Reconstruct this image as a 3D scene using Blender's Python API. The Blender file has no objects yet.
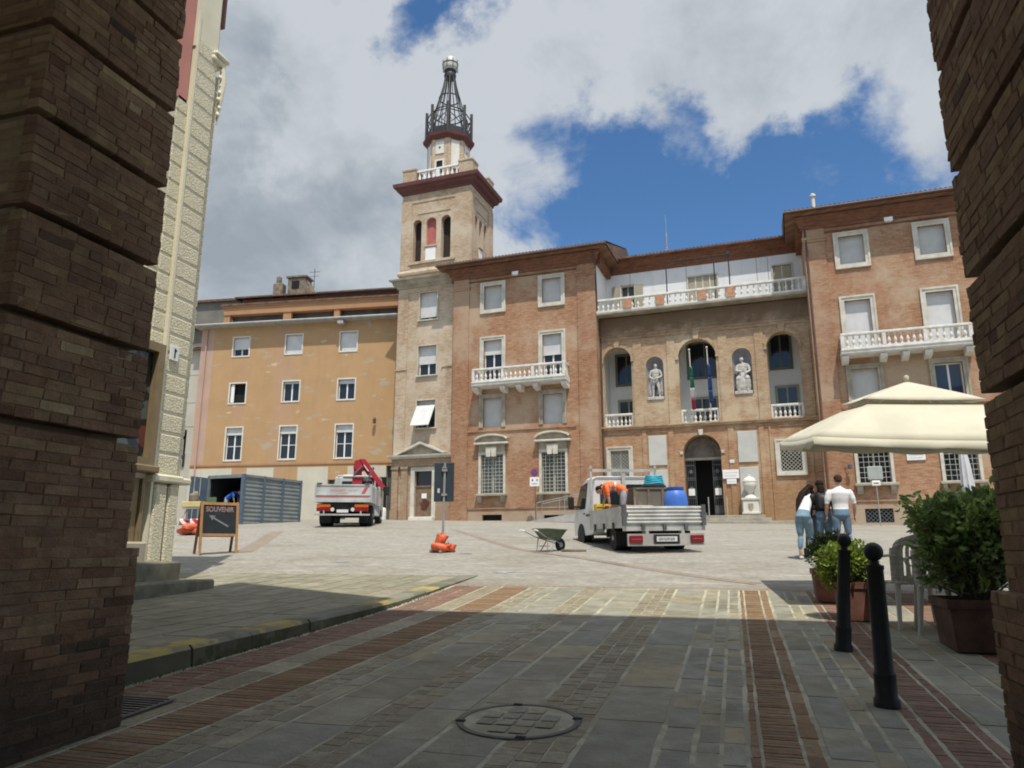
import bpy, math, random
from mathutils import Vector, Matrix, noise
R = math.radians
random.seed(7)
SC = bpy.context.scene
COL = SC.collection

# ------------------------------------------------------------------ camera, sky, sun, exposure
cam = bpy.data.cameras.new('camera'); camo = bpy.data.objects.new('camera', cam); COL.objects.link(camo)
camo.location = (0, 0, 1.35); camo.rotation_euler = (R(90 + 12.43), 0, R(16.58))
cam.sensor_width = 36; cam.lens = 735 / 1024 * 36; cam.clip_start = .05; cam.clip_end = 2000
SC.camera = camo
SUN = Vector((.20, -.38, 1)).normalized()
SUN_EL = math.asin(SUN.z); SUN_AZ = math.atan2(SUN.x, SUN.y)
w = bpy.data.worlds.new('World'); SC.world = w; w.use_nodes = True
wn, wl = w.node_tree.nodes, w.node_tree.links
wn.clear()
def N(nt, t, **k):
    n = nt.nodes.new(t)
    for a, b in k.items():
        if a == 'ins':
            for i, v in b.items(): n.inputs[i].default_value = v
        else: setattr(n, a, b)
    return n
def L(nt, a, b): nt.links.new(a, b)
def math_(nt, op, a, b=None, c=None, clamp=False):
    n = nt.nodes.new('ShaderNodeMath'); n.operation = op; n.use_clamp = clamp
    for i, v in enumerate((a, b, c)):
        if v is None: continue
        if hasattr(v, 'links'): nt.links.new(v, n.inputs[i])
        else: n.inputs[i].default_value = v
    return n.outputs[0]
def mixc(nt, fac, a, b, blend='MIX'):
    n = nt.nodes.new('ShaderNodeMix'); n.data_type = 'RGBA'; n.blend_type = blend
    for i, v in ((0, fac), (6, a), (7, b)):
        if hasattr(v, 'links'): nt.links.new(v, n.inputs[i])
        elif i == 0: n.inputs[i].default_value = v
        else: n.inputs[i].default_value = (*v[:3], 1)
    return n.outputs[2]
def ramp(nt, fac, lo, hi, smooth=True):
    n = nt.nodes.new('ShaderNodeMapRange'); n.interpolation_type = 'SMOOTHSTEP' if smooth else 'LINEAR'
    nt.links.new(fac, n.inputs[0]); n.inputs[1].default_value = lo; n.inputs[2].default_value = hi
    return n.outputs[0]
NT = w.node_tree
sky = N(NT, 'ShaderNodeTexSky', sky_type='NISHITA', sun_disc=False, sun_elevation=SUN_EL, sun_rotation=SUN_AZ, air_density=1.0, dust_density=.6, ozone_density=1.6)
tc = N(NT, 'ShaderNodeTexCoord'); D_ = tc.outputs['Generated']
def pixdir(px, py):
    f = 735.; y, p = R(16.58), R(12.43)
    f0 = Vector((-math.sin(y), math.cos(y), 0)); r = Vector((math.cos(y), math.sin(y), 0))
    fw = f0 * math.cos(p) + Vector((0, 0, 1)) * math.sin(p); up = -f0 * math.sin(p) + Vector((0, 0, 1)) * math.cos(p)
    return (fw * f + r * (px - 512) - up * (py - 384)).normalized()
def blob(px, py, deg, amp):     # a soft patch of sky direction where the cloud deck is thicker or broken
    d = pixdir(px, py)
    n = N(NT, 'ShaderNodeVectorMath', operation='DOT_PRODUCT'); L(NT, DW, n.inputs[0]); n.inputs[1].default_value = d
    return math_(NT, 'MULTIPLY', ramp(NT, n.outputs['Value'], math.cos(R(deg)), 1), amp)
n1 = N(NT, 'ShaderNodeTexNoise', ins={'Scale': 3.4, 'Detail': 11, 'Roughness': .64, 'Distortion': .35})
mp = N(NT, 'ShaderNodeMapping'); mp.inputs['Location'].default_value = (.35, 1.2, .4); mp.inputs['Scale'].default_value = (1, 1, 1.5)
L(NT, D_, mp.inputs[0]); L(NT, mp.outputs[0], n1.inputs['Vector'])
cov = math_(NT, 'MULTIPLY', math_(NT, 'SUBTRACT', n1.outputs['Fac'], .5), 3.2)
cov = math_(NT, 'ADD', cov, .42)
wn_ = N(NT, 'ShaderNodeTexNoise', ins={'Scale': 5.0, 'Detail': 7, 'Roughness': .6}); L(NT, D_, wn_.inputs['Vector'])
wv = N(NT, 'ShaderNodeVectorMath', operation='MULTIPLY_ADD'); L(NT, wn_.outputs['Color'], wv.inputs[0]); wv.inputs[1].default_value = (.34, .34, .34); L(NT, D_, wv.inputs[2])
wv2 = N(NT, 'ShaderNodeVectorMath', operation='SUBTRACT'); L(NT, wv.outputs[0], wv2.inputs[0]); wv2.inputs[1].default_value = (.17, .17, .17)
wv3 = N(NT, 'ShaderNodeVectorMath', operation='NORMALIZE'); L(NT, wv2.outputs[0], wv3.inputs[0]); DW = wv3.outputs[0]
BLOBS = [(640, 205, 11, -.62), (760, 190, 10, -.6), (560, 165, 8, -.6), (880, 175, 8, -.75), (830, 215, 8, -.5), (690, 240, 12, -.5), (428, 40, 7, -1.0), (455, 105, 3.5, -.4), (400, 5, 4, -.3),
         (250, 150, 22, .75), (330, 230, 14, .6), (500, 230, 6, .35), (520, 100, 9, .35), (640, 60, 16, .55), (800, 60, 16, .55), (900, 90, 10, .4), (780, 230, 3, .5), (700, 172, 3, .45), (620, 225, 3, .35), (840, 190, 3, .3), (540, 195, 3, .25), (395, 135, 8, .6), (355, 40, 7, .5), (500, 40, 6, .55), (200, 280, 12, .4)]
for b_ in BLOBS: cov = math_(NT, 'ADD', cov, blob(*b_))
mask = ramp(NT, cov, -.05, .85)
n2 = N(NT, 'ShaderNodeTexNoise', ins={'Scale': 5.5, 'Detail': 8, 'Roughness': .6, 'Distortion': .4}); L(NT, D_, n2.inputs['Vector'])
cov2 = cov
for b_ in [(375, 100, 9, -1.1), (335, 55, 8, -.7), (545, 65, 9, -.8), (505, 215, 6, -.9), (690, 60, 8, -.5), (880, 100, 9, -.5), (250, 260, 12, .15), (270, 140, 9, .1)]: cov2 = math_(NT, 'ADD', cov2, blob(*b_))
thick = math_(NT, 'ADD', ramp(NT, cov2, .6, 2.5), math_(NT, 'MULTIPLY', math_(NT, 'SUBTRACT', n2.outputs['Fac'], .5), 2.2), clamp=True)
cloud = mixc(NT, thick, (3.55, 3.77, 4.02), (1.95, 2.26, 2.56))
sd_ = N(NT, 'ShaderNodeVectorMath', operation='DOT_PRODUCT'); L(NT, D_, sd_.inputs[0]); sd_.inputs[1].default_value = SUN     # clouds round the sun are brighter
cloud = mixc(NT, ramp(NT, sd_.outputs['Value'], .45, 1), cloud, mixc(NT, 1, cloud, (3.2, 3.1, 2.9), 'MULTIPLY'))
skyc = mixc(NT, 1.0, sky.outputs[0], (.41, .62, .78), 'MULTIPLY')
tot = mixc(NT, math_(NT, 'MULTIPLY', mask, .97), skyc, cloud)
bg = N(NT, 'ShaderNodeBackground', ins={'Strength': .13}); L(NT, tot, bg.inputs[0])
wo = N(NT, 'ShaderNodeOutputWorld'); L(NT, bg.outputs[0], wo.inputs[0])
sl = bpy.data.lights.new('sun', 'SUN'); sl.energy = 3.6; sl.angle = R(.5); sl.color = (1, .94, .84)
so = bpy.data.objects.new('sun', sl); COL.objects.link(so); so.rotation_euler = SUN.to_track_quat('Z', 'Y').to_euler()
vs = SC.view_settings; vs.view_transform = 'Standard'; vs.look = 'None'; vs.gamma = 1; vs.use_curve_mapping = False; vs.exposure = .36
SC.cycles.max_bounces = 7; SC.cycles.diffuse_bounces = 5; SC.cycles.use_denoising = True; SC.cycles.filter_width = 1.9

# ------------------------------------------------------------------ mesh builder
class MB:
    def __init__(s): s.v = []; s.f = []; s.m = []; s.c = []; s.M = None; s.mi = 0
    def add(s, vs, fs, mi=None):
        b = len(s.v)
        s.v += [tuple(s.M @ Vector(p)) for p in vs] if s.M is not None else [tuple(p) for p in vs]
        s.f += [tuple(b + i for i in f) for f in fs]; s.m += [s.mi if mi is None else mi] * len(fs)
        return s
    def box(s, x0, x1, y0, y1, z0, z1, mi=None):
        return s.add([(x0,y0,z0),(x1,y0,z0),(x1,y1,z0),(x0,y1,z0),(x0,y0,z1),(x1,y0,z1),(x1,y1,z1),(x0,y1,z1)],
              [(0,3,2,1),(4,5,6,7),(0,1,5,4),(1,2,6,5),(2,3,7,6),(3,0,4,7)], mi)
    def cbox(s, x0, x1, y0, y1, z0, z1, c=.02, mi=None):   # box with chamfered edges
        vs = []
        for X, sx in ((x0, 1), (x1, -1)):
            for Y, sy in ((y0, 1), (y1, -1)):
                for Z, sz in ((z0, 1), (z1, -1)):
                    vs += [(X, Y + sy*c, Z + sz*c), (X + sx*c, Y, Z + sz*c), (X + sx*c, Y + sy*c, Z)]
        return s.hull(vs, mi)
    def hull(s, pts, mi=None):
        import bmesh
        bm = bmesh.new()
        for p in pts: bm.verts.new(p)
        bmesh.ops.convex_hull(bm, input=bm.verts)
        bmesh.ops.dissolve_limit(bm, angle_limit=.01, verts=bm.verts, edges=bm.edges)
        bm.verts.index_update()
        r = s.add([v.co[:] for v in bm.verts], [tuple(v.index for v in f.verts) for f in bm.faces], mi); bm.free(); return r
    def quad(s, a, b, c, d, mi=None): return s.add([a, b, c, d], [(0, 1, 2, 3)], mi)
    def poly(s, pts, axis, d0, d1, mi=None):   # 2d outline extruded along an axis
        n = len(pts)
        def P(p, d): return {'y': (p[0], d, p[1]), 'x': (d, p[0], p[1]), 'z': (p[0], p[1], d)}[axis]
        return s.add([P(p, d0) for p in pts] + [P(p, d1) for p in pts],
              [tuple(range(n)), tuple(range(2*n - 1, n - 1, -1))] + [(i, (i + 1) % n, n + (i + 1) % n, n + i) for i in range(n)], mi)
    def loft(s, path, rad, seg=10, mi=None, up=None, caps=True):   # rad: number or (rx, ry) per station
        path = [Vector(p) for p in path]; vs = []; n = len(path)
        if not isinstance(rad, (list, tuple)): rad = [rad] * n
        px = None
        for i, p in enumerate(path):
            t = (path[min(i + 1, n - 1)] - path[max(i - 1, 0)]).normalized()
            if up is not None: a = Vector(up) - t * t.dot(Vector(up))
            elif px is not None: a = px - t * t.dot(px)
            else: a = (Vector((0, 0, 1)) if abs(t.z) < .9 else Vector((1, 0, 0))); a = a - t * t.dot(a)
            a.normalize(); px = a; b = t.cross(a)
            r = rad[i]; rx, ry = r if isinstance(r, (tuple, list)) else (r, r)
            for k in range(seg):
                th = 2 * math.pi * k / seg
                vs.append(p + a * (rx * math.cos(th)) + b * (ry * math.sin(th)))
        fs = [(i*seg + k, i*seg + (k + 1) % seg, (i + 1)*seg + (k + 1) % seg, (i + 1)*seg + k) for i in range(n - 1) for k in range(seg)]
        if caps: fs += [tuple(range(seg - 1, -1, -1)), tuple((n - 1)*seg + k for k in range(seg))]
        return s.add(vs, fs, mi)
    tube = loft
    def lathe(s, prof, c=(0, 0, 0), seg=16, mi=None, axis='z'):   # prof: [(r, h)...]
        vs = []; n = len(prof)
        for r, h in prof:
            for k in range(seg):
                th = 2 * math.pi * k / seg; a, b = r * math.cos(th), r * math.sin(th)
                vs.append({'z': (c[0] + a, c[1] + b, c[2] + h), 'x': (c[0] + h, c[1] + a, c[2] + b), 'y': (c[0] + a, c[1] + h, c[2] + b)}[axis])
        fs = [(i*seg + k, i*seg + (k + 1) % seg, (i + 1)*seg + (k + 1) % seg, (i + 1)*seg + k) for i in range(n - 1) for k in range(seg)]
        fs += [tuple(range(seg - 1, -1, -1)), tuple((n - 1)*seg + k for k in range(seg))]
        return s.add(vs, fs, mi)
    def ball(s, c, r, seg=16, mi=None):
        rx, ry, rz = r if isinstance(r, (tuple, list)) else (r, r, r); n = seg // 2; vs = []; fs = []
        for i in range(1, n):
            ph = math.pi * i / n
            for k in range(seg):
                th = 2*math.pi*k/seg; vs.append((c[0] + rx*math.sin(ph)*math.cos(th), c[1] + ry*math.sin(ph)*math.sin(th), c[2] + rz*math.cos(ph)))
        b0 = len(vs); vs += [(c[0], c[1], c[2] + rz), (c[0], c[1], c[2] - rz)]
        for i in range(n - 2): fs += [(i*seg + k, (i + 1)*seg + k, (i + 1)*seg + (k + 1) % seg, i*seg + (k + 1) % seg) for k in range(seg)]
        fs += [(b0, k, (k + 1) % seg) for k in range(seg)] + [(b0 + 1, (n - 2)*seg + (k + 1) % seg, (n - 2)*seg + k) for k in range(seg)]
        return s.add(vs, fs, mi)
    def build(s, name, mats, parent=None, smooth=False, loc=None, rz=None, col=None):
        me = bpy.data.meshes.new(name); me.from_pydata(s.v, [], s.f)
        for m in (mats if isinstance(mats, (list, tuple)) else [mats]): me.materials.append(m)
        me.polygons.foreach_set('material_index', s.m)
        if smooth:
            me.polygons.foreach_set('use_smooth', [True] * len(s.f))
            me.set_sharp_from_angle(angle=R(smooth if smooth is not True else 40))
        if col:
            at = me.color_attributes.new('tint', 'FLOAT_COLOR', 'CORNER'); buf = []
            for f, c in zip(s.f, col): buf += [c, c, c, 1] * len(f)
            at.data.foreach_set('color', buf)
        me.update()
        return link(name, me, parent, loc, rz)
def link(name, me, parent=None, loc=None, rz=None):
    o = bpy.data.objects.new(name, me); COL.objects.link(o)
    if parent: o.parent = parent
    if loc: o.location = loc
    if rz: o.rotation_euler.z = rz
    return o
def recalc(o):
    import bmesh
    bm = bmesh.new(); bm.from_mesh(o.data); bmesh.ops.recalc_face_normals(bm, faces=bm.faces); bm.to_mesh(o.data); bm.free(); return o
def tag(o, label=None, cat=None, group=None, kind=None):
    for k, v in (('label', label), ('category', cat), ('group', group), ('kind', kind)):
        if v: o[k] = v
    return o
def thing(name, label, cat, loc=(0, 0, 0), rz=0, group=None):
    o = bpy.data.objects.new(name, None); COL.objects.link(o); o.location = loc; o.rotation_euler.z = rz; o.empty_display_size = .2
    return tag(o, label, cat, group)
def copy_tree(o, parent=None):
    c = o.copy(); COL.objects.link(c); c.parent = parent
    for ch in list(o.children): copy_tree(ch, c)
    return c

# ------------------------------------------------------------------ materials
def newmat(name):
    m = bpy.data.materials.new(name); m.use_nodes = True; nt = m.node_tree
    return m, nt, nt.nodes['Principled BSDF']
def coords(nt, wall=False):
    t = N(nt, 'ShaderNodeTexCoord').outputs['Object']
    if not wall: return t
    s = N(nt, 'ShaderNodeSeparateXYZ'); L(nt, t, s.inputs[0])
    c = N(nt, 'ShaderNodeCombineXYZ'); L(nt, math_(nt, 'ADD', s.outputs[0], s.outputs[1]), c.inputs[0]); L(nt, s.outputs[2], c.inputs[1])
    return c.outputs[0]
def noise_(nt, vec, scale, detail=4, rough=.55, stretch=None, loc=None):
    if stretch or loc:
        mp = N(nt, 'ShaderNodeMapping'); L(nt, vec, mp.inputs[0])
        if stretch: mp.inputs['Scale'].default_value = stretch
        if loc: mp.inputs['Location'].default_value = loc
        vec = mp.outputs[0]
    n = N(nt, 'ShaderNodeTexNoise', ins={'Scale': scale, 'Detail': detail, 'Roughness': rough}); L(nt, vec, n.inputs['Vector'])
    return n.outputs['Fac']
def bump(nt, p, h, strength, dist=.01):
    b = N(nt, 'ShaderNodeBump', ins={'Strength': strength, 'Distance': dist}); L(nt, h, b.inputs['Height']); L(nt, b.outputs[0], p.inputs['Normal'])
def M(name, col, rough=.8, var=.12, scale=2.5, bs=0, bscale=60, metal=0, spec=.35, alpha=1, trans=0):
    m, nt, p = newmat(name); c = coords(nt)
    if var:
        f = ramp(nt, noise_(nt, c, scale, 6, .6), .3, .7)
        col2 = mixc(nt, f, [x * (1 - var) for x in col], [min(1, x * (1 + var)) for x in col]); L(nt, col2, p.inputs['Base Color'])
        r = N(nt, 'ShaderNodeMapRange', ins={3: max(.02, rough - .08), 4: min(1, rough + .08)}); L(nt, noise_(nt, c, scale * 3, 3), r.inputs[0]); L(nt, r.outputs[0], p.inputs['Roughness'])
    else: p.inputs['Base Color'].default_value = (*col, 1); p.inputs['Roughness'].default_value = rough
    p.inputs['Metallic'].default_value = metal; p.inputs['Specular IOR Level'].default_value = spec
    if bs: bump(nt, p, noise_(nt, c, bscale, 4), bs, .01)
    if trans: p.inputs['Subsurface Weight'].default_value = 0; p.inputs['Transmission Weight'].default_value = trans
    return m
def brickmat(name, c1, c2, mort, pale=None, dirt=None, bw=.27, bh=.068, bmp=.5, palescale=.28, z_dirt=None, msize=.009):
    m, nt, p = newmat(name); c = coords(nt, True); o = coords(nt)
    b = N(nt, 'ShaderNodeTexBrick', ins={'Scale': 1, 'Mortar Size': msize, 'Mortar Smooth': .3, 'Bias': -.1, 'Brick Width': bw, 'Row Height': bh, 'Color1': (*c1, 1), 'Color2': (*c2, 1), 'Mortar': (*mort, 1)})
    L(nt, c, b.inputs['Vector']); col = b.outputs['Color']
    n1 = noise_(nt, c, 3, 6, .65, (1, 5, 1))                      # course by course unevenness
    col = mixc(nt, ramp(nt, n1, .38, .68), col, mixc(nt, 1, col, (.70, .64, .60), 'MULTIPLY'))
    nv = noise_(nt, o, .12, 5, .6, None, (5, 2, 1)); col = mixc(nt, ramp(nt, nv, .35, .65), mixc(nt, 1, col, (.93, .88, .84), 'MULTIPLY'), mixc(nt, 1, col, (1.06, 1.05, 1.04), 'MULTIPLY'))
    ns = noise_(nt, c, 1.1, 6, .7, (1, .13, 1), (7, 0, 0)); col = mixc(nt, math_(nt, 'MULTIPLY', ramp(nt, ns, .54, .74), .6), col, mixc(nt, 1, col, (.62, .58, .55), 'MULTIPLY'))
    n0 = noise_(nt, c, 9, 4, .7, (1, 3, 1))
    col = mixc(nt, math_(nt, 'MULTIPLY', ramp(nt, n0, .5, .75), .5), col, mort)
    nm = noise_(nt, c, 2.4, 6, .7, (1, 2.2, 1), (2, 9, 0)); col = mixc(nt, ramp(nt, nm, .36, .66), mixc(nt, 1, col, (.84, .78, .74), 'MULTIPLY'), mixc(nt, 1, col, (1.05, 1.06, 1.07), 'MULTIPLY'))
    if pale: col = mixc(nt, math_(nt, 'MULTIPLY', ramp(nt, noise_(nt, o, palescale, 6, .65), .44, .62), .7), col, pale)
    if dirt:
        f = math_(nt, 'MULTIPLY', ramp(nt, noise_(nt, c, .55, 6, .65, (1, .6, 1), (3, 1, 0)), .52, .72), .6)
        col = mixc(nt, f, col, dirt)
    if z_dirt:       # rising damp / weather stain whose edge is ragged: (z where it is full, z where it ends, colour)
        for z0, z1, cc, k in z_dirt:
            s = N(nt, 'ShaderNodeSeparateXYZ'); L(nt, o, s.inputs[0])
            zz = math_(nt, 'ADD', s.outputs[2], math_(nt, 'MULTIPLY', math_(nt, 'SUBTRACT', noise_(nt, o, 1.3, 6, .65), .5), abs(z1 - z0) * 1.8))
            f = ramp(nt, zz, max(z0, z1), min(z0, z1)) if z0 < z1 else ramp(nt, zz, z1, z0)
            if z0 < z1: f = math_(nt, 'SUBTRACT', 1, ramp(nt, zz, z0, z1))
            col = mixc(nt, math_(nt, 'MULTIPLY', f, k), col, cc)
    L(nt, col, p.inputs['Base Color']); p.inputs['Roughness'].default_value = .9; p.inputs['Specular IOR Level'].default_value = .2
    h = math_(nt, 'ADD', math_(nt, 'MULTIPLY', b.outputs['Fac'], -1), math_(nt, 'MULTIPLY', noise_(nt, o, 30, 4), .8))
    bump(nt, p, h, bmp, .012)
    return m
def plaster(name, col, patches=(), var=.08, rough=.9):   # patches: (scale, threshold, colour, amount, stretch)
    m, nt, p = newmat(name); o = coords(nt)
    c = mixc(nt, ramp(nt, noise_(nt, o, .8, 6, .6), .3, .7), [x*(1 - var) for x in col], [x*(1 + var) for x in col])
    for i, (s, th, cc, k, st) in enumerate(patches):
        c = mixc(nt, math_(nt, 'MULTIPLY', ramp(nt, noise_(nt, o, s, 5, .6, st, (i*3.1, i*1.7, i)), th, th + .06), k), c, cc)
    c = mixc(nt, math_(nt, 'MULTIPLY', ramp(nt, noise_(nt, o, 2.2, 5, .7, (1, 1, .12)), .5, .8), .25), c, [x*.6 for x in col])
    L(nt, c, p.inputs['Base Color']); p.inputs['Roughness'].default_value = rough; p.inputs['Specular IOR Level'].default_value = .2
    bump(nt, p, noise_(nt, o, 25, 5), .25, .01)
    return m
def lined(name, col, col2, period, axis=2, rough=.6, duty=.2, bmp=.6):   # louvred / corrugated surface
    m, nt, p = newmat(name); o = coords(nt); s = N(nt, 'ShaderNodeSeparateXYZ'); L(nt, o, s.inputs[0])
    t = math_(nt, 'FRACT', math_(nt, 'DIVIDE', s.outputs[axis], period))
    h = math_(nt, 'PINGPONG', t, .5)
    c = mixc(nt, ramp(nt, h, 0, duty), col2, col)
    c = mixc(nt, ramp(nt, noise_(nt, o, 2, 5), .35, .75), c, mixc(nt, 1, c, (.86, .86, .87), 'MULTIPLY'))
    L(nt, c, p.inputs['Base Color']); p.inputs['Roughness'].default_value = rough
    bump(nt, p, h, bmp, .02); return m
def glassmat(name, tint=(.02, .025, .03), rough=.06):
    m, nt, p = newmat(name); p.inputs['Base Color'].default_value = (*tint, 1); p.inputs['Roughness'].default_value = rough
    p.inputs['Specular IOR Level'].default_value = .6
    bump(nt, p, noise_(nt, coords(nt), 1.5, 2), .05, .02); return m
def tinted(name, cols, rough=.8, spec=.3, bmp=.5, scale=8):   # stones that vary piece by piece (tint attribute) and within each piece
    m, nt, p = newmat(name); o = coords(nt)
    a = N(nt, 'ShaderNodeAttribute', attribute_name='tint'); v = a.outputs['Fac']
    rp = N(nt, 'ShaderNodeValToRGB'); L(nt, v, rp.inputs[0]); cr = rp.color_ramp; cr.interpolation = 'LINEAR'
    while len(cr.elements) < len(cols): cr.elements.new(.5)
    for i, c in enumerate(cols): cr.elements[i].position = i / (len(cols) - 1); cr.elements[i].color = (*c, 1)
    c = rp.outputs[0]
    c = mixc(nt, ramp(nt, noise_(nt, o, scale, 7, .65), .3, .75), mixc(nt, 1, c, (.78, .76, .73), 'MULTIPLY'), mixc(nt, 1, c, (1.15, 1.15, 1.13), 'MULTIPLY'))
    c = mixc(nt, math_(nt, 'MULTIPLY', ramp(nt, noise_(nt, o, .9, 6, .7), .52, .7), .55), c, mixc(nt, 1, c, (.55, .53, .46), 'MULTIPLY'))
    c = mixc(nt, math_(nt, 'MULTIPLY', ramp(nt, noise_(nt, o, 2.6, 6, .7, None, (3, 7, 0)), .5, .72), .5), c, mixc(nt, 1, c, (1.12, 1.0, .78), 'MULTIPLY'))
    c = mixc(nt, math_(nt, 'MULTIPLY', ramp(nt, noise_(nt, o, 45, 4, .7), .55, .75), .35), c, mixc(nt, 1, c, (.6, .58, .54), 'MULTIPLY'))
    L(nt, c, p.inputs['Base Color'])
    r = N(nt, 'ShaderNodeMapRange', ins={3: rough - .2, 4: rough + .1}); L(nt, noise_(nt, o, 5, 5), r.inputs[0]); L(nt, r.outputs[0], p.inputs['Roughness'])
    p.inputs['Specular IOR Level'].default_value = spec
    bump(nt, p, math_(nt, 'ADD', noise_(nt, o, 9, 7, .7), math_(nt, 'MULTIPLY', noise_(nt, o, 60, 3), .4)), bmp, .02)
    return m

STONE = M('pale_stone', (.56, .53, .45), .8, .16, 2, .3)
STONE_D = M('weathered_stone', (.36, .32, .25), .85, .25, 1.6, .4)
TRAV = M('travertine', (.66, .64, .57), .75, .08, 2.5, .2)
MARBLE = M('marble_panel', (.50, .50, .46), .6, .07, 1.2)
WHITE = M('white_paint', (.80, .80, .78), .5, .04)
WALLW = plaster('white_plaster', (.74, .75, .76), [(1.1, .58, (.6, .6, .58), .3, (1, 1, .4))], .04)
LOGG = plaster('loggia_plaster', (.76, .76, .73), [(.8, .55, (.66, .65, .6), .4, None)], .06)
BALU = M('baluster_stone', (.66, .645, .60), .7, .14, 3, .2)
SHUT = lined('roller_shutter_slats', (.58, .575, .55), (.42, .415, .40), .055, 2, .55)
SHUTW = lined('pale_shutter_slats', (.67, .665, .65), (.5, .5, .49), .055, 2, .5)
LOUV = lined('louvred_shutter_slats', (.44, .40, .29), (.22, .2, .14), .07, 2, .6, .35)
GLASS = glassmat('window_glass'); GLASSB = glassmat('sky_facing_glass', (.03, .05, .08), .03)
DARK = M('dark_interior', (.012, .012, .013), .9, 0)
CURT = M('lace_curtain', (.34, .36, .31), .9, .35, 9)
IRON = M('black_iron', (.03, .03, .032), .55, .2, 6, .1)
IRONG = M('grey_iron', (.10, .105, .11), .5, .2, 5)
RED_C = M('oxblood_paint', (.125, .048, .043), .7, .15, 2)
REDP = M('faded_red_plaster', (.42, .13, .11), .85, .12, 2)
TILE = M('terracotta_tiles', (.14, .085, .06), .85, .4, 3, .3)
CONC = M('grey_gutter_metal', (.38, .37, .35), .6, .15)
PIPE = M('copper_downpipe', (.11, .065, .05), .6, .2)
WOOD_D = M('weathered_door_wood', (.19, .13, .085), .7, .25, 4, .2)
BR_LW = brickmat('orange_brick', (.41, .215, .122), (.485, .295, .18), (.47, .355, .25), pale=(.50, .39, .275), dirt=(.36, .165, .095), z_dirt=[(3.0, 3.7, (.42, .345, .25), .75)])
BR_CORN = brickmat('red_cornice_brick', (.23, .10, .062), (.28, .14, .09), (.25, .155, .11), dirt=(.11, .065, .048))
BR_PIL = brickmat('pilaster_brick', (.39, .20, .115), (.46, .275, .165), (.44, .32, .225), pale=(.47, .345, .24))
BR_T = brickmat('sand_brick', (.54, .43, .31), (.58, .48, .355), (.56, .48, .37), pale=(.60, .515, .40), dirt=(.47, .36, .26), palescale=.35)
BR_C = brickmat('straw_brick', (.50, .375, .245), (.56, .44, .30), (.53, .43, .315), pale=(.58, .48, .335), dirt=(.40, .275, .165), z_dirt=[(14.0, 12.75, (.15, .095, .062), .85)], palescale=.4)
BR_CG = brickmat('rosy_brick', (.44, .245, .14), (.50, .32, .19), (.48, .365, .25), pale=(.52, .40, .26), dirt=(.30, .165, .095), palescale=.4, z_dirt=[(3.4, 5.0, (.30, .20, .10), .5)])
PIERB_ = None
BR_D = brickmat('pier_brick', (.19, .115, .075), (.37, .27, .16), (.21, .155, .105), dirt=(.15, .11, .07), pale=(.28, .22, .135), palescale=.9, bw=.30, bh=.072, bmp=.9, z_dirt=[(.55, 1.25, (.07, .065, .055), .75)])

# ------------------------------------------------------------------ ground
GYs = [-60, -20, 0, 10, 14, 17, 20, 25, 30, 36, 41, 60, 400]; GZs = [-2.7, -.9, 0, .47, .80, 1.10, 1.31, 1.75, 2.10, 2.45, 2.72, 3.5, 6]
def interp(x, xs, ys):
    if x <= xs[0]: return ys[0]
    for i in range(len(xs) - 1):
        if x <= xs[i + 1]: return ys[i] + (ys[i + 1] - ys[i]) * (x - xs[i]) / (xs[i + 1] - xs[i])
    return ys[-1]
def base_z(y): return (interp(y - 1, GYs, GZs) + interp(y - .5, GYs, GZs) + 2*interp(y, GYs, GZs) + interp(y + .5, GYs, GZs) + interp(y + 1, GYs, GZs)) / 6
def gz(x, y):
    t = min(1, max(0, (y - 13) / 17)); t = t*t*(3 - 2*t)
    return base_z(y) - t * .017 * (max(-40, min(25, x)) + 11)
def sheet(name, x0, x1, y0, y1, dx, dy, mats, off=0, hole=None, fz=None):
    def cuts(a, b, d):
        n = max(1, round((b - a) / d)); return [a + (b - a) * i / n for i in range(n + 1)]
    xs, ys = cuts(x0, x1, dx), cuts(y0, y1, dy); mb = MB(); nx = len(xs)
    mb.add([(x, y, (fz or gz)(x, y) + (off(x, y) if callable(off) else off)) for y in ys for x in xs],
           [(j*nx + i, j*nx + i + 1, (j + 1)*nx + i + 1, (j + 1)*nx + i) for j in range(len(ys) - 1) for i in range(nx - 1)])
    return mb.build(name, mats, None, True)
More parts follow.
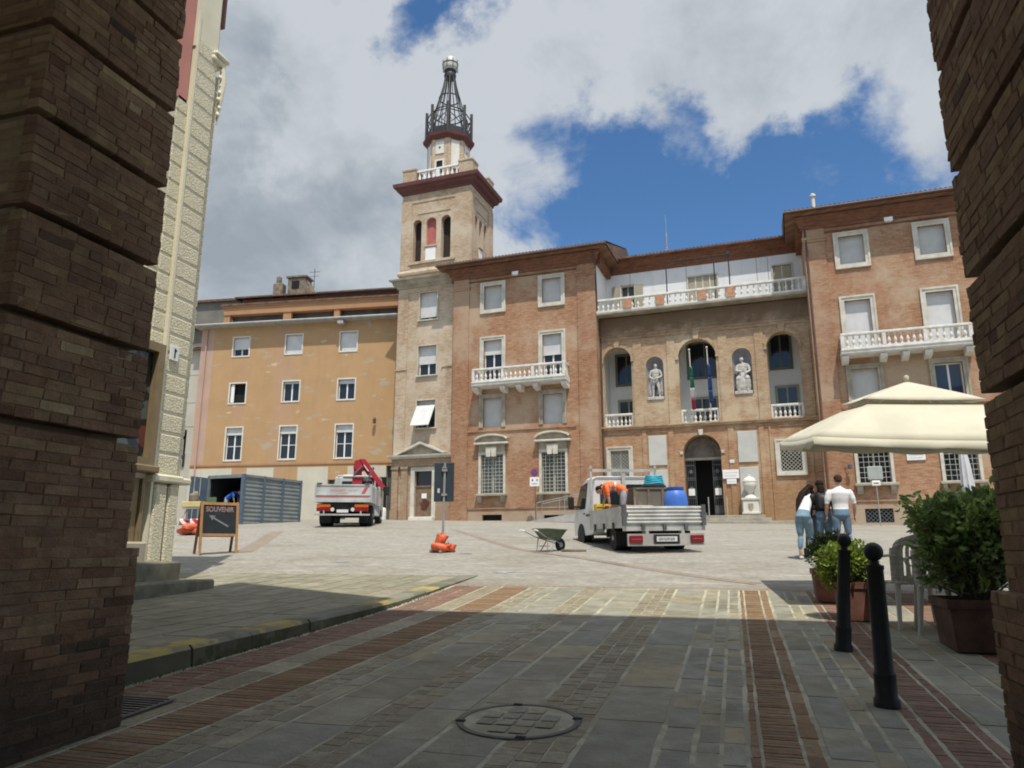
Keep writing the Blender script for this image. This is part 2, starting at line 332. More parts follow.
def pavemat():
    m, nt, p = newmat('piazza_setts'); o = coords(nt)
    mp = N(nt, 'ShaderNodeMapping'); L(nt, o, mp.inputs[0]); mp.inputs['Rotation'].default_value = (0, 0, R(40))
    b = N(nt, 'ShaderNodeTexBrick', ins={'Scale': 1, 'Mortar Size': .012, 'Mortar Smooth': .4, 'Brick Width': .2, 'Row Height': .11, 'Color1': (.30, .283, .243, 1), 'Color2': (.37, .352, .305, 1), 'Mortar': (.30, .285, .245, 1)})
    dn = N(nt, 'ShaderNodeTexNoise', ins={'Scale': 3, 'Detail': 3}); L(nt, o, dn.inputs['Vector'])
    ad = N(nt, 'ShaderNodeVectorMath', operation='MULTIPLY_ADD'); L(nt, dn.outputs['Color'], ad.inputs[0]); ad.inputs[1].default_value = (.10, .10, 0); L(nt, mp.outputs[0], ad.inputs[2])
    L(nt, ad.outputs[0], b.inputs['Vector'])
    c = b.outputs['Color']
    c = mixc(nt, ramp(nt, noise_(nt, o, 6, 6, .7), .35, .7), mixc(nt, 1, c, (.78, .78, .77), 'MULTIPLY'), c)
    c = mixc(nt, math_(nt, 'MULTIPLY', ramp(nt, noise_(nt, o, .35, 6, .62, (1, 2.2, 1)), .48, .68), .7), c, mixc(nt, 1, c, (.78, .74, .66), 'MULTIPLY'))
    c = mixc(nt, math_(nt, 'MULTIPLY', ramp(nt, noise_(nt, o, .9, 5, .6, (1, 3, 1), (4, 2, 0)), .55, .7), .5), c, (.46, .44, .39))
    L(nt, c, p.inputs['Base Color']); p.inputs['Roughness'].default_value = .85; p.inputs['Specular IOR Level'].default_value = .25
    bump(nt, p, math_(nt, 'ADD', math_(nt, 'MULTIPLY', b.outputs['Fac'], -1), noise_(nt, o, 25, 4)), .5, .015); return m
PAVE = pavemat()
tag(sheet('piazza_ground', -300, 300, -60, 420, 4, 1.6, PAVE), kind='structure')

# street: individual stones, bedded in pale mortar
SLATE = tinted('slate_paving', [(.235, .232, .188), (.305, .297, .235), (.265, .268, .228), (.335, .30, .20), (.315, .307, .25), (.245, .232, .168)], .72, .35, .9, 4)
SETT = tinted('small_setts', [(.23, .20, .138), (.30, .27, .192), (.26, .235, .17), (.345, .318, .235)], .8, .3, .8, 18)
PBRICK = tinted('paving_brick', [(.23, .145, .085), (.275, .185, .11), (.195, .125, .075), (.31, .225, .14)], .85, .25, .7, 20)
BBRICK = tinted('brown_paving_brick', [(.19, .115, .085), (.24, .15, .11), (.21, .14, .105)], .85, .25, .7, 20)
MORT = plaster('pale_mortar', (.43, .41, .31), [(1.2, .5, (.27, .255, .185), .8, None), (5, .5, (.30, .285, .22), .6, None)], .12)
SIDEST = tinted('pavement_slabs', [(.235, .225, .168), (.27, .26, .193), (.25, .235, .172), (.33, .31, .24)], .8, .3, .7, 6)
def stones(name, strips, y0, y1, zf, mats, gap=.012, seed=1):
    rnd = random.Random(seed); mb = MB(); col = []
    for xa, xb, ln, mi, rows in strips:
        wdt = (xb - xa) / rows
        for r in range(rows):
            y = y0 - rnd.random() * ln; a, b = xa + r*wdt, xa + (r + 1)*wdt
            while y < y1:
                l = ln * rnd.uniform(.7, 1.35); ya, yb = max(y, y0), min(y + l, y1); y += l
                if yb - ya < .03: continue
                g = gap * rnd.uniform(.6, 1.3); j = lambda s=(.006 if ln > .2 else .006): rnd.uniform(-s, s) if ln > .09 else rnd.uniform(-.003, .003)
                n = max(1, int((yb - ya) / .22)); h = .007 + rnd.uniform(-.0015, .002); tl = rnd.uniform(-.0015, .0015)
                c = rnd.random(); v = []
                for i in range(n + 1):
                    yy = ya + g/2 + (yb - ya - g) * i / n; e = 0 if 0 < i < n else 1
                    gx = g + (.003 if rows == 1 else .002); v += [(a + gx/2 + j(), yy + j()*e, zf((a + b)/2, yy) + h - tl), (b - gx/2 + j(), yy + j()*e, zf((a + b)/2, yy) + h + tl)]
                fs = [(2*i, 2*i + 1, 2*i + 3, 2*i + 2) for i in range(n)]
                m0 = len(v); v += [(p[0], p[1], p[2] - .02) for p in v]
                fs += [(2*i + 2, 2*i, m0 + 2*i, m0 + 2*i + 2) for i in range(n)] + [(2*i + 1, 2*i + 3, m0 + 2*i + 3, m0 + 2*i + 1) for i in range(n)]
                fs += [(0, 1, m0 + 1, m0), (2*n + 1, 2*n, m0 + 2*n, m0 + 2*n + 1)]
                mb.add(v, fs, mi); col += [c] * len(fs)
    return mb.build(name, mats, None, False, col=col)
SB = lambda x, y: base_z(y)
# (x from, x to, stone length, material, rows)
road = [(-4.72, -4.17, .10, 3, 2), (-4.15, -3.86, .5, 1, 1), (-3.84, -3.36, .065, 2, 1), (-3.34, -3.08, .14, 1, 2), (-3.07, -2.90, .5, 0, 1), (-2.88, -2.44, .8, 0, 1), (-2.43, -2.15, .15, 1, 2),
        (-2.13, -1.83, .8, 0, 1), (-1.80, -1.40, .9, 0, 1), (-1.38, -.96, .15, 1, 3), (-.94, -.51, .8, 0, 1), (-.49, -.305, .45, 0, 1), (-.29, -.155, .28, 0, 1), (-.145, -.012, .30, 0, 1),
        (.005, .065, .25, 2, 1), (.07, .29, .062, 2, 1), (.295, .40, .26, 2, 1), (.42, .64, .6, 0, 1), (.655, .77, .4, 0, 1), (.785, .95, .45, 0, 1), (.965, 1.05, .25, 3, 1), (1.06, 1.285, .07, 3, 1), (1.29, 1.37, .25, 3, 1),
        (1.385, 1.62, .5, 0, 1), (1.635, 1.80, .4, 0, 1), (1.815, 2.05, .45, 0, 1), (2.06, 2.5, .07, 3, 1), (2.52, 3.2, .5, 0, 2), (3.22, 4.2, .5, 0, 3)]
tag(sheet('street_bedding', -4.85, 4.6, -8, 12.45, 1, .5, MORT, .004, fz=SB), kind='structure')
tag(stones('street', road, -1.5, 12.4, SB, [SLATE, SETT, PBRICK, BBRICK], .014), kind='structure')
# the reddish row of stones where the street meets the piazza and the curved courses across it
def course(name, pts, wd, mat, ln, seed, off=.006):
    rnd = random.Random(seed); mb = MB(); col = []
    for (x0, y0), (x1, y1) in zip(pts, pts[1:]):
        d = math.hypot(x1 - x0, y1 - y0); n = max(1, int(d / ln)); nx, ny = -(y1 - y0) / d * wd / 2, (x1 - x0) / d * wd / 2
        for i in range(n):
            a, b = (i + .05) / n, (i + .95) / n
            q = [(x0 + (x1 - x0)*t + s*nx, y0 + (y1 - y0)*t + s*ny) for t, s in ((a, -1), (b, -1), (b, 1), (a, 1))]
            mb.add([(x, y, gz(x, y) + off) for x, y in q], [(0, 1, 2, 3)]); col.append(rnd.random())
    return mb.build(name, mat, None, col=col)
RBRICK = tinted('pale_red_setts', [(.29, .235, .19), (.31, .26, .215), (.285, .24, .195)], .85, .25, .5, 20)
tag(course('paving_border', [(-4.8, 12.56), (4.4, 12.56)], .2, RBRICK, .12, 5), kind='structure')
tag(course('curved_paving_course', [(.3, 13.2), (-1.2, 14.6), (-3.0, 16.6), (-5.6, 19.6), (-8.0, 23.5), (-11, 28.6)], .26, RBRICK, .16, 6), kind='structure')
tag(course('brick_paving_strip', [(-13.2, 18.0), (-17.5, 26.0)], .5, RBRICK, .12, 8), kind='structure')
PSETT = tinted('pale_joint_setts', [(.37, .355, .31), (.40, .385, .34)], .85, .25, .4, 20)



# raised pavement on the left, kerb with worn yellow paint
def rise(x, y): return max(.006, .235 - max(0, y - 4) * .0228)
tag(sheet('left_pavement_bedding', -40, -5.12, -6, 13.9, 1.2, .5, MORT, lambda x, y: rise(x, y) - .012, fz=SB), kind='structure')
tag(stones('left_pavement', [(-5.12 - .48*(i + 1), -5.14 - .48*i, .55, 0, 1) for i in range(14)], 2.5, 13.8, lambda x, y: base_z(y) + rise(x, y) - .012, [SIDEST], .016, 4), kind='structure')
KERB = plaster('kerb_stone', (.20, .195, .155), [(2.5, .5, (.12, .125, .07), .6, None)], .2); KERBF = plaster('mossy_kerb_face', (.10, .095, .065), [(2, .5, (.055, .065, .03), .8, None), (3, .6, (.16, .14, .10), .6, None)], .3); KERBY = plaster('worn_yellow_kerb_paint', (.38, .305, .105), [(2.2, .5, (.20, .19, .14), .85, None), (6, .52, (.22, .2, .14), .7, None)], .2)
mb = MB(); rnd = random.Random(3); y = 2.0; yel = [(4.6, 6.3), (6.95, 7.75), (9.5, 10.4), (11.3, 11.9)]
while y < 13.7:
    l = rnd.uniform(.8, 1.15); yb = min(y + l, 13.8); mi = 0
    for ya, yc, in [(y, yb)]:
        cut = sorted({ya, yc} | {t for p in yel for t in p if ya < t < yc})
        for a, b in zip(cut, cut[1:]):
            mi = 1 if any(p[0] - .01 <= a and b <= p[1] + .01 for p in yel) else 0
            ga = .006 if a == ya else 0; gb = .006 if b == yc else 0; x = -4.80 + rnd.uniform(-.01, .01)
            za, zb_ = base_z(a) + rise(0, a), base_z(b) + rise(0, b); c = min(.035, rise(0, b) * .4)
            pr = lambda yy, zt: [(-5.12, yy, zt - .3), (x + .02, yy, zt - .3), (x, yy, zt - c), (x - c, yy, zt), (-5.12, yy, zt)]
            A, B = pr(a + ga, za), pr(b - gb, zb_)
            mb.add(A + B, [(4, 3, 2, 1, 0), (5, 6, 7, 8, 9), (0, 1, 6, 5), (4, 0, 5, 9)], 0); mb.add(A + B, [(1, 2, 7, 6)], 2); mb.add(A + B, [(2, 3, 8, 7), (3, 4, 9, 8)], mi)
    y = yb
tag(mb.build('kerb', [KERB, KERBY, KERBF]), kind='structure')
# worn paint smears on the setts
def smear(name, x, y, rx, ry, mat, seed):
    rnd = random.Random(seed); n = 22; pts = []
    for i in range(n):
        t = 2*math.pi*i/n; k = rnd.uniform(.6, 1.15); px, py = x + rx*k*math.cos(t), y + ry*k*math.sin(t); pts.append((px, py, gz(px, py) + .008))
    return tag(MB().add(pts, [tuple(range(n))]).build(name, mat), kind='structure')
BLUEP = M('worn_blue_paint', (.28, .29, .305), .85, .15, 6); DUST = M('sand_spill', (.36, .34, .295), .9, .1, 5); YELP = M('worn_yellow_paint', (.35, .33, .255), .85, .2, 6)
smear('paint_smear', -4.45, 14.4, .24, .2, BLUEP, 1); smear('paint_smear', -8.9, 15.9, .22, .12, BLUEP, 2); smear('paint_smear', -6.6, 18.1, .2, .12, BLUEP, 3)

# ------------------------------------------------------------------ wall helpers (x along the wall, y into it, z up)
def holed(mb, u0, u1, z0, z1, v, holes, depth=.25, mi=0, back=None, bmi=None):
    """wall face at y=v with openings (ua, ub, za, zb, arched) cut through it and their reveals"""
    us = sorted({u0, u1} | {h[i] for h in holes for i in (0, 1)}); zs = sorted({z0, z1} | {h[i] for h in holes for i in (2, 3)})
    for a, b in zip(us, us[1:]):
        for c, d in zip(zs, zs[1:]):
            m = ((a + b)/2, (c + d)/2)
            if any(h[0] < m[0] < h[1] and h[2] < m[1] < h[3] for h in holes): continue
            mb.quad((a, v, c), (b, v, c), (b, v, d), (a, v, d), mi)
    for h in holes:
        ua, ub, za, zb = h[:4]; d = h[5] if len(h) > 5 else depth
        if len(h) > 4 and h[4]:
            r = (ub - ua)/2; uc = (ua + ub)/2; zsp = zb - r; n = 16
            arc = [(uc - r*math.cos(math.pi*i/n), zsp + r*math.sin(math.pi*i/n)) for i in range(n + 1)]
            for (p, q) in zip(arc, arc[1:]):
                mb.quad((p[0], v, p[1]), (q[0], v, q[1]), (q[0], v, zb), (p[0], v, zb), mi)
            ring = [(ua, za)] + arc + [(ub, za)]
        else: ring = [(ua, za), (ua, zb), (ub, zb), (ub, za)]
        for p, q in zip(ring, ring[1:] + ring[:1]):
            mb.quad((p[0], v, p[1]), (p[0], v + d, p[1]), (q[0], v + d, q[1]), (q[0], v, q[1]), mi)
    return mb
def moulding(mb, u0, u1, v, prof, mi=0, ends=True, ret=None):
    """horizontal cornice: prof = [(projection, z)...] closed polygon in the (y,z) plane; ret = (left, right) returned ends"""
    pts = [(v - p, z) for p, z in prof]; n = len(pts); l, r = ret or (0, 0)
    A = [(u0 - (v - y)*l, y, z) for y, z in pts]; B = [(u1 + (v - y)*r, y, z) for y, z in pts]
    mb.add(A + B, [tuple(range(n)), tuple(range(2*n - 1, n - 1, -1))] + [(i, n + i, n + (i + 1) % n, (i + 1) % n) for i in range(n)], mi); return mb
def tiles(mb, u0, u1, y0, z0, y1, z1, mi=0, p=.22, th=.05):   # pantile roof slope with scalloped eave
    n = int((u1 - u0)/p*6); vs = []; 
    for i in range(n + 1):
        u = u0 + (u1 - u0)*i/n; h = .045*abs(math.sin(math.pi*(u - u0)/p))*2 - .02
        for yy, zz in ((y0, z0), (y1, z1)): vs += [(u, yy, zz + h + .03), (u, yy, zz - th)]
    fs = []
    for i in range(n):
        a, b = 4*i, 4*i + 4
        fs += [(a, b, b + 2, a + 2), (a + 1, a + 3, b + 3, b + 1), (a, a + 1, b + 1, b)]
    return mb.add(vs, fs, mi)
def rframe(mb, a, b, c, d, wd, y0, y1, mi=0, sides='lrtb'):     # rectangular frame of width wd outside opening a..b, c..d
    t = wd if 't' in sides else 0; bt = wd if 'b' in sides else 0
    if 'l' in sides: mb.box(a - wd, a, y0, y1, c - bt, d + t, mi)
    if 'r' in sides: mb.box(b, b + wd, y0, y1, c - bt, d + t, mi)
    if 't' in sides: mb.box(a, b, y0, y1, d, d + wd, mi)
    if 'b' in sides: mb.box(a, b, y0, y1, c - wd, c, mi)
def sash(win, a, b, c, d, v, mat, leaves=2, bar=.055, trans=None, glass=None, bars_h=()):
    mb = MB(); rframe(mb, a + bar, b - bar, c + bar, d - bar, bar, v, v + .06)
    wd = (b - a)/leaves
    for i in range(1, leaves): mb.box(a + i*wd - .045, a + i*wd + .045, v + .004, v + .056, c + bar, d - bar)
    for z in bars_h: mb.box(a + bar, b - bar, v + .008, v + .05, z - .02, z + .02)
    s = mb.build('sash', mat, win)
    for i in range(leaves):
        MB().box(a + i*wd + .03, a + (i + 1)*wd - .03, v + .03, v + .04, c + .02, d - .02).build('pane', glass or GLASS, win)
    return s
def shutter(win, a, b, c, d, v, mat=None):
    mb = MB().box(a, b, v, v + .03, c, d); mb.box(a, b, v - .008, v + .035, c - .05, c); return mb.build('roller_shutter', mat or SHUT, win)
def window(root, a, b, c, d, v, fw=.24, kind='closed', f=1.0, frame=STONE, depth=.24, proj=.06, sides='lrtb', smat=WHITE, sill=False, glass=None, shut=None, bars_h=()):
    """opening a..b x c..d in the wall at y=v with stone surround, roller shutter lowered by f, sash and panes behind"""
    mb = MB(); rframe(mb, a, b, c, d, fw, v - proj, v + .05, 0, sides)
    if fw > .15: rframe(mb, a - fw*.6, b + fw*.6, c - (fw*.6 if 'b' in sides else 0), d + fw*.6, fw*.4, v - proj - .035, v - proj, 0, sides)
    if sill: mb.box(a - fw - .06, b + fw + .06, v - proj - .07, v + depth, c - .07, c)
    wn_ = mb.build('window', frame, root); vd = v + depth
    if kind == 'dark': MB().box(a, b, vd + .1, vd + .13, c, d).build('pane', DARK, wn_)
    else:
        if f > 0: shutter(wn_, a, b, d - (d - c)*f + (.05 if f >= 1 else 0), d, vd - .06, shut)
        if f < 1: sash(wn_, a, b, c, d, vd, smat, glass=glass, bars_h=bars_h)
        if f >= 1: pass
    return wn_
def grille(win, a, b, c, d, v, mat, nx=4, nz=6, diag=False, r=.014, name='grille'):
    mb = MB()
    if diag:
        s = (b - a)/nx; W, H = b - a, d - c
        k = -int(H/s) - 1
        while k*s < W:
            for sg in (1, -1):
                t0, t1 = max(0, k*s), min(W, k*s + H)
                if t1 > t0:
                    p, q = (t0, t0 - k*s), (t1, t1 - k*s)
                    if sg < 0: p, q = (W - p[0], p[1]), (W - q[0], q[1])
                    mb.tube([(a + p[0], v, c + p[1]), (a + q[0], v, c + q[1])], r, 5)
            k += 1
    else:
        for i in range(nx + 1): mb.tube([(a + (b - a)*i/nx, v, c), (a + (b - a)*i/nx, v, d)], r, 5)
        for i in range(nz + 1): mb.tube([(a, v, c + (d - c)*i/nz), (b, v, c + (d - c)*i/nz)], r*.9, 5)
    rframe(mb, a, b, c, d, .025, v - .015, v + .015)
    return mb.build(name, mat, win)
BAL_ME = None
def baluster_mesh():
    global BAL_ME
    if BAL_ME is None:
        prof = [(.075, 0), (.075, .06), (.045, .08), (.05, .11), (.085, .2), (.088, .27), (.06, .36), (.035, .43), (.03, .5), (.05, .53), (.05, .56), (.03, .58), (.045, .62), (.07, .64), (.07, .68)]
        o = MB().lathe(prof, seg=10).build('baluster', BALU, None, 40); BAL_ME = o.data; bpy.data.objects.remove(o)
    return BAL_ME
def balustrade(root, u0, u1, v, z0, z1, n, posts=(), name='balustrade', pw=.16, mat=None):
    """stone rail and plinth with separate balusters; posts = list of x of square piers"""
    mb = MB(); mb.cbox(u0, u1, v - .11, v + .11, z1 - .12, z1, .02); mb.box(u0 + .01, u1 - .01, v - .09, v + .09, z0, z0 + .1)
    for p in posts: mb.box(p - pw/2, p + pw/2, v - .1, v + .1, z0 + .1, z1 - .12)
    bl = mb.build(name, BALU, root); sc = (z1 - z0 - .22)/.68
    xs = []; lim = sorted(set([u0 + .0, u1 - .0] + list(posts)))
    tot = sum(b - a for a, b in zip(lim, lim[1:]))
    for a, b in zip(lim, lim[1:]):
        k = max(1, round(n*(b - a)/tot)); A, B = a + pw/2, b - pw/2
        xs += [A + (B - A)*(i + .5)/k for i in range(k)]
    for x in xs:
        o = link('baluster', baluster_mesh(), bl, (x, v, z0 + .1)); o.scale = (sc, sc, sc)
    return bl

# ------------------------------------------------------------------ the town hall: two wings, arcaded centre
FA = -R(3.8); FORG = (0, 40.4, 0)
TH = thing('town_hall', 'long brick palazzo with two wings, arched loggia and statues across the square', 'building', FORG, FA)
def fworld(u, v, z): c, s = math.cos(FA), math.sin(FA); return (u*c - v*s, 40.4 + u*s + v*c, z)
def wing(root, u0, u1, v, cols, right):
    lx, rx = cols; W3 = (15.66, 17.2); hw = .60
    holes = []
    for c in cols:
        holes += [(c - hw, c + hw, *W3), (c - hw, c + hw, 10.9, 13.68), (c - hw, c + hw, 8.27, 10.05), (c - .72, c + .72, 4.33, 6.65)]
        holes.append((c - .62, c + .62, gz(c, 40) + .08, gz(c, 40) + (.42 if not right else .75)))
    mb = MB(); holed(mb, u0, u1, 1.5, 17.8, v, holes, .3)
    mb.box(u0, u1, v + .35, v + .4, 1.5, 17.8)                     # back of the wall leaf keeps daylight out
    mb.quad((u1, v, 1.5), (u1, v + 11, 1.5), (u1, v + 11, 17.8), (u1, v, 17.8)); mb.quad((u0, v + 11, 1.5), (u0, v, 1.5), (u0, v, 17.8), (u0, v + 11, 17.8))
    mb.quad((u1, v + 11, 1.5), (u0, v + 11, 1.5), (u0, v + 11, 17.8), (u1, v + 11, 17.8))
    mb.build('wing_wall', BR_LW, root)
    for a, b in ((u0, u0 + 1.05), (u1 - 1.1, u1)):                  # corner pilasters
        pl = MB()
        pl.box(a, b, v - .07, v + .01, 3.5, 17.1); pl.box(a - .04, b + .04, v - .13, v + .01, 17.1, 17.22); pl.box(a - .08, b + .08, v - .17, v + .01, 17.22, 17.36); pl.box(a, b, v - .09, v + .01, 17.36, 17.8)
        pl.box(a - .05, b + .05, v - .1, v + .01, 1.5, 3.5); pl.build('pilaster', BR_PIL, root)
    mb = MB(); moulding(mb, u0, u1, v, [(0, 17.8), (.12, 17.8), (.14, 17.95), (.24, 18.0), (.26, 18.2), (.42, 18.28), (.45, 18.45), (0, 18.5)], ret=(1, 1)); 
    moulding(mb, u0 + .02, u1 - .02, v, [(0, 17.55), (.06, 17.55), (.06, 17.62), (0, 17.62)])
    mb.box(u0 - .3, u1 + .3, v + .2, v + 11, 17.8, 18.5)
    mb.build('cornice', BR_CORN, root)
    mb = MB(); mb.box(u0 - .85, u1 + .85, v - .85, v + 11.5, 18.5, 18.6, 1); tiles(mb, u0 - .9, u1 + .9, v - .9, 18.66, v + 5.3, 20.6); tiles(mb, u0 - .9, u1 + .9, v + 11.5, 18.66, v + 5.3, 20.6)
    for s, ue in ((-1, u0 - .9), (1, u1 + .9)): mb.add([(ue, v - .9, 18.6), (ue, v + 11.5, 18.6), (ue, v + 5.3, 20.62)], [(0, 1, 2)])
    mb.tube([(u0 - .9, v - .93, 18.6), (u1 + .9, v - .93, 18.6)], .07, 8, 2)
    mb.build('roof', [TILE, BR_CORN, PIPE], root)
    mb = MB(); mb.box(u0 + 1.1, u1 - 1.3, v - .07, v + .02, 8.02, 8.13); mb.box(u0 + .9, u1 - 1.0, v - .05, v + .02, 3.45, 3.53); mb.build('string_course', BR_PIL, root)
    for c in cols:
        r = c == rx
        window(root, c - hw, c + hw, *W3, v, kind='closed' , f=.96 if not right and not r else 1)
        w2 = window(root, c - hw, c + hw, 10.9, 13.68, v, sides='lrt', f=(.43 if r else .3) if not right else 1, shut=SHUTW)
        if right and r: window(root, c - hw, c + hw, 8.27, 10.05, v, f=0, sides='lrt', glass=GLASSB, frame=STONE_D)
        else: window(root, c - hw, c + hw, 8.27, 10.05, v, f=1, sides='lrt', frame=STONE_D)
        # ground floor: stone surround, curtain and grille, bracketed sill, curved pediment on a frieze
        a, b, cc, d = c - .72, c + .72, 4.33, 6.65
        mb = MB(); rframe(mb, a, b, cc, d, .13, v - .08, v + .05, 0, 'lr'); mb.box(a - .13, b + .13, v - .09, v + .03, d, d + .16)
        g = mb.build('window', STONE, root)
        fr = MB(); fr.box(a - .1, b + .1, v - .12, v + .02, d + .16, d + .58); fr.build('frieze', STONE_D, g)
        kb = MB()
        for s in (-.17, .17): kb.poly([(c + s - .13, d - .15), (c + s + .13, d - .15), (c + s + .15, d + .1), (c + s + .17, d + .42), (c + s - .17, d + .42), (c + s - .15, d + .1)], 'y', v - .24, v - .1)
        kb.build('keystone', STONE, g)
        pd = MB(); zb = d + .58; n = 12; Rr = 1.03
        arc = [(c + (2*i/n - 1)*Rr, zb + .14 + .38*math.sqrt(max(0, 1 - ((2*i/n - 1)*.97)**2))) for i in range(n + 1)]
        pd.cbox(c - 1.08, c + 1.08, v - .34, v, zb, zb + .11, .02)
        for p, q in zip(arc, arc[1:]):
            pd.add([(p[0], v - .34, p[1]), (q[0], v - .34, q[1]), (q[0], v - .34, q[1] + .1), (p[0], v - .34, p[1] + .1), (p[0], v, p[1]), (q[0], v, q[1]), (q[0], v, q[1] + .1), (p[0], v, p[1] + .1)], [(0, 1, 2, 3), (3, 2, 6, 7), (0, 4, 5, 1), (4, 7, 6, 5)])
        pd.add([(p[0], v - .1, p[1]) for p in arc] + [(c + Rr, v - .1, zb + .1), (c - Rr, v - .1, zb + .1)], [tuple(range(n, -1, -1)) + (n + 2, n + 1)], 1)
        pd.build('pediment', [STONE, STONE_D], g)
        sl_ = MB(); sl_.cbox(a - .25, b + .25, v - .3, v + .1, cc - .13, cc, .02)
        for s in (a - .02, b + .02): sl_.poly([(v - .24, cc - .13), (v - .2, cc - .36), (v - .1, cc - .52), (v, cc - .52), (v, cc - .13)], 'x', s - .13, s + .13)
        sl_.build('sill', STONE_D, g)
        MB().box(a, b, v + .26, v + .29, cc, d).build('curtain', CURT if not right else GLASS, g)
        sash(g, a, b, cc, d, v + .2, M('sage_window_paint', (.42, .43, .36), .6, .1) if not right else STONE_D, glass=glassmat('thin_pane', (.12, .13, .115), .1) if not right else GLASS)
        grille(g, a + .02, b - .02, cc + .02, d - .02, v - .02, M('pale_grille_paint', (.5, .5, .45), .6, .2, 8), 6, 11 if not right else 9, False, .012)
        # basement vent
        za, zb = gz(c, 40) + .08, gz(c, 40) + (.42 if not right else .75)
        ve = MB().box(c - .62, c + .62, v + .2, v + .22, za, zb).build('basement_vent', DARK, root)
        if right: grille(ve, c - .6, c + .6, za + .02, zb - .02, v + .05, IRONG, 6, 1, True, .02)
    # balcony
    s0, s1 = lx - 1.03, rx + 1.05
    mb = MB(); moulding(mb, s0, s1, v, [(0, 10.62), (.78, 10.66), (.86, 10.72), (.86, 10.83), (.9, 10.86), (.9, 10.92), (0, 10.92)])
    bal = mb.build('balcony', BALU, root)
    for x in (s0 + .18, lx + .88, (lx + rx)/2, rx - .86, s1 - .18):
        MB().poly([(v - .72, 10.62), (v - .70, 10.5), (v - .55, 10.38), (v, 10.28), (v, 10.62)], 'x', x - .16, x + .16).build('bracket', BALU, bal)
    balustrade(bal, s0 + .02, s1 - .02, v - .76, 10.92, 11.74, 18, (s0 + .1, lx + .95, rx - .95, s1 - .1))
    for x, nm in ((s0 + .1, 'end_rail'), (s1 - .1, 'end_rail')):
        e = MB().box(x - .08, x + .08, v - .7, v - .02, 11.63, 11.74); e.box(x - .07, x + .07, v - .7, v - .02, 10.92, 11.02)
        for k in range(2): e.box(x - .05, x + .05, v - .5 + k*.25, v - .4 + k*.25, 11.02, 11.63)
        e.build(nm, BALU, bal)
wing(TH, -16.2, -7.05, 0, (-13.55, -9.76), False)
wing(TH, 4.48, 15.6, -.5, (6.76, 10.46), True)

# ---- centre
V = .8; cu0, cu1 = -7.05, 4.48
ARCH = [(-6.88, -5.23, 7.97, 12.70), (-2.55, -.49, 7.97, 12.78), (2.19, 3.85, 7.97, 12.74)]
NICH = [(-4.39, -3.40, 9.42, 11.96), (.36, 1.38, 9.42, 12.02)]
mb = MB(); holed(mb, cu0, cu1, 7.9, 14.5, V, [(*a, True, .5) for a in ARCH] + [(*a, True, .06) for a in NICH])
mb.quad((cu0, V + .9, 12.8), (cu1, V + .9, 12.8), (cu1, V + .9, 14.5), (cu0, V + .9, 14.5))
for a, b in ((cu0, -6.88), (-5.23, -2.55), (-.49, 2.19), (3.85, cu1)): mb.box(a, b, V + .45, V + .5, 7.9, 12.8)
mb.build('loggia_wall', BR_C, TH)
mb = MB()
for a, b in ((-7.05, -6.98), (-5.13, -4.62), (-3.18, -2.72), (-.35, .14), (1.6, 2.08), (3.98, 4.4)): mb.box(a, b, V - .05, V + .01, 8.0, 12.9)
for a in ARCH:                                                       # archivolts, imposts, keystones
    r = (a[1] - a[0])/2; c = (a[0] + a[1])/2; zs = a[3] - r; n = 16
    for i in range(n):
        t0, t1 = math.pi*i/n, math.pi*(i + 1)/n
        P = lambda t, k, y: (c - k*math.cos(t), y, zs + k*math.sin(t))
        mb.add([P(t0, r, V - .05), P(t1, r, V - .05), P(t1, r + .2, V - .05), P(t0, r + .2, V - .05), P(t0, r, V), P(t1, r, V), P(t1, r + .2, V), P(t0, r + .2, V)], [(0, 1, 2, 3), (3, 2, 6, 7), (0, 4, 5, 1)])
    for s in (a[0], a[1]): mb.box(s - .16 if s == a[0] else s - .02, s + .02 if s == a[0] else s + .16, V - .09, V + .02, zs - .1, zs + .02)
    mb.poly([(c - .12, a[3] - .02), (c + .12, a[3] - .02), (c + .2, a[3] + .42), (c - .2, a[3] + .42)], 'y', V - .12, V)
mb.build('arch_trim', BR_C, TH)
mb = MB(); moulding(mb, cu0, cu1, V, [(0, 7.80), (.1, 7.82), (.12, 7.9), (.18, 7.93), (.18, 7.99), (0, 8.0)]); moulding(mb, cu0, cu1, V, [(0, 13.15), (.05, 13.15), (.07, 13.3), (.14, 13.34), (.14, 13.4), (0, 13.42)])
for a, b in ((-6.7, -5.5), (-4.4, -3.4), (.3, 1.4), (2.5, 3.7)): mb.box(a, b, V - .035, V, 7.55, 7.62)
mb.build('string_course', BR_C, TH)
# ground floor of the centre
DOOR = (-2.52, -.53, 2.4, 7.34)
mb = MB(); holed(mb, cu0, cu1, 1.5, 7.9, V, [(*DOOR, True, .7), (-6.60, -5.55, 5.05, 6.64), (2.48, 3.53, 5.18, 6.64)], .3)
mb.box(cu0, -2.6, V + .36, V + .4, 1.5, 7.9); mb.box(-.45, cu1, V + .36, V + .4, 1.5, 7.9)
for a, b in ((-4.75, -4.52), (-3.30, -3.02), (-.1, .2), (1.5, 1.75), (2.0, 2.1), (3.95, 4.1)): mb.box(a, b, V - .05, V + .01, 2, 7.75)
mb.build('ground_floor_wall', BR_CG, TH)
wl_ = window(TH, -6.60, -5.55, 5.05, 6.64, V, .23, f=0, smat=M('pale_window_paint', (.5, .5, .44), .6, .1), glass=glassmat('curtained_pane', (.24, .25, .22), .15)); grille(wl_, -6.58, -5.57, 5.07, 6.62, V + .02, M('light_lattice', (.42, .42, .38), .6, .1), 5, 7, True, .012)
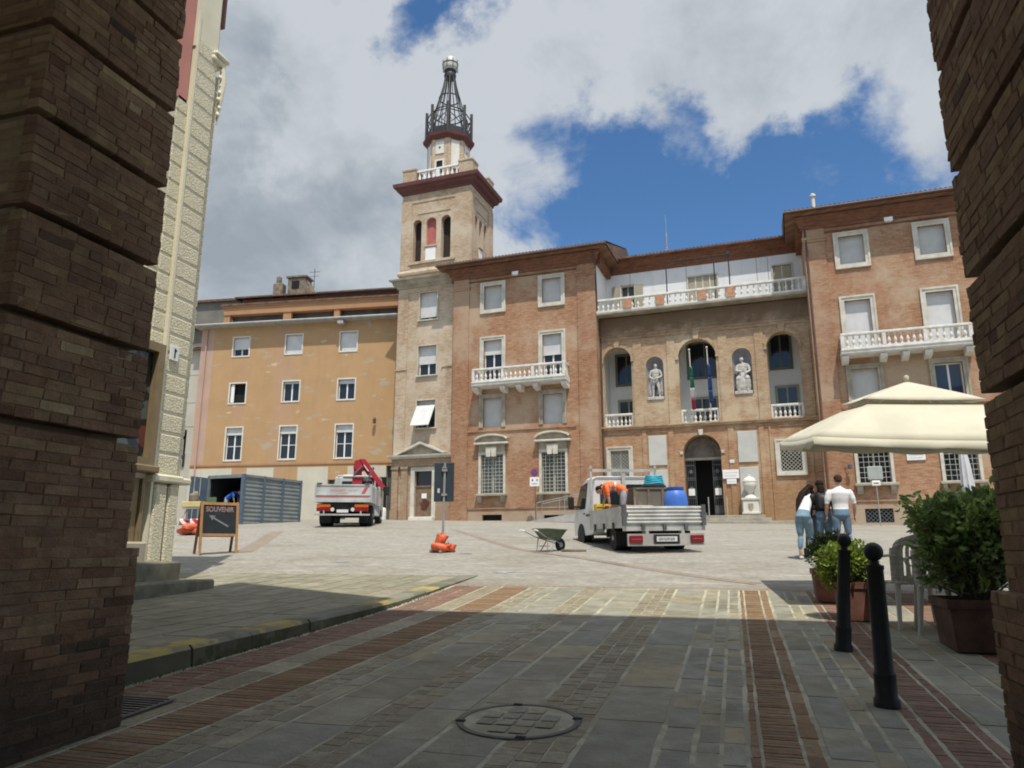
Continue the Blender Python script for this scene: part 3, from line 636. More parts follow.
wr_ = window(TH, 2.48, 3.53, 5.18, 6.64, V, .235, kind='dark'); grille(wr_, 2.5, 3.51, 5.2, 6.62, V + .05, M('pale_lattice', (.45, .44, .4), .6, .1), 5, 7, True, .015)
for a, b, c, d in ((-4.42, -3.42, 5.72, 7.38), (.37, 1.37, 5.72, 7.38), (-4.42, -3.42, 3.05, 5.46), (.37, 1.34, 3.05, 5.46)):
    MB().cbox(a, b, V - .06, V + .01, c, d, .015).build('marble_panel', MARBLE, TH)
# loggia interior
mb = MB(); vb = V + 2.2
LW_ = []
mb.box(cu0, cu1, vb, vb + .1, 7.9, 13.6); mb.box(cu0, cu0 + .05, V + .5, vb, 7.9, 13.6); mb.box(cu1 - .05, cu1, V + .5, vb, 7.9, 13.6); mb.box(cu0, cu1, V + .5, vb, 7.85, 7.95); mb.box(cu0, cu1, V + .92, vb, 13.3, 13.4)
for x in (-4.9, -2.85, -.2, 1.9): mb.box(x - .1, x + .1, V + .5, vb, 7.95, 13.3)
mb.build('loggia_room', LOGG, TH)
def lwin(a, b, c, d, n, g, fr):
    m = MB(); rframe(m, a, b, c, d, .09, vb - .07, vb - .003); wn_ = m.build('loggia_window', fr, TH); sash(wn_, a, b, c, d, vb - .06, fr, n, .05, glass=g); return wn_
FRD = M('dull_sage_frame', (.16, .16, .13), .6, .1)
lwin(-6.55, -5.35, 10.9, 12.75, 2, GLASS, FRD); lwin(-6.45, -5.3, 8.3, 9.9, 2, GLASS, M('sage_frame', (.3, .3, .24), .6, .1))
lwin(-2.25, -.35, 11.0, 13.1, 2, GLASS, FRD); lwin(-2.0, -.3, 8.2, 9.75, 4, GLASS, M('sage_frame', (.3, .3, .24), .6, .1))
lwin(2.35, 3.45, 11.2, 13.2, 2, GLASS, FRD); lwin(2.55, 3.65, 8.3, 10.1, 2, GLASSB, M('sage_frame', (.3, .3, .24), .6, .1))
for a in ARCH: balustrade(TH, a[0], a[1], V + .2, 7.99, 8.78, 7 if a[0] < -2 and a[0] > -3 else 6, (a[0] + .06, a[1] - .06), 'loggia_balustrade', .1)
# niches: half-round, grey plaster
NIG = M('grey_niche_plaster', (.27, .26, .27), .9, .15, 3)
for a in NICH:
    c, r = (a[0] + a[1])/2, (a[1] - a[0])/2; zs = a[3] - r; n = 12; mb = MB(); vs = []; fs = []
    for z in (a[2], zs):
        for i in range(n + 1): t = math.pi*i/n; vs.append((c - r*math.cos(t), V + .05 + r*.8*math.sin(t), z))
    fs += [(i, i + 1, n + 2 + i, n + 1 + i) for i in range(n)]
    k = len(vs); m_ = 6
    for j in range(m_ + 1):
        e = math.pi/2*j/m_
        for i in range(n + 1): t = math.pi*i/n; vs.append((c - r*math.cos(t)*math.cos(e), V + .05 + r*.8*math.sin(t)*math.cos(e), zs + r*math.sin(e)))
    fs += [(k + j*(n + 1) + i, k + j*(n + 1) + i + 1, k + (j + 1)*(n + 1) + i + 1, k + (j + 1)*(n + 1) + i) for j in range(m_) for i in range(n)]
    fs.append(tuple(range(n + 1)))
    mb.add(vs, fs); mb.build('niche', NIG, TH, True)
# entrance: dark hall, lunette, iron gates
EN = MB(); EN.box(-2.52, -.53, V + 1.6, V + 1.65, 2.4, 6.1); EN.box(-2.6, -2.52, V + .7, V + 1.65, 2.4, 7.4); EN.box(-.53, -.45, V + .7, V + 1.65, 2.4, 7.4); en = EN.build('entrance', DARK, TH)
LUN = M('lunette_plaster', (.17, .15, .12), .9, .25, 2); mb = MB(); mb.box(-2.52, -.53, V + .62, V + .7, 6.1, 7.34)
for k in (.95, .62): 
    mb.tube([(-1.525 - k*math.cos(math.pi*i/12), V + .6, 6.25 + k*math.sin(math.pi*i/12)) for i in range(13)], .035, 6)
mb.build('lunette', LUN, en); MB().box(-2.52, -.53, V + .5, V + .68, 5.98, 6.12).build('transom', STONE_D, en)
for a, b in ((-2.48, -1.98), (-1.06, -.57)):
    mb = MB(); rframe(mb, a + .03, b - .03, 3.05, 5.92, .03, V + .5, V + .54)
    for i in range(1, 5): mb.tube([(a + (b - a)*i/5, V + .52, 3.05), (a + (b - a)*i/5, V + .52, 5.92)], .014, 6)
    for z in (3.2, 3.9, 4.0, 4.9, 5.0, 5.7): mb.box(a, b, V + .505, V + .535, z - .02, z + .02)
    mb.box(a + .05, b - .05, V + .51, V + .53, 3.08, 3.5)
    for z in (4.45, 5.35):
        mb.lathe([(.09, -.012), (.11, -.012), (.11, .012), (.09, .012)], ((a + b)/2, V + .52, z), 12, axis='y')
    g = mb.build('gate', IRONG, en); MB().box((a + b)/2 - .17, (a + b)/2 + .17, V + .46, V + .48, 4.05, 4.42).build('notice', WHITE, g)
STEPS = M('worn_step_stone', (.33, .30, .245), .85, .2, 2, .4)
mb = MB()
for i in range(4): mb.cbox(-4.3 - .3*(3 - i), 1.55 + .3*(3 - i) + (1.0 if i < 2 else 0), V - 1.9 + .36*i, V + .75, 1.9, 2.42 + .165*i, .015)
mb.build('entrance_steps', STEPS, TH)
for x in (-1.3, -.35): MB().tube([(x, V - .3, 2.9), (x, V - .3, 3.9)], .03, 8).build('handrail_post', CONC, TH)
for s, (a, b) in enumerate(((-2.75, -2.5), (-.55, -.3))): MB().cbox(a + .04, b - .04, V - .06, V + .1, 6.26, 6.42, .02).build('impost', STONE, TH)
MB().poly([(-1.62, 7.3), (-1.44, 7.3), (-1.40, 7.6), (-1.66, 7.6)], 'y', V - .12, V + .02).build('keystone', STONE, TH)
# terrace over the loggia and the set-back top floor
mb = MB(); moulding(mb, -7.3, 4.5, V, [(0, 14.56), (.68, 14.56), (.72, 14.6), (.72, 14.70), (0, 14.7)]); mb.box(cu0, cu1, V, 3.1, 14.6, 14.68); mb.build('terrace_slab', STONE_D, TH)
posts = [-7.2, -5.35, -3.55, -1.2, .75, 4.3]
tb = balustrade(TH, -7.28, 4.45, .18, 14.7, 15.5, 34, [-7.2, -5.2, -3.32, -.98, .55, 4.36], 'terrace_balustrade', .2)
PIERB = M('terrace_brick_pier', (.45, .25, .15), .9, .2, 5, .4)
for x in (-5.2, -3.32, -.98, .55): MB().box(x - .24, x + .24, .05, .31, 14.8, 15.38).build('brick_pier', PIERB, tb)
mb = MB(); v3 = 3.0
holes3 = [(-6.12, -5.3, 14.75, 17.2), (-2.0, -.32, 14.75, 17.28), (2.85, 3.85, 14.75, 17.35)]
holed(mb, cu0, cu1, 14.6, 18.0, v3, holes3, .2); mb.box(cu0, cu1, v3 + .3, v3 + .33, 14.6, 18.6)
mb.quad((cu0 + .012, .25, 14.68), (cu0 + .012, v3, 14.68), (cu0 + .012, v3, 17.9), (cu0 + .012, .25, 17.9))
mb.build('top_floor_wall', WALLW, TH)
mb = MB(); moulding(mb, cu0, cu1, v3, [(-.3, 18.0), (.03, 18.0), (.05, 18.35), (.16, 18.4), (.2, 18.55), (.4, 18.62), (.42, 18.78), (-.3, 18.8)])
for i in range(6): mb.box(cu0 + .4 + i*2, cu0 + .44 + i*2, v3 - .06, v3, 18.02, 18.34)
mb.build('top_cornice', BR_CORN, TH)
mb = MB(); tiles(mb, cu0 - .5, cu1 + .3, v3 - .65, 18.86, v3 + 5, 20.4); mb.box(cu0, cu1, v3 - .6, v3 + 8, 18.78, 18.84, 1); mb.build('central_roof', [TILE, BR_CORN], TH)
def twin(a, b, c, d, n, mat, open_=False):
    m = MB(); rframe(m, a, b, c, d, .08, v3 - .05, v3 + .02, 0, 'lrt'); t = m.build('terrace_door', STONE, TH)
    if open_:
        sash(t, a, b, c, d, v3 + .1, STONE_D, 2)
        for s in (a - .08 - .46, b + .1): MB().box(s, s + .44, v3 - .1, v3 - .055, c, d).build('shutter_leaf', LOUV, t)
    else:
        wd = (b - a)/n
        for i in range(n): MB().box(a + i*wd + .02, a + (i + 1)*wd - .02, v3 + .03, v3 + .07, c, d).build('shutter_leaf', LOUV, t)
        m = MB()
        for i in range(1, n): m.box(a + i*wd - .04, a + i*wd + .04, v3 + .0, v3 + .06, c, d)
        m.build('mullion', STONE, t)
twin(*holes3[0], 2, LOUV, True); twin(*holes3[1], 4, LOUV); twin(*holes3[2], 2, LOUV)
mb = MB(); r_ = .03
for x in (-3.05, -.32, .5): mb.tube([(x, 1.2, 14.7), (x, 1.2, 17.75)], .035, 6)
for x in (-5.2, -1.9, 2.0, 2.6): mb.tube([(x, 1.2, 14.7), (x, 1.2, 17.6)], .012, 5)
mb.tube([(-3.05, 1.2, 17.75), (.5, 1.2, 17.75)], .035, 6); mb.tube([(-7, 1.2, 15.75), (4.4, 1.2, 15.75)], .02, 6); mb.box(.4, .6, 1.1, 1.3, 17.7, 17.9)
mb.build('awning_frame', IRON, TH)
for x, v_, zt in ((-6.98, .72, 14.4), (4.60, -.6, 18.3)): MB().tube([(x, v_, 2.4), (x, v_, zt - .9), (x - .05, v_ - .05, zt)], .055, 8).build('downpipe', PIPE, TH)
MB().tube([(-7.0, .12, 14.9), (-7.0, -.1, 17.6), (-7.1, -.5, 18.5)], .05, 8).build('downpipe', PIPE, TH)
mb = MB(); mb.tube([(4.5, -.55, 6.2), (6.2, -.9, 6.25)], .02, 6); mb.box(6.15, 6.35, -1.0, -.8, 6.15, 6.4); 
mb = MB().tube([(4.2, V - .1, 5.05), (5.6, -.75, 5.1)], .02, 6); mb.lathe([(.06, -.12), (.1, -.1), (.1, .1), (.06, .12)], (5.65, -.78, 5.15), 10); mb.build('wall_bracket_lamp', IRONG, TH)

# ------------------------------------------------------------------ clock-less bell tower with iron crown, and its street front
TW = thing('bell_tower', 'tall tan brick tower topped by an iron lantern cage with a ball', 'tower', FORG, FA)
v = .35; a0, a1 = -20.4, -16.2
mb = MB(); wins = [(-18.82, -17.55, 15.6, 17.46), (-18.83, -17.53, 11.92, 13.86), (-18.84, -17.52, 8.55, 10.3)]; door = (-18.82, -17.62, 3.1, 5.86)
holed(mb, a0, a1, 1.5, 18.0, v, wins + [door], .3); mb.box(a0, a1, v + .42, v + .46, 1.5, 18.0)
mb.quad((a0, v + 6, 1.5), (a0, v, 1.5), (a0, v, 18), (a0, v + 6, 18))
mb.build('shaft_wall', BR_T, TW)
mb = MB()
for a, b in ((a0, a0 + .75), (a1 - .9, a1 - .02)): mb.box(a, b, v - .05, v + .01, 6.9, 17.6); mb.box(a - .04, b + .02, v - .1, v + .01, 12.36, 12.46)
mb.box(-19.7, -16.9, v - .03, v + .01, 17.55, 17.95)
mb.build('corner_strip', BR_T, TW)
mb = MB(); moulding(mb, a0, a1 + .1, v, [(0, 17.85), (.1, 17.88), (.12, 18.0), (.3, 18.12), (.34, 18.3), (.5, 18.36), (.52, 18.46), (0, 18.66)], ret=(1, 0)); mb.box(a0, -15.4, v + .05, v + 6, 17.9, 18.7)
mb.build('shaft_cornice', STONE_D, TW)
w1 = window(TW, *wins[0], v, .05, f=.86, shut=SHUTW, sill=True); w2 = window(TW, *wins[1], v, .05, f=.58, shut=SHUTW, sill=True)
w3 = window(TW, *wins[2], v, .05, f=.25, sill=True)
MB().add([(-18.82, v - .02, 9.95), (-17.55, v - .02, 9.95), (-17.62, v - .72, 8.6), (-18.9, v - .72, 8.6), (-18.82, v - .05, 9.97), (-17.55, v - .05, 9.97), (-17.62, v - .75, 8.62), (-18.9, v - .75, 8.62)], [(0, 1, 2, 3), (7, 6, 5, 4), (0, 4, 5, 1), (2, 6, 7, 3), (1, 5, 6, 2), (0, 3, 7, 4)]).build('tilted_shutter', SHUTW, w3)
# portal
POR = brickmat('portal_stone', (.42, .33, .23), (.47, .38, .27), (.42, .34, .25), dirt=(.31, .21, .14), z_dirt=[(3.0, 4.8, (.33, .19, .12), .45)], bw=.6, bh=.3, msize=.004)
mb = MB()
for a, b in ((-20.38, -19.95), (-19.72, -19.28), (-17.18, -16.75), (-16.68, -16.24)):
    mb.box(a, b, v - .16, v, 3.5, 6.05); mb.box(a - .04, b + .04, v - .21, v, 1.8, 3.5); mb.box(a - .04, b + .04, v - .21, v, 6.0, 6.15)
mb.box(a0, a1, v - .18, v, 6.15, 6.62); mb.build('pilaster', POR, TW)
mb = MB(); moulding(mb, a0, a1, v, [(0, 6.62), (.25, 6.64), (.42, 6.76), (.44, 6.86), (0, 6.9)], ret=(.5, 0))
for s in (1, -1):
    c = -18.35; e = c - s*1.55
    P = [(e, 6.88), (c, 7.52), (c, 7.66), (e - s*.18, 6.93)]
    if s < 0: P = P[::-1]
    mb.poly(P, 'y', v - .42, v)
mb.poly([(-19.9, 6.86), (-16.8, 6.86), (-18.35, 7.54)], 'y', v - .12, v - .02, 1); mb.build('pediment', [STONE, STONE_D], TW)
mb = MB(); rframe(mb, door[0], door[1], 2.9, door[3], .26, v - .1, v + .02, 0, 'lrt'); dr = mb.build('portal_door', STONE, TW)
mb = MB(); mb.box(-18.82, -17.62, v + .16, v + .2, 2.6, 4.88); mb.box(-18.24, -18.2, v + .145, v + .16, 2.9, 4.88)
for x in (-18.72, -18.1):
    for z0, z1 in ((3.1, 3.8), (3.95, 4.75)): mb.box(x, x + .42, v + .145, v + .16, z0, z1)
leaf = mb.build('door_leaf', WOOD_D, dr); MB().box(-18.82, -17.62, v + .12, v + .22, 4.88, 4.98).build('transom', WOOD_D, dr)
MB().box(-18.82, -17.62, v + .2, v + .23, 4.98, 5.86).build('fanlight', GLASS, dr); MB().box(-18.40, -18.06, v + .12, v + .14, 4.2, 4.5).build('notice', WHITE, dr)
RUST = M('dark_red_stain', (.10, .035, .025), .85, .3, 5); rnd = random.Random(5)
MB().add([(-18.2 + .35*math.cos(t*.42)*rnd.uniform(.6, 1.1), v + .138, 3.75 + .42*math.sin(t*.42)*rnd.uniform(.6, 1.15)) for t in range(15)], [tuple(range(15))]).build('door_stain', RUST, dr)
MB().cbox(-19.0, -17.4, v - .45, v + .1, 2.0, 3.06, .02).build('doorstep', TRAV, TW)
# belfry
B0, B1, bv = -20.48, -15.38, .6; bc = (B0 + B1)/2; W = B1 - B0; Dp = 3.75
def side(k): return Matrix.Translation((bc, bv + Dp/2, 0)) @ Matrix.Diagonal((1, Dp/W, 1, 1)) @ Matrix.Rotation(k*math.pi/2, 4, 'Z')
ar = [(-19.61, -18.99, 19.8, 22.82, True, .55), (-18.64, -17.90, 20.88, 22.84, True, .5), (-17.53, -16.84, 19.8, 22.84, True, .55)]
loc_ar = [(h[0] - bc, h[1] - bc, *h[2:]) for h in ar]
mb = MB()
for k in range(4):
    mb.M = side(k)
    holed(mb, -W/2, W/2, 18.5, 24.8, -W/2, loc_ar, .4)
    for a, b in ((-W/2, -W/2 + .75), (W/2 - 1.15, W/2)): mb.box(a + .003, b - .003, -W/2 - .06, -W/2, 19.3, 24.3)
    mb.box(-W/2 + .75, W/2 - 1.15, -W/2 - .05, -W/2, 24.05, 24.5); mb.box(-1.35, 1.1, -W/2 - .05, -W/2, 23.2, 23.27)
mb.M = None; mb.build('belfry_wall', BR_T, TW)
mb = MB(); rp = MB(); wp = MB(); dk = MB()
for k in range(4):
    Mx = side(k)
    for q in (mb, rp, wp, dk): q.M = Mx
    mb.box(-1.95, 1.5, -W/2 - .14, -W/2 + .02, 19.62, 19.78); mb.box(-.78, .12, -W/2 - .1, -W/2 + .02, 20.76, 20.86)
    moulding(mb, -W/2, W/2, -W/2, [(0, 18.9), (.16, 18.9), (.2, 19.05), (.08, 19.25), (0, 19.28)], ret=(1, 1))
    rp.box(-.72, .04, -W/2 + .30, -W/2 + .34, 20.8, 22.9); wp.box(-.72, .02, -W/2 - .03, -W/2 + .01, 19.82, 20.68)
    dk.box(-1.8, 1.2, -W/2 + .6, -W/2 + .64, 19.7, 23)
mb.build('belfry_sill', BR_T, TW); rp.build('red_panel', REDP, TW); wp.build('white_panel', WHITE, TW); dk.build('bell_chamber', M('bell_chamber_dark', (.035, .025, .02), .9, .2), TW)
mb = MB()
for k in range(4):
    mb.M = side(k)
    moulding(mb, -W/2, W/2, -W/2, [(-.3, 24.7), (.06, 24.7), (.1, 24.85), (.34, 25.0), (.38, 25.15), (.56, 25.25), (.6, 25.5), (-.3, 25.62)], ret=(1, 1))
mb.M = None; mb.box(B0 + .1, B1 - .1, bv + .1, bv + Dp - .1, 25.2, 25.6); mb.build('belfry_cornice', RED_C, TW)
par = []
for sx in (-1, 1):
    for sy in (-1, 1):
        cx, cy = bc + sx*(W/2 - .45), bv + Dp/2 + sy*(Dp/2 - .45); par = MB(); par.cbox(cx - .5, cx + .5, cy - .5, cy + .5, 25.55, 26.55, .04); par.cbox(cx - .55, cx + .55, cy - .55, cy + .55, 26.5, 26.68, .04); par.build('parapet_pedestal', BR_T, TW)
for k in range(4):
    mb = MB(); Mx = side(k); mb.M = Mx
    mb.box(-1.6, 1.6, -W/2 + .12, -W/2 + .34, 26.38, 26.5); mb.box(-1.6, 1.6, -W/2 + .1, -W/2 + .36, 25.6, 25.78); mb.box(-.12, .12, -W/2 + .13, -W/2 + .33, 25.7, 26.4)
    for i in range(9): mb.lathe([(.06, 25.75), (.1, 25.95), (.04, 26.2), (.07, 26.38)], (-1.4 + i*.35, -W/2 + .23, 0), 8)
    mb.build('parapet_balustrade', WHITE, TW, 40)
# octagon
oc = (bc - .08, bv + Dp/2); ap = 1.36
def octa(mb, r, z0, z1, mi=None, rot=22.5): mb.lathe([(r/math.cos(R(22.5)), z0), (r/math.cos(R(22.5)), z1)], (0, 0, 0), 8, mi)
mb = MB(); mb.M = Matrix.Translation((*oc, 0)) @ Matrix.Rotation(R(22.5), 4, 'Z'); octa(mb, ap, 25.5, 29.1); mb.build('drum', BR_T, TW)
mb = MB(); wp = MB(); op = MB(); gl = MB()
for k in range(8):
    Mx = Matrix.Translation((*oc, 0)) @ Matrix.Rotation(k*math.pi/4, 4, 'Z'); wp.M = op.M = gl.M = mb.M = Mx
    for s in (-1, 1): mb.box(s*.46 - .1, s*.46 + .1, -ap - .03, -ap + .02, 25.6, 29.0)
    if k % 2 == 0: wp.box(-.32, .32, -ap - .05, -ap + .01, 27.75, 28.65); rframe(wp, -.24, .24, 26.2, 27.2, .12, -ap - .06, -ap + .02); op.box(-.24, .24, -ap - .02, -ap + .01, 26.2, 27.2); gl.lathe([(.07, -.01), (.07, .01)], (0, -ap - .06, 28.2), 10, axis='y')
    else: wp.box(-.3, .3, -ap - .05, -ap + .01, 26.75, 28.75); mb.box(-.36, .36, -ap - .1, -ap, 26.6, 26.72)
mb.build('drum_pilaster', BR_T, TW); wp.build('white_panel', TRAV, TW); op.build('drum_opening', DARK, TW); gl.build('clock_stub', IRON, TW)
mb = MB(); mb.M = Matrix.Translation((*oc, 0)) @ Matrix.Rotation(R(22.5), 4, 'Z'); s = 1/math.cos(R(22.5))
mb.lathe([(1.38*s, 28.85), (1.44*s, 28.95), (1.66*s, 29.1), (1.70*s, 29.3), (1.45*s, 29.35)], seg=8); mb.build('drum_cornice', RED_C, TW)
mb = MB(); mb.M = Matrix.Translation((*oc, 0)) @ Matrix.Rotation(R(22.5), 4, 'Z')
mb.lathe([(1.47*s, 29.3), (1.49*s, 29.32), (1.49*s, 29.85), (1.41*s, 29.85), (1.41*s, 29.35)], seg=8)
for k in range(8):
    t = R(45*k); cx, cy = 1.47*s*math.cos(t), 1.47*s*math.sin(t)
    mb.cbox(cx - .1, cx + .1, cy - .1, cy + .1, 29.3, 31.6, .03)
    mb.tube([(1.4*math.cos(t), 1.4*math.sin(t), 29.8), (1.2*math.cos(t), 1.2*math.sin(t), 31.2), (.74*math.cos(t), .74*math.sin(t), 32.8), (.48*math.cos(t), .48*math.sin(t), 33.8), (.36*math.cos(t), .36*math.sin(t), 34.5)], .036, 6)
    t2 = R(45*k + 22.5); mb.tube([(1.3*math.cos(t2), 1.3*math.sin(t2), 29.8), (1.1*math.cos(t2), 1.1*math.sin(t2), 31.2), (.68*math.cos(t2), .68*math.sin(t2), 32.8), (.44*math.cos(t2), .44*math.sin(t2), 33.8), (.34*math.cos(t2), .34*math.sin(t2), 34.5)], .03, 5)
    # ironwork scrolls between the posts
    A = Vector((cx, cy, 0)); B = Vector((1.47*s*math.cos(t + R(45)), 1.47*s*math.sin(t + R(45)), 0))
    for q in range(2):
        c0 = A.lerp(B, .3 + .4*q)
        mb.tube([tuple(c0 + (B - A).normalized()*(.26*math.cos(u*.7)*(1 - u*.06)) + Vector((0, 0, 30.45 + .3*math.sin(u*.7)*(1 - u*.06)))) for u in range(10)], .02, 5)
    mb.tube([tuple(A + Vector((0, 0, 29.9))), tuple(B + Vector((0, 0, 31.0)))], .025, 5); mb.tube([tuple(B + Vector((0, 0, 29.9))), tuple(A + Vector((0, 0, 31.0)))], .025, 5)
    mb.tube([tuple(A + Vector((0, 0, 31.05))), tuple(B + Vector((0, 0, 31.05)))], .04, 6)
for r_, z in ((1.14, 31.5), (.74, 32.8)):
    mb.tube([(r_*math.cos(R(i*15)), r_*math.sin(R(i*15)), z) for i in range(25)], .045, 6)
mb.tube([(0, 0, 29.4), (0, 0, 34.6)], .1, 8)
mb.lathe([(.28, 34.4), (.40, 34.45), (.45, 34.7), (.38, 34.85), (.44, 34.95), (.44, 35.05)], seg=14)
mb.build('lantern_cage', IRON, TW, 40)
mb = MB(); mb.M = Matrix.Translation((*oc, 0)); mb.lathe([(.45, 35.05), (.54, 35.15), (.56, 35.35), (.56, 35.55), (.54, 35.57), (.54, 35.61), (.56, 35.63), (.54, 35.85), (.42, 36.06), (.1, 36.14)], seg=16)
lan = mb.build('lantern_ball', M('frosted_lamp_glass', (.48, .48, .43), .4, .1), TW, 40)
mb = MB(); mb.M = Matrix.Translation((*oc, 0))
for k in range(8): t = R(45*k); mb.tube([(.57*math.cos(t), .57*math.sin(t), 35.1), (.56*math.cos(t), .56*math.sin(t), 35.85)], .025, 5)
mb.tube([(.56*math.cos(R(i*15)), .56*math.sin(R(i*15)), 35.59) for i in range(25)], .03, 6); mb.build('lantern_ribs', IRON, lan)

# ------------------------------------------------------------------ orange apartment house
OO = (-20.94, 43.49, 0); OA = R(6.5)
OB = thing('apartment_house', 'orange plastered apartment house with white windows and peeling patches', 'building', OO, OA)
ORG = plaster('orange_plaster', (.45, .285, .148), [(.33, .55, (.45, .285, .20), .5, (1, 1, .16)), (.8, .60, (.40, .37, .28), .75, (.7, 1, 2.2)), (1.4, .64, (.56, .50, .40), .8, (.6, 1, 2.5))], .05)
ORG2 = plaster('deep_orange_plaster', (.40, .225, .12), [], .08)
PINK = plaster('pink_plaster', (.47, .32, .25), [(.7, .5, (.50, .31, .17), .4, (1, 1, .3))], .06)
BEI = plaster('beige_shopfront_stone', (.55, .51, .42), [], .06)
Lx = -14.55; cols = (-11.45, -7.5, -3.52); hw = .59
rowz = [(14.3, 15.62), (10.95, 12.32), (7.02, 9.22)]
mb = MB(); holes = [(c - hw - .0, c + hw, z0, z1) for c in cols for z0, z1 in rowz]
holed(mb, -13.6, .1, 6.7, 16.4, 0, holes, .22); mb.box(-13.6, .1, .3, .34, 6.7, 16.4); mb.build('orange_wall', ORG, OB)
mb = MB(); mb.quad((Lx, 0, 6.7), (-13.6, 0, 6.7), (-13.6, 0, 16.4), (Lx, 0, 16.4)); mb.quad((Lx, 9, 1.5), (Lx, 0, 1.5), (Lx, 0, 16.4), (Lx, 9, 16.4)); mb.build('pink_end_wall', PINK, OB)
for ci, c in enumerate(cols):
    for ri, (z0, z1) in enumerate(rowz):
        k = (ri, ci); kind = 'dark' if k == (1, 0) else 'closed'
        f = {(0, 0): .6, (0, 1): 1, (0, 2): 1, (1, 1): .07, (1, 2): .18, (2, 0): .2, (2, 1): .2, (2, 2): .2}.get(k, 0)
        ww = window(OB, c - hw, c + hw, z0, z1, 0, .085, kind, f, TRAV, .16, .035, shut=SHUTW, bars_h=((z0 + .95,) if ri == 2 else ()))
        if kind == 'dark': MB().box(c - hw + .06, c - hw + .3, .05, .09, z0 + .05, z1 - .05).build('open_leaf', WHITE, ww)
mb = MB(); mb.box(Lx, .1, -.05, .02, 6.62, 6.74); mb.build('string_course', ORG2, OB)
mb = MB(); mb.box(Lx, .1, 0, .3, 6.45, 6.62)
for a, b in ((-11.4, -10.3), (-8.35, -6.65), (-4.5, -3.15)): mb.box(a, b, 0, .3, 5.6, 6.45)
mb.build('shopfront_lintel', ORG, OB)
mb = MB()
for a, b in ((Lx, -11.4), (-10.3, -8.35), (-6.65, -4.5), (-3.15, -.5)): mb.box(a, b, -.04, .3, 1.5, 6.45)
mb.build('shopfront_pier', BEI, OB)
mb = MB(); mb.box(-14.5, .1, .31, .35, 1.5, 6.5); mb.build('shop_shutter', IRONG, OB)
MB().box(-2.0, -.45, -.12, .02, 2.6, 5.7).build('shop_doorway', DARK, OB)
mb = MB(); mb.box(Lx - .35, .2, -.55, .3, 16.40, 16.52); mb.tube([(Lx - .35, -.6, 16.5), (.2, -.6, 16.5)], .09, 8); mb.build('gutter', CONC, OB)
mb = MB(); mb.box(-4.15, -3.75, -.6, -.2, 16.1, 16.35); mb.build('gutter_box', CONC, OB)
mb = MB(); va = .35; mb.box(-13.2, .4, va, va + 8, 16.5, 16.75)
for a, b in ((-13.2, -12.75), (-8.65, -8.05), (-4.85, -4.45), (-.1, .4)): mb.box(a, b, va, va + .3, 16.75, 17.45)
mb.box(-13.2, .4, va - .06, va + 8, 17.45, 18.0); mb.box(-13.3, .4, va - .14, va + 8, 18.0, 18.09); mb.build('attic', ORG2, OB)
MB().box(-12.8, .2, va + .5, va + .55, 16.7, 17.5).build('attic_recess', M('attic_glazing', (.08, .075, .075), .4, .4, 1), OB)
mb = MB(); tiles(mb, -13.4, .6, va - .2, 18.14, va + 6, 19.4); mb.build('roof', TILE, OB)
mb = MB(); mb.tube([(-14.1, -.1, 3), (-14.1, -.1, 16.3)], .05, 8); mb.build('downpipe', PINK, OB)
MB().lathe([(.05, 0), (.1, .05), (.12, .3), (.03, .42)], (-1.35, -.25, 9.2), 10).build('wall_lantern', PIPE, OB)
mb = MB(); mb.box(-11.3, -10.5, -.9, .0, 16.9, 17); 
# old tiled house and grey house behind it, pale house at its left
HB = thing('old_roof_house', 'old tiled roof with crumbling chimneys rising behind the orange house', 'building', (-28.7, 52.9, 1.2), OA)
mb = MB(); mb.box(-11.2, 3, 0, 9, 3, 21.0); mb.build('house_wall', BR_CORN, HB)
mb = MB(); tiles(mb, -11.6, 3.4, -.6, 21.05, 4.5, 22.6); mb.add([(-11.6, -.6, 21), (-11.6, 9.6, 21), (-11.6, 4.5, 22.6)], [(0, 1, 2)]); mb.build('roof', TILE, HB)
OLDM = M('crumbling_masonry', (.20, .16, .12), .9, .35, 3, .5)
mb = MB(); mb.cbox(-9.1, -8.2, 1.2, 2.0, 21, 22.9, .08); mb.cbox(-8.95, -8.55, 1.4, 1.8, 22.9, 23.6, .08); mb.build('chimney', OLDM, HB)
mb = MB(); mb.cbox(-7.6, -5.9, 1.0, 2.2, 21, 23.2, .06); mb.box(-7.75, -5.8, .9, 2.3, 23.2, 23.35); mb.poly([(-6.2, 21.6), (-5.2, 21.6), (-6.0, 23.2)], 'y', 1.1, 2.1); mb.build('chimney', OLDM, HB)
MB().box(-7.2, -6.5, .96, 1.0, 22.2, 22.9).build('chimney_opening', DARK, HB)
mb = MB(); mb.tube([(-5.6, 2, 22.5), (-5.6, 2, 24.3)], .03, 6); mb.tube([(-6.1, 2, 24.0), (-5.1, 2, 24.0)], .02, 5); mb.tube([(-6.0, 2, 23.6), (-5.2, 2, 23.6)], .02, 5); mb.build('aerial', IRON, HB)
GH = thing('grey_house', 'grey rendered old house with a sloping roof behind the orange house', 'building', (-43.3, 52, 1.5), OA)
GREYW = plaster('grey_render', (.19, .18, .155), [(.6, .5, (.14, .13, .11), .5, None)], .12)
mb = MB(); mb.box(-8, 3.2, 0, 9, 3, 19.6); mb.poly([(3.2, 19.6), (3.2, 21.0), (5.9, 19.9), (6.2, 19.0), (6.2, 3), (3.2, 3)], 'y', .3, 8.5); mb.box(-8, 3.2, 0, 9, 19.6, 20.95); mb.build('house_wall', GREYW, GH)
mb = MB(); mb.box(-8.2, 3.3, -.3, 9.2, 20.95, 21.15); mb.box(-8, 2.4, -.5, 0, 18.5, 18.75); mb.box(-8, 2.6, -.35, 0, 16.6, 16.9); mb.build('roof_edge', TILE, GH)
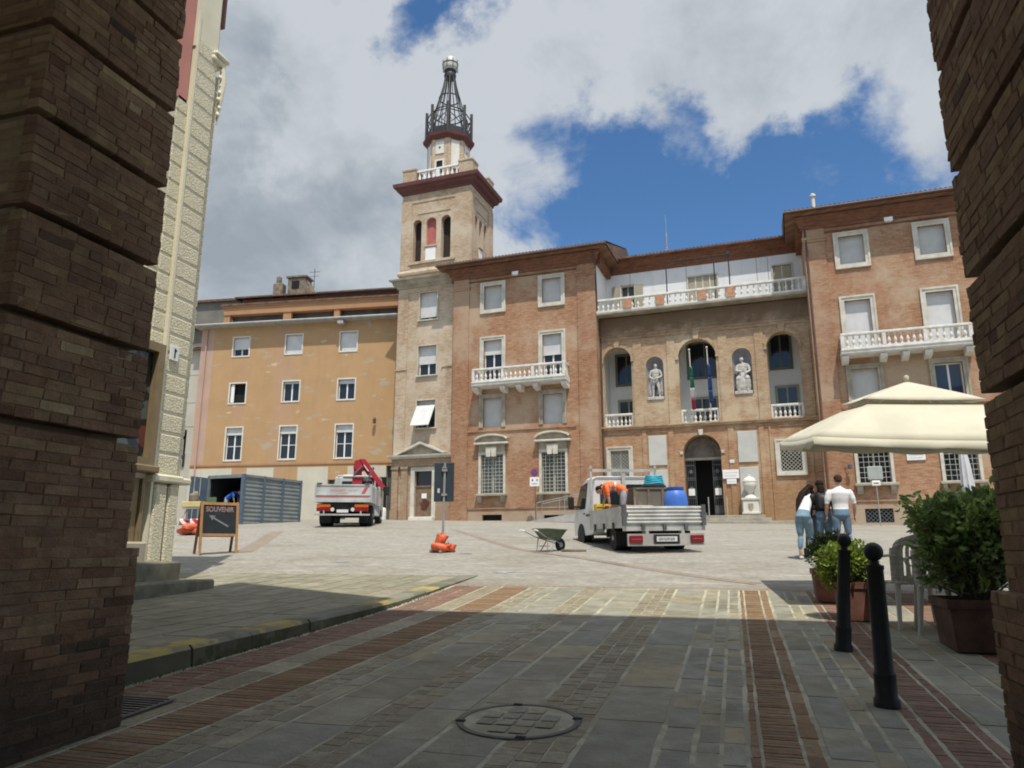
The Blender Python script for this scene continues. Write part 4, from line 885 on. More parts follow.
MB().box(4.1, 4.7, .22, .3, 18.7, 20.0).build('window', DARK, GH); mb = MB().tube([(3.0, -.1, 16), (3.0, -.1, 20.9)], .07, 6); mb.build('downpipe', PIPE, GH)
PH = thing('pale_house', 'narrow strip of a pale stone-clad house left of the orange house', 'building', (-36.6, 42.2, 0), OA)
PALE = plaster('pale_clad_stone', (.47, .44, .37), [], .06)
mb = MB(); holed(mb, -6, 1.9, 1.5, 15.0, 0, [(-1.6, .35, 6.7, 9.3), (-1.6, .15, 2.6, 6.3)], .5)
for z in (8.9 + .6, 11.2, 13.2): mb.box(-6, 1.9, -.02, 0, z, z + .04)
mb.box(-6, 1.9, .6, 8, 1.5, 15.0); mb.build('house_wall', PALE, PH)
mb = MB(); tiles(mb, -6.2, 2.1, -.4, 15.05, 4, 16.5); mb.build('roof', TILE, PH)
MB().box(-1.6, .4, .5, .55, 2.6, 9.3).build('doorway', DARK, PH); MB().box(-.9, .38, -.1, .4, 6.7, 7.6).build('balcony_rail', IRON, PH)
MB().box(-.5, -.2, -.06, 0, 11.6, 12.9).build('window', LOUV, PH)

# ------------------------------------------------------------------ cream corner house with rough bossed blocks (left)
CB = thing('corner_house', 'cream corner house with rough bossed blocks and a shop window beyond the left pier', 'building', (0, 0, 0))
def bossmat():
    m, nt, p = newmat('vermiculated_stone'); o = coords(nt)
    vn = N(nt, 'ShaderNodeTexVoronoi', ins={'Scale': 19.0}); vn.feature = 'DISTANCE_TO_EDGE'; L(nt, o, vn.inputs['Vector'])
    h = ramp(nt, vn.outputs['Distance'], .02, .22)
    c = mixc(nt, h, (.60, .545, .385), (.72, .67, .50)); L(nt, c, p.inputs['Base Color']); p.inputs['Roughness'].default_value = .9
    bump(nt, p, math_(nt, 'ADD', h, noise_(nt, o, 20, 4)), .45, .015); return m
CRM = plaster('cream_plaster', (.74, .70, .54), [(1.2, .55, (.5, .46, .33), .4, (1, 1, .3))], .06); BOSS = bossmat()
PINKR = plaster('faded_rose_plaster', (.52, .24, .20), [], .06); OCH = M('ochre_shop_frame', (.24, .18, .10), .6, .15)
X = -9.8
mb = MB(); mb.box(X - 9, X - .1, 4.16, 11.15, .3, 16.0); mb.box(X - 9, X - .2, 11.15, 11.5, .3, 12.6); mb.build('house_wall', CRM, CB)
MB().box(X - .11, X - .06, 4.2, 10.60, 9.88, 15.5).build('rose_wall', PINKR, CB)
MB().box(X - .3, X - .14, 10.9, 11.56, 12.3, 16.0).build('rose_cornice', RED_C, CB)
mb = MB(); z = 2.62
while z < 11.2:
    h = .368; g = .022
    for (ya, yb, xo) in ((10.68, 11.28, 0), ):
        mb.cbox(X - .2, X + xo, ya + .0, yb, z + g, z + h - g, .02)
    if z < 9.8: mb.cbox(X - .25, X - .06, 10.36, 10.66, z + g, z + h - g, .02); mb.cbox(X - .25, X - .06, 9.6, 10.34, z + g, z + h - g, .02) if z > 4.9 else None
    if z < 11: mb.cbox(X - .35, X - .12, 11.30, 11.52, z + g, z + h - g, .02)
    z += h
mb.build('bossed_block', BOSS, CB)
mb = MB(); mb.box(X - .2, X - .014, 10.66, 11.285, 2.5, 11.2); mb.box(X - .3, X - .08, 9.2, 10.68, 2.5, 9.9); mb.box(X - .35, X - .14, 11.28, 11.5, .5, 11.0)
mb.box(X - .2, X - .01, 10.62, 11.26, 11.2, 16); mb.box(X - .2, X + .016, 10.645, 10.70, .6, 12); mb.build('corner_pilaster', CRM, CB)
mb = MB(); mb.cbox(X - .3, X + .1, 10.6, 11.36, 2.46, 2.6, .03); mb.cbox(X - .3, X + .07, 11.2, 11.6, 2.46, 2.58, .03); mb.build('base_moulding', CRM, CB)
mb = MB(); mb.cbox(X - .2, X + .05, 10.72, 11.02, .8, 2.42, .03); mb.cbox(X - .2, X + .05, 11.06, 11.32, .8, 2.42, .03); mb.build('base_panel', BOSS, CB)
mb = MB(); mb.cbox(X - .2, X + .05, 11.1, 11.5, 11.2, 11.34, .03); mb.cbox(X - .2, X + .09, 11.14, 11.56, 11.34, 11.46, .03); mb.loft([(X + .02, 11.42, 11.2), (X + .03, 11.46, 10.9), (X + .0, 11.44, 10.4), (X - .02, 11.42, 9.9)], [.05, .07, .05, .02], 8)
for k in range(7): mb.ball((X + .02, 11.40 + .03*math.sin(k*2.1), 10.1 + .17*k), (.035, .05, .06), 8)
mb.build('capital', CRM, CB, 50)
sw = MB(); rframe(sw, 8.5, 10.42, 2.85, 4.75, .16, 0, .14)     # built facing -y then turned to face +x
def toX(mb, xo): return [(xo - p[1], p[0], p[2]) for p in mb.v]
sw.v = toX(sw, X + .1); sw.f = [f[::-1] for f in sw.f]; sh = sw.build('shop_window', OCH, CB)
sl_ = MB().cbox(X - .1, X + .16, 8.2, 10.66, 2.6, 2.72, .02); sl_.build('sill', OCH, sh)
def shopglass():
    m, nt, p = newmat('shop_display_glass'); o = coords(nt); vn = N(nt, 'ShaderNodeTexVoronoi', ins={'Scale': 5.5}); L(nt, o, vn.inputs['Vector'])
    s = N(nt, 'ShaderNodeSeparateColor'); L(nt, vn.outputs['Color'], s.inputs[0])
    c = mixc(nt, ramp(nt, s.outputs[0], .6, .75), (.02, .024, .022), (.10, .115, .10)); c = mixc(nt, ramp(nt, s.outputs[1], .9, .95), c, (.16, .05, .045))
    L(nt, c, p.inputs['Base Color']); p.inputs['Roughness'].default_value = .05; return m
MB().box(X - .08, X - .02, 8.5, 10.42, 2.85, 4.75).build('shop_glass', shopglass(), sh)
mb = MB(); mb.box(X - .1, X - .03, 10.02, 10.42, .8, 2.5); mb.box(X - .1, X + .02, 10.44, 10.5, .8, 2.5); mb.box(X - .1, X + .02, 9.98, 10.02, .8, 2.5); mb.build('door_panel', OCH, CB)
NP = thing('house_number', 'small white plaque with the numeral 1 on the cream corner house', 'plaque', (X + .012, 10.86, 4.84))
MB().cbox(0, .03, -.11, .11, -.14, .14, .008).build('plate', WHITE, NP)
mb = MB(); mb.box(.03, .034, -.015, .02, -.09, .09); mb.box(.03, .034, .0, .05, .04, .07) ; mb.build('numeral', IRON, NP)
ST = thing('doorstep', 'mossy stone steps at the foot of the cream corner house', 'steps', (0, 0, 0))
MOSS = M('mossy_stone', (.17, .16, .115), .9, .35, 3, .5)
for x1, y1, z0, z1 in ((-8.72, 11.2, .3, .785), (-9.2, 10.9, .5, 1.09)):
    MB().cbox(-12, x1, 5, y1, z0, z1, .025).build('step', MOSS, ST)
MB().cbox(-12, -9.55, 5, 10.45, 1.05, 1.42, .03).build('step', STONE_D, ST)

# ------------------------------------------------------------------ the arcade the photograph is taken from
AB = thing('arcade_building', 'dark brick arcade with grooved piers framing the view of the square', 'building', (0, 0, 0))
PBR = tinted('pier_bricks', [(.045, .042, .034), (.13, .078, .052), (.205, .12, .076), (.25, .16, .10), (.20, .128, .085), (.30, .215, .125), (.235, .145, .095), (.40, .31, .185)], .9, .2, 1.0, 9)
PMO = plaster('pier_mortar', (.225, .17, .115), [(2, .5, (.15, .11, .075), .6, None), (.8, .55, (.10, .085, .06), .5, None)], .25)
PCOL = []
def rough_face(mb, x, y0, y1, z0, z1, s, seed, n=.064):     # one bossed course of real bricks: each laid a little proud or shy, with worn corners
    rnd = random.Random(int(seed*100)); rows = max(1, round((z1 - z0)/n)); h = (z1 - z0)/rows
    for r in range(rows):
        y = y0 - rnd.random()*.24
        while y < y1:
            ln = rnd.choice((.25, .25, .24, .12)); a, b = max(y, y0), min(y + ln, y1); y += ln
            if b - a < .03: continue
            ea, eb = (a == y0), (b == y1); top, bot = r == rows - 1, r == 0
            m = rnd.uniform(.0015, .003); d = rnd.gauss(0, .0013) - (.003 if (top or bot) else 0)
            Y0, Y1, Z0, Z1 = a + m, b - m, z0 + r*h + m*.8, z0 + (r + 1)*h - m*.8
            if eb: Y1 += rnd.gauss(-.003, .004)
            c = .004; j = lambda k=.0025: rnd.gauss(0, k); X = x + s*d
            F = [(X + s*j(), Y0 + c + j(), Z0 + c + j()), (X + s*j(), Y1 - c + j(), Z0 + c + j()), (X + s*j(), Y1 - c + j(), Z1 - c + j()), (X + s*j(), Y0 + c + j(), Z1 - c + j())]
            G = [(X - s*.0035, Y0, Z0), (X - s*.008, Y1, Z0), (X - s*.008, Y1, Z1), (X - s*.008, Y0, Z1)]; Hh = [(x - s*.1, q[1], q[2]) for q in G]
            fs = [(0, 1, 2, 3)] + [(4 + i, 4 + (i + 1) % 4, (i + 1) % 4, i) for i in range(4)] + [(8 + i, 8 + (i + 1) % 4, 4 + (i + 1) % 4, 4 + i) for i in range(4)]
            mb.add(F + G + Hh, [f[::int(s)] for f in fs], 1); t = min(1, max(0, rnd.gauss(.57, .17))); damp = max(0, min(1, (1.05 - z0 - r*h + .35*noise.noise(Vector((a*2, r*h*3, seed))))/.6)); PCOL.extend([t*(1 - .9*damp)]*9)
    return mb
def pier(xf, s, grooves, y0, y1, xend, base):
    mb = MB(); PCOL.clear(); gs = .026; lv = [base] + grooves
    for i, (a, b) in enumerate(zip(lv, lv[1:])): rough_face(mb, xf, y0, y1, a + gs, b - gs, s, i*7.3 + 50)
    nb = len(mb.f); x0, x1 = sorted((xf - s*.14, xend)); mb.box(x0, x1, y0 + .06, y1 - .06, -.5, lv[-1] + .4)
    for i, (a, b) in enumerate(zip(lv, lv[1:])):              # bossed courses carried round the front and back faces
        x0, x1 = sorted((xf - s*.007, xend)); mb.cbox(x0, x1, y0 + .008, y1 - .008, a + gs + .006, b - gs - .006, .01, 2)
    return mb
def pb_(mb, nm):
    k = iter(PCOL); return mb.build(nm, [PMO, PBR, BR_D], AB, col=[next(k) if m_ == 1 else .3 for m_ in mb.m])
lv = [1.37, 2.06, 2.70, 3.35, 3.98, 4.62, 5.26, 5.9]
mb = pier(-3.96, 1, lv, 3.06, 4.16, -5.2, 1.37); pb_(mb, 'pier')
PCOL.clear(); mb = MB(); rough_face(mb, -3.905, 2.95, 4.21, -.1, 1.34, 1, 91); mb.box(-5.3, -3.911, 2.97, 4.195, -.5, 1.33, 2); pb_(mb, 'pier_base')
lv = [1.17, 2.08, 2.70, 3.31, 3.93, 4.55, 5.2, 5.9]
mb = pier(1.24, -1, lv, 3.0, 4.2, 2.7, 1.17); pb_(mb, 'pier')
PCOL.clear(); mb = MB(); rough_face(mb, 1.17, 2.9, 4.24, -.1, 1.14, -1, 55); mb.box(1.177, 2.8, 2.92, 4.225, -.5, 1.12, 2); pb_(mb, 'pier_base')
MB().poly([(3.5, 1.97), (3.48, 1.78), (3.44, 1.72), (3.3, 1.83), (3.33, 1.86), (3.43, 1.79), (3.46, 1.97)], 'x', 1.205, 1.235).build('white_mark', STONE, AB)
mb = MB(); mb.box(-26, 16, .3, 4.15, 5.92, 15.45); mb.box(-26, 16, -7, .3, 5.92, 15.45); mb.build('upper_wall', BR_D, AB)
mb = MB(); mb.box(-9.9, -4.5, -7.2, -6.9, -1.5, 5.95); mb.box(2.5, 9.1, -7.2, -6.9, -1.5, 5.95); mb.box(6.5, 8, 3.0, 4.1, -1, 5.95); mb.build('passage_wall', BR_D, AB)
mb = MB(); mb.poly([(-2.0, 4.15), (-2.0, 4.75), (-5.9, 6.5), (-6.5, 4.15)], 'z', 15.1, 15.44); mb.build('roof', TILE, AB)  # unseen slab, added and skewed to shape the shadow edge on the left pavement

# ------------------------------------------------------------------ people: tapered limbs fused into one skin, clothes by region
SKIN = M('skin', (.50, .30, .21), .6, .08, 6); TEE = M('white_cotton', (.72, .72, .735), .9, .05, 6, .3, 25); JEAN = M('blue_denim', (.12, .19, .27), .9, .28, 5, .3, 40)
JEANL = M('light_denim', (.17, .27, .35), .9, .25, 5, .3, 40); BLK = M('black_leather', (.008, .008, .009), .55, .2, 5, spec=.25); HAIRD = M('dark_brown_hair', (.014, .008, .006), .7, .35, 25, .5, 60, spec=.15); HAIRS = M('cropped_brown_hair', (.06, .035, .027), .9, .2, 20, .4, 90, spec=.1)
SHOE = M('white_trainers', (.68, .68, .68), .7, .06); SHOED = M('dark_boots', (.03, .028, .026), .7, .2); HIVIS = M('hi_vis_orange', (.85, .17, .04), .7, .06, 5, .3, 25); REFL = M('reflective_tape', (.5, .52, .53), .4, .05); WORKT = M('grey_work_trousers', (.30, .31, .34), .9, .2, 5, .3, 30)
BLUET = M('blue_tee', (.035, .13, .50), .9, .12, 5, .3, 25); EYE = M('eye_dark', (.02, .015, .01), .3, 0)
def person(name, label, loc, rz, segs, mats, hand=(), eyes=None, vox=.0105, group=None, cat='person', scale=1, parts=()):
    """segs: (p0, p1, r0, r1, material index[, flat]) - flat squashes depth; voxel-fused into one continuous body"""
    mb = MB()
    pairs = []
    for sg in segs:
        if sg[0] == 'L':
            mb.loft(sg[1], sg[2], 18, 0, sg[4] if len(sg) > 4 else (1, 0, 0)); pts = [Vector(p) for p in sg[1]]
            pairs += [(a, b, max(ra), max(rb), sg[3] if not isinstance(sg[3], list) else sg[3][i]) for i, (a, b, ra, rb) in enumerate(zip(pts, pts[1:], sg[2], sg[2][1:]))]; continue
        pairs.append((Vector(sg[0]), Vector(sg[1]), sg[2], sg[3], sg[4]))
        p0, p1, r0, r1 = [Vector(sg[0]), Vector(sg[1]), sg[2], sg[3]]; fl = sg[5] if len(sg) > 5 else 1
        ax = (1, 0, 0) if abs((p1 - p0).normalized().x) < .8 else (0, 0, 1)
        d = (p1 - p0); st = []
        for t, k in ((-.0, .55), (.12, .9), (.25, 1), (.5, 1), (.75, 1), (.88, .9), (1, .55)):
            r = (r0 + (r1 - r0)*t)*k; st.append((r, r*fl))
        e = d.normalized()
        mb.loft([p0 + d*0 - e*r0*.55*min(1, fl + .3)] + [p0 + d*t for t in (.12, .25, .5, .75, .88)] + [p1 + e*r1*.55*min(1, fl + .3)], st, 14, 0, ax)
    o = mb.build('tmp', mats); md = o.modifiers.new('r', 'REMESH'); md.mode = 'VOXEL'; md.voxel_size = vox
    sm = o.modifiers.new('s', 'SMOOTH'); sm.iterations = 9; sm.factor = .5
    dg = bpy.context.evaluated_depsgraph_get(); me = bpy.data.meshes.new_from_object(o.evaluated_get(dg)); bpy.data.objects.remove(o)
    vs = [v.co.copy() for v in me.vertices]; out = MB(); sv = pairs
    for p in me.polygons:
        c = sum((vs[i] for i in p.vertices), Vector())/len(p.vertices); best = 9; bm = 0
        for a, b, r0, r1, m in sv:
            d = b - a; t = max(0, min(1, (c - a).dot(d)/max(1e-9, d.dot(d)))); q = (c - a - d*t).length/(r0 + (r1 - r0)*t)
            if q < best: best, bm = q, m
        out.f.append(tuple(p.vertices)); out.m.append(bm)
    out.v = [tuple(v) for v in vs]
    for (w0, dirv, side, mi, curl) in hand:                  # five separate fingers rooted in the palm
        w0, dv, sd = Vector(w0), Vector(dirv).normalized(), Vector(side).normalized(); nn = dv.cross(sd)
        for k, (off, ln) in enumerate(((-.032, .072), (-.011, .082), (.011, .078), (.032, .062))):
            b = w0 + dv*.085 + sd*off; out.loft([b - dv*.03, b + dv*ln*.45, b + dv*ln*.8 + nn*curl*.5*ln, b + dv*ln*.95 + nn*curl*ln], [.0095, .009, .0085, .006], 6, mi)
        b = w0 + dv*.03 - sd*.035; out.loft([b, b - sd*.028 + dv*.025, b - sd*.035 + dv*.06 + nn*curl*.02], [.012, .0105, .007], 6, mi)
        out.loft([w0 - dv*.01, w0 + dv*.045, w0 + dv*.095], [(.026, .02), (.042, .016), (.04, .013)], 8, mi, sd)
    bpy.data.meshes.remove(me)
    o = out.build(name, mats, None, 60, loc, rz); o.scale = (scale,)*3
    tag(o, label, cat, group)
    for nm, pm, mt in parts: pm.build(nm, mt, o, 60)
    return o
def face(c, fwd, segs, mi, side=(1, 0, 0)):                   # nose, ears, chin of a head centred at c looking along fwd
    c, f, s = Vector(c), Vector(fwd).normalized(), Vector(side).normalized(); u = s.cross(f) if s.cross(f).z > 0 else f.cross(s)
    segs += [(c + f*.085 + u*.015, c + f*.108 - u*.022, .014, .018, mi), (c + s*.078 - f*.005 + u*.01, c + s*.08 - f*.01 - u*.025, .02, .014, mi), (c - s*.078 - f*.005 + u*.01, c - s*.08 - f*.01 - u*.025, .02, .014, mi), (c + f*.055 - u*.075, c + f*.062 - u*.095, .045, .035, mi)]
# man in a white tee seen from behind; forward = +y
def head_hair(mb, c, r, fwd, back=.02, down=-.03):
    f = Vector(fwd).normalized(); mb.ball(tuple(Vector(c) - f*back + Vector((0, 0, .02))), (r[0], r[1], r[2]), 14)
s = [('L', [(0, 0, .86), (0, -.01, .92), (0, 0, 1.0), (0, .01, 1.06), (0, .015, 1.16), (0, .0, 1.28), (0, -.01, 1.38), (0, 0, 1.45), (0, .005, 1.5)], [(.15, .10), (.172, .125), (.168, .12), (.160, .11), (.160, .108), (.178, .115), (.190, .11), (.15, .085), (.07, .06)], [0, 0, 1, 1, 1, 1, 1, 1]), ((-.16, 0, 1.405), (.16, 0, 1.405), .07, .07, 1), ((0, .0, 1.45), (0, .015, 1.53), .062, .058, 2),
     ((0, .025, 1.60), (0, .02, 1.70), .082, .09, 2), ((0, .02, .98), (0, .0, .9), .17, .165, 3, .75)]
for sx in (-1, 1):
    s += [((sx*.20, 0, 1.42), (sx*.26, -.01, 1.20), .066, .068, 1), ((sx*.26, -.01, 1.22), (sx*.275, -.015, 1.14), .05, .045, 2), ((sx*.275, -.015, 1.14), (sx*(.285 if sx > 0 else .27), .09, .93), .044, .032, 2),
          ((sx*.095, 0, .92), (sx*.115, .01, .52), .098, .066, 3), ((sx*.115, .01, .52), (sx*.13, -.02, .13), .068, .05, 3), ((sx*.13, -.02, .12), (sx*.13, -.02, .06), .05, .045, 3), ((sx*.13, -.03, .045), (sx*.145, .14, .035), .045, .04, 4)]
face((0, .025, 1.645), (0, 1, 0), s, 2)
hair = MB(); hair.ball((0, .012, 1.70), (.086, .1, .078), 16); hair.ball((0, -.022, 1.665), (.078, .072, .07), 14)
eyes = MB(); [eyes.ball((sx*.032, .103, 1.66), .011, 8) for sx in (-1, 1)]
collar = MB().lathe([(.075, 1.44), (.082, 1.47), (.072, 1.49), (.066, 1.47)], (0, .005, 0), 16)
belt = MB().lathe([(.163, .985), (.166, .99), (.166, 1.015), (.163, 1.02)], (0, 0, 0), 18); belt.v = [(x, y*.74 + .005, z) for x, y, z in belt.v]
px, py = 2.16, 17.0
man = person('person', 'man in white polo shirt and jeans seen from behind', (px, py, gz(px, py)), R(6), s, [JEAN, TEE, SKIN, JEAN, SHOED], hand=[((.285, .09, .93), (.05, .5, -1), (0, 1, .3), 2, .4), ((-.27, .09, .93), (-.05, .5, -1), (0, 1, .3), 2, -.4)], parts=[('hair', hair, HAIRS), ('eyes', eyes, EYE), ('collar', collar, M('lilac_collar', (.52, .48, .62), .9, .05)), ('belt', belt, BLK)])
# woman leaning over the pushchair
s = [('L', [(0, -.01, .80), (0, -.02, .88), (0, .02, .97), (.015, .08, 1.06), (.03, .15, 1.15), (.05, .22, 1.25), (.06, .28, 1.33), (.065, .31, 1.37)], [(.14, .10), (.168, .13), (.145, .11), (.125, .095), (.13, .10), (.14, .10), (.11, .08), (.06, .05)], [3, 3, 1, 1, 1, 1, 1]), ((-.09, .27, 1.32), (.2, .30, 1.31), .058, .058, 1),
     ((.06, .30, 1.35), (.075, .36, 1.42), .05, .046, 2), ((.085, .40, 1.44), (.09, .41, 1.53), .076, .084, 2),
     ((.20, .3, 1.31), (.26, .33, 1.17), .05, .045, 1), ((.26, .33, 1.18), (.29, .36, 1.08), .04, .037, 2), ((.29, .36, 1.08), (.36, .55, 1.10), .036, .026, 2),
     ((-.10, .27, 1.31), (-.10, .38, 1.15), .05, .045, 1), ((-.10, .38, 1.16), (-.08, .42, 1.08), .04, .036, 2), ((-.08, .42, 1.08), (.06, .60, 1.05), .035, .026, 2)]
for sx, yf in ((-1, -.02), (1, .1)):
    s += [((sx*.085, 0, .86), (sx*.09, yf + .03, .48), .105, .068, 3), ((sx*.09, yf + .03, .48), (sx*.10, yf - .02, .22), .066, .052, 3), ((sx*.10, yf - .02, .21), (sx*.10, yf - .03, .08), .042, .034, 2), ((sx*.10, yf - .04, .04), (sx*.11, yf + .13, .032), .042, .036, 4)]
face((.085, .41, 1.475), (.1, 1, -.5), s, 2)
hair = MB(); hair.ball((.08, .375, 1.52), (.09, .10, .092), 16)
hair.loft([(.06, .33, 1.53), (.0, .22, 1.44), (-.06, .12, 1.3), (-.10, .02, 1.14), (-.12, -.04, 1.0)], [(.06, .05), (.068, .04), (.06, .032), (.04, .022), (.01, .006)], 12, None, (1, 0, 0)); hair.loft([(.10, .33, 1.5), (.06, .25, 1.40), (.02, .14, 1.25), (0, .08, 1.1)], [(.04, .03), (.045, .03), (.035, .02), (.008, .006)], 10, None, (1, 0, 0)); hair.loft([(.0, .30, 1.5), (-.07, .2, 1.4), (-.12, .1, 1.25), (-.14, .03, 1.12)], [(.04, .03), (.045, .03), (.035, .02), (.008, .006)], 10, None, (1, 0, 0)); hair.loft([(.11, .36, 1.5), (.15, .34, 1.35), (.13, .33, 1.2)], [(.045, .05), (.05, .035), (.012, .012)], 10)
px, py = 1.42, 17.15
wom = person('person', 'woman with long dark hair in white top and light jeans bending forward', (px, py, gz(px, py)), R(-20), s, [JEANL, TEE, SKIN, JEANL, SHOE], hand=[((.36, .55, 1.10), (.2, 1, -.2), (1, -.2, 0), 2, -.5), ((.06, .60, 1.05), (.5, 1, -.2), (1, -.4, 0), 2, -.5)], parts=[('hair', hair, HAIRD)])
# person in a black leather jacket
s = [('L', [(0, 0, .80), (0, -.02, .88), (0, 0, .96), (0, .03, 1.1), (0, .05, 1.22), (0, .075, 1.33), (0, .09, 1.40), (0, .10, 1.44)], [(.14, .1), (.165, .13), (.16, .125), (.15, .11), (.165, .115), (.17, .105), (.12, .08), (.06, .05)], [3, 3, 1, 1, 1, 1, 1]), ((-.155, .08, 1.33), (.155, .08, 1.33), .062, .062, 1), ((0, .1, 1.38), (0, .13, 1.46), .054, .05, 2),
     ((0, .15, 1.52), (0, .15, 1.6), .078, .084, 2)]
for sx in (-1, 1):
    s += [((sx*.18, .08, 1.34), (sx*.24, .05, 1.10), .062, .058, 1), ((sx*.24, .05, 1.10), (sx*.26, .12, .86), .056, .045, 1), ((sx*.26, .12, .85), (sx*.26, .13, .82), .034, .03, 2),
          ((sx*.085, 0, .86), (sx*.09, .02, .48), .1, .066, 3), ((sx*.09, .02, .48), (sx*.10, -.01, .1), .064, .046, 3), ((sx*.10, -.03, .045), (sx*.11, .14, .035), .043, .038, 4)]
face((0, .155, 1.55), (-.5, 1, -.2), s, 2, (1, .5, 0))
hair = MB(); hair.ball((0, .125, 1.59), (.09, .10, .092), 16); hair.loft([(0, .08, 1.56), (.0, .03, 1.46), (-.01, .0, 1.34)], [(.07, .05), (.08, .045), (.02, .014)], 12, None, (1, 0, 0))
bag = MB().cbox(-.11, .11, -.19, -.1, 1.05, 1.34, .03); strap = MB().tube([(-.1, -.12, 1.33), (-.14, .02, 1.42), (-.12, .14, 1.34)], .012, 6)
px, py = 1.84, 17.25
person('person', 'dark haired person in black leather jacket between the other two walkers', (px, py, gz(px, py)), R(8), s, [JEAN, BLK, SKIN, JEAN, SHOED], hand=[((.26, .13, .82), (0, .3, -1), (0, 1, .2), 2, .5), ((-.26, .13, .82), (0, .3, -1), (0, 1, .2), 2, -.5)], parts=[('hair', hair, HAIRD), ('shoulder_bag', bag, M('worn_black_leather', (.04, .04, .042), .4, .3, 6))])
# pushchair in front of them
px, py = 1.70, 17.75
PC = thing('pushchair', 'grey and pale blue pushchair standing in front of the walkers', 'pushchair', (px, py, gz(px, py)), R(-10))
fr = MB()
for sx in (-.2, .2): fr.tube([(sx, -.38, 1.02), (sx, -.28, .95), (sx, .3, .12)], .014, 8); fr.tube([(sx, -.3, .1), (sx, .15, .62)], .014, 8)
fr.tube([(-.2, -.38, 1.02), (.2, -.38, 1.02)], .018, 8); fr.tube([(-.2, -.3, .1), (.2, -.3, .1)], .012, 8); fr.build('frame', IRONG, PC, 40)
for sx in (-.22, .22):
    for y_, r_ in ((-.3, .1), (.32, .09)): MB().lathe([(r_*.5, -.015), (r_, -.02), (r_, .02), (r_*.5, .015)], (sx, y_, r_), 16, axis='x').build('wheel', IRON, PC, 40)
CL = M('pale_blue_cloth', (.42, .46, .62), .9, .15, 8); GC = M('grey_pushchair_cloth', (.25, .23, .23), .9, .15)
sb = MB().loft([(0, .1, .38), (0, -.05, .44), (0, -.18, .6), (0, -.26, .9)], [(.18, .05), (.19, .06), (.18, .05), (.17, .04)], 12, None, (1, 0, 0)); sb.box(-.17, .17, -.36, -.3, .45, .85); sb.build('seat', GC, PC, 50)
hd = MB(); n = 9
for k in range(4):
    t0, t1 = R(20 + k*32), R(52 + k*32)
    hd.add([(x, -.1 - .28*math.cos(t), .95 + .24*math.sin(t)) for t in (t0, t1) for x in (-.2, .2)], [(0, 1, 3, 2)])
hd.build('hood', CL, PC); MB().loft([(-.08, -.3, 1.34), (-.1, -.32, 1.15), (-.06, -.3, .95), (-.1, -.28, .82)], [(.07, .03), (.09, .05), (.07, .05), (.04, .03)], 10).build('hanging_cloth', CL, PC, 60)

# ------------------------------------------------------------------ white dropside truck
def wheel(root, x, y, r=.34, w=.22, mats=None, dual=False):
    s = 1 if x > 0 else -1; wd = w*(2.1 if dual else 1); m = MB()
    m.lathe([(r*.62, -wd/2), (r*.93, -wd/2), (r, -wd/2 + .035), (r, wd/2 - .035), (r*.93, wd/2), (r*.62, wd/2)], (x - s*wd/2, y, r), 26, axis='x')
    t = m.build('wheel', RUB, root, 40); d = MB(); xo = x - s*.03
    d.lathe([(r*.63, -.02), (r*.6, .02), (r*.2, -.01 if dual else .02), (r*.18, .05), (.02, .05)] if s > 0 else [(.02, -.05), (r*.18, -.05), (r*.2, .01 if dual else -.02), (r*.6, -.02), (r*.63, .02)], (xo, y, r), 20, axis='x')
    d.build('rim', RIM, t, 40); return t
RUB = M('tyre_rubber', (.022, .022, .023), .85, .2, 8, .3); RIM = M('steel_rim', (.42, .42, .42), .5, .15, metal=.3); TWHT = M('white_truck_paint', (.68, .68, .665), .4, .12, 1.5); ALU = M('dusty_aluminium', (.56, .555, .53), .45, .22, 2.5, metal=.5)
CHAS = M('chassis_black', (.025, .025, .025), .7, .3, 4); REDL = M('red_lamp_plastic', (.20, .012, .016), .25, .1); AMB = M('amber_lamp_plastic', (.52, .12, .02), .3, .05); LAMPW = M('clear_lamp', (.6, .6, .55), .2, 0); PLATE = M('number_plate_white', (.62, .63, .62), .5, .05); BLKP = M('black_plastic', (.02, .02, .02), .6, .1)
tx, ty = -2.22, 20.0
tz = gz(tx, ty) - .03
TR = thing('dropside_truck', 'white dropside truck with aluminium sides parked facing away', 'truck', (tx, ty, tz), R(17)); TR.rotation_euler = (R(.4), R(-.7), R(25))
ch = MB()
for sx in (-.4, .4): ch.box(sx - .05, sx + .05, -1.15, 4.2, .42, .58)
for y_ in (-1.0, 0, 1.6, 3.0): ch.box(-.4, .4, y_ - .05, y_ + .05, .44, .56)
ch.tube([(-.85, 0, .34), (.85, 0, .34)], .07, 8); ch.box(-.75, .75, .6, 1.3, .36, .56); ch.build('chassis', CHAS, TR)
for x_, y_, d_ in ((-.93, 0, 1), (.93, 0, 1), (-.94, 3.3, 0), (.94, 3.3, 0)): wheel(TR, x_, y_, .34, .2, dual=bool(d_))
bd = MB(); bd.box(-1.05, 1.05, -1.3, 1.95, .58, .66); bd.box(-1.06, 1.06, -1.32, -1.28, .5, .64); bd.build('bed', ALU, TR)
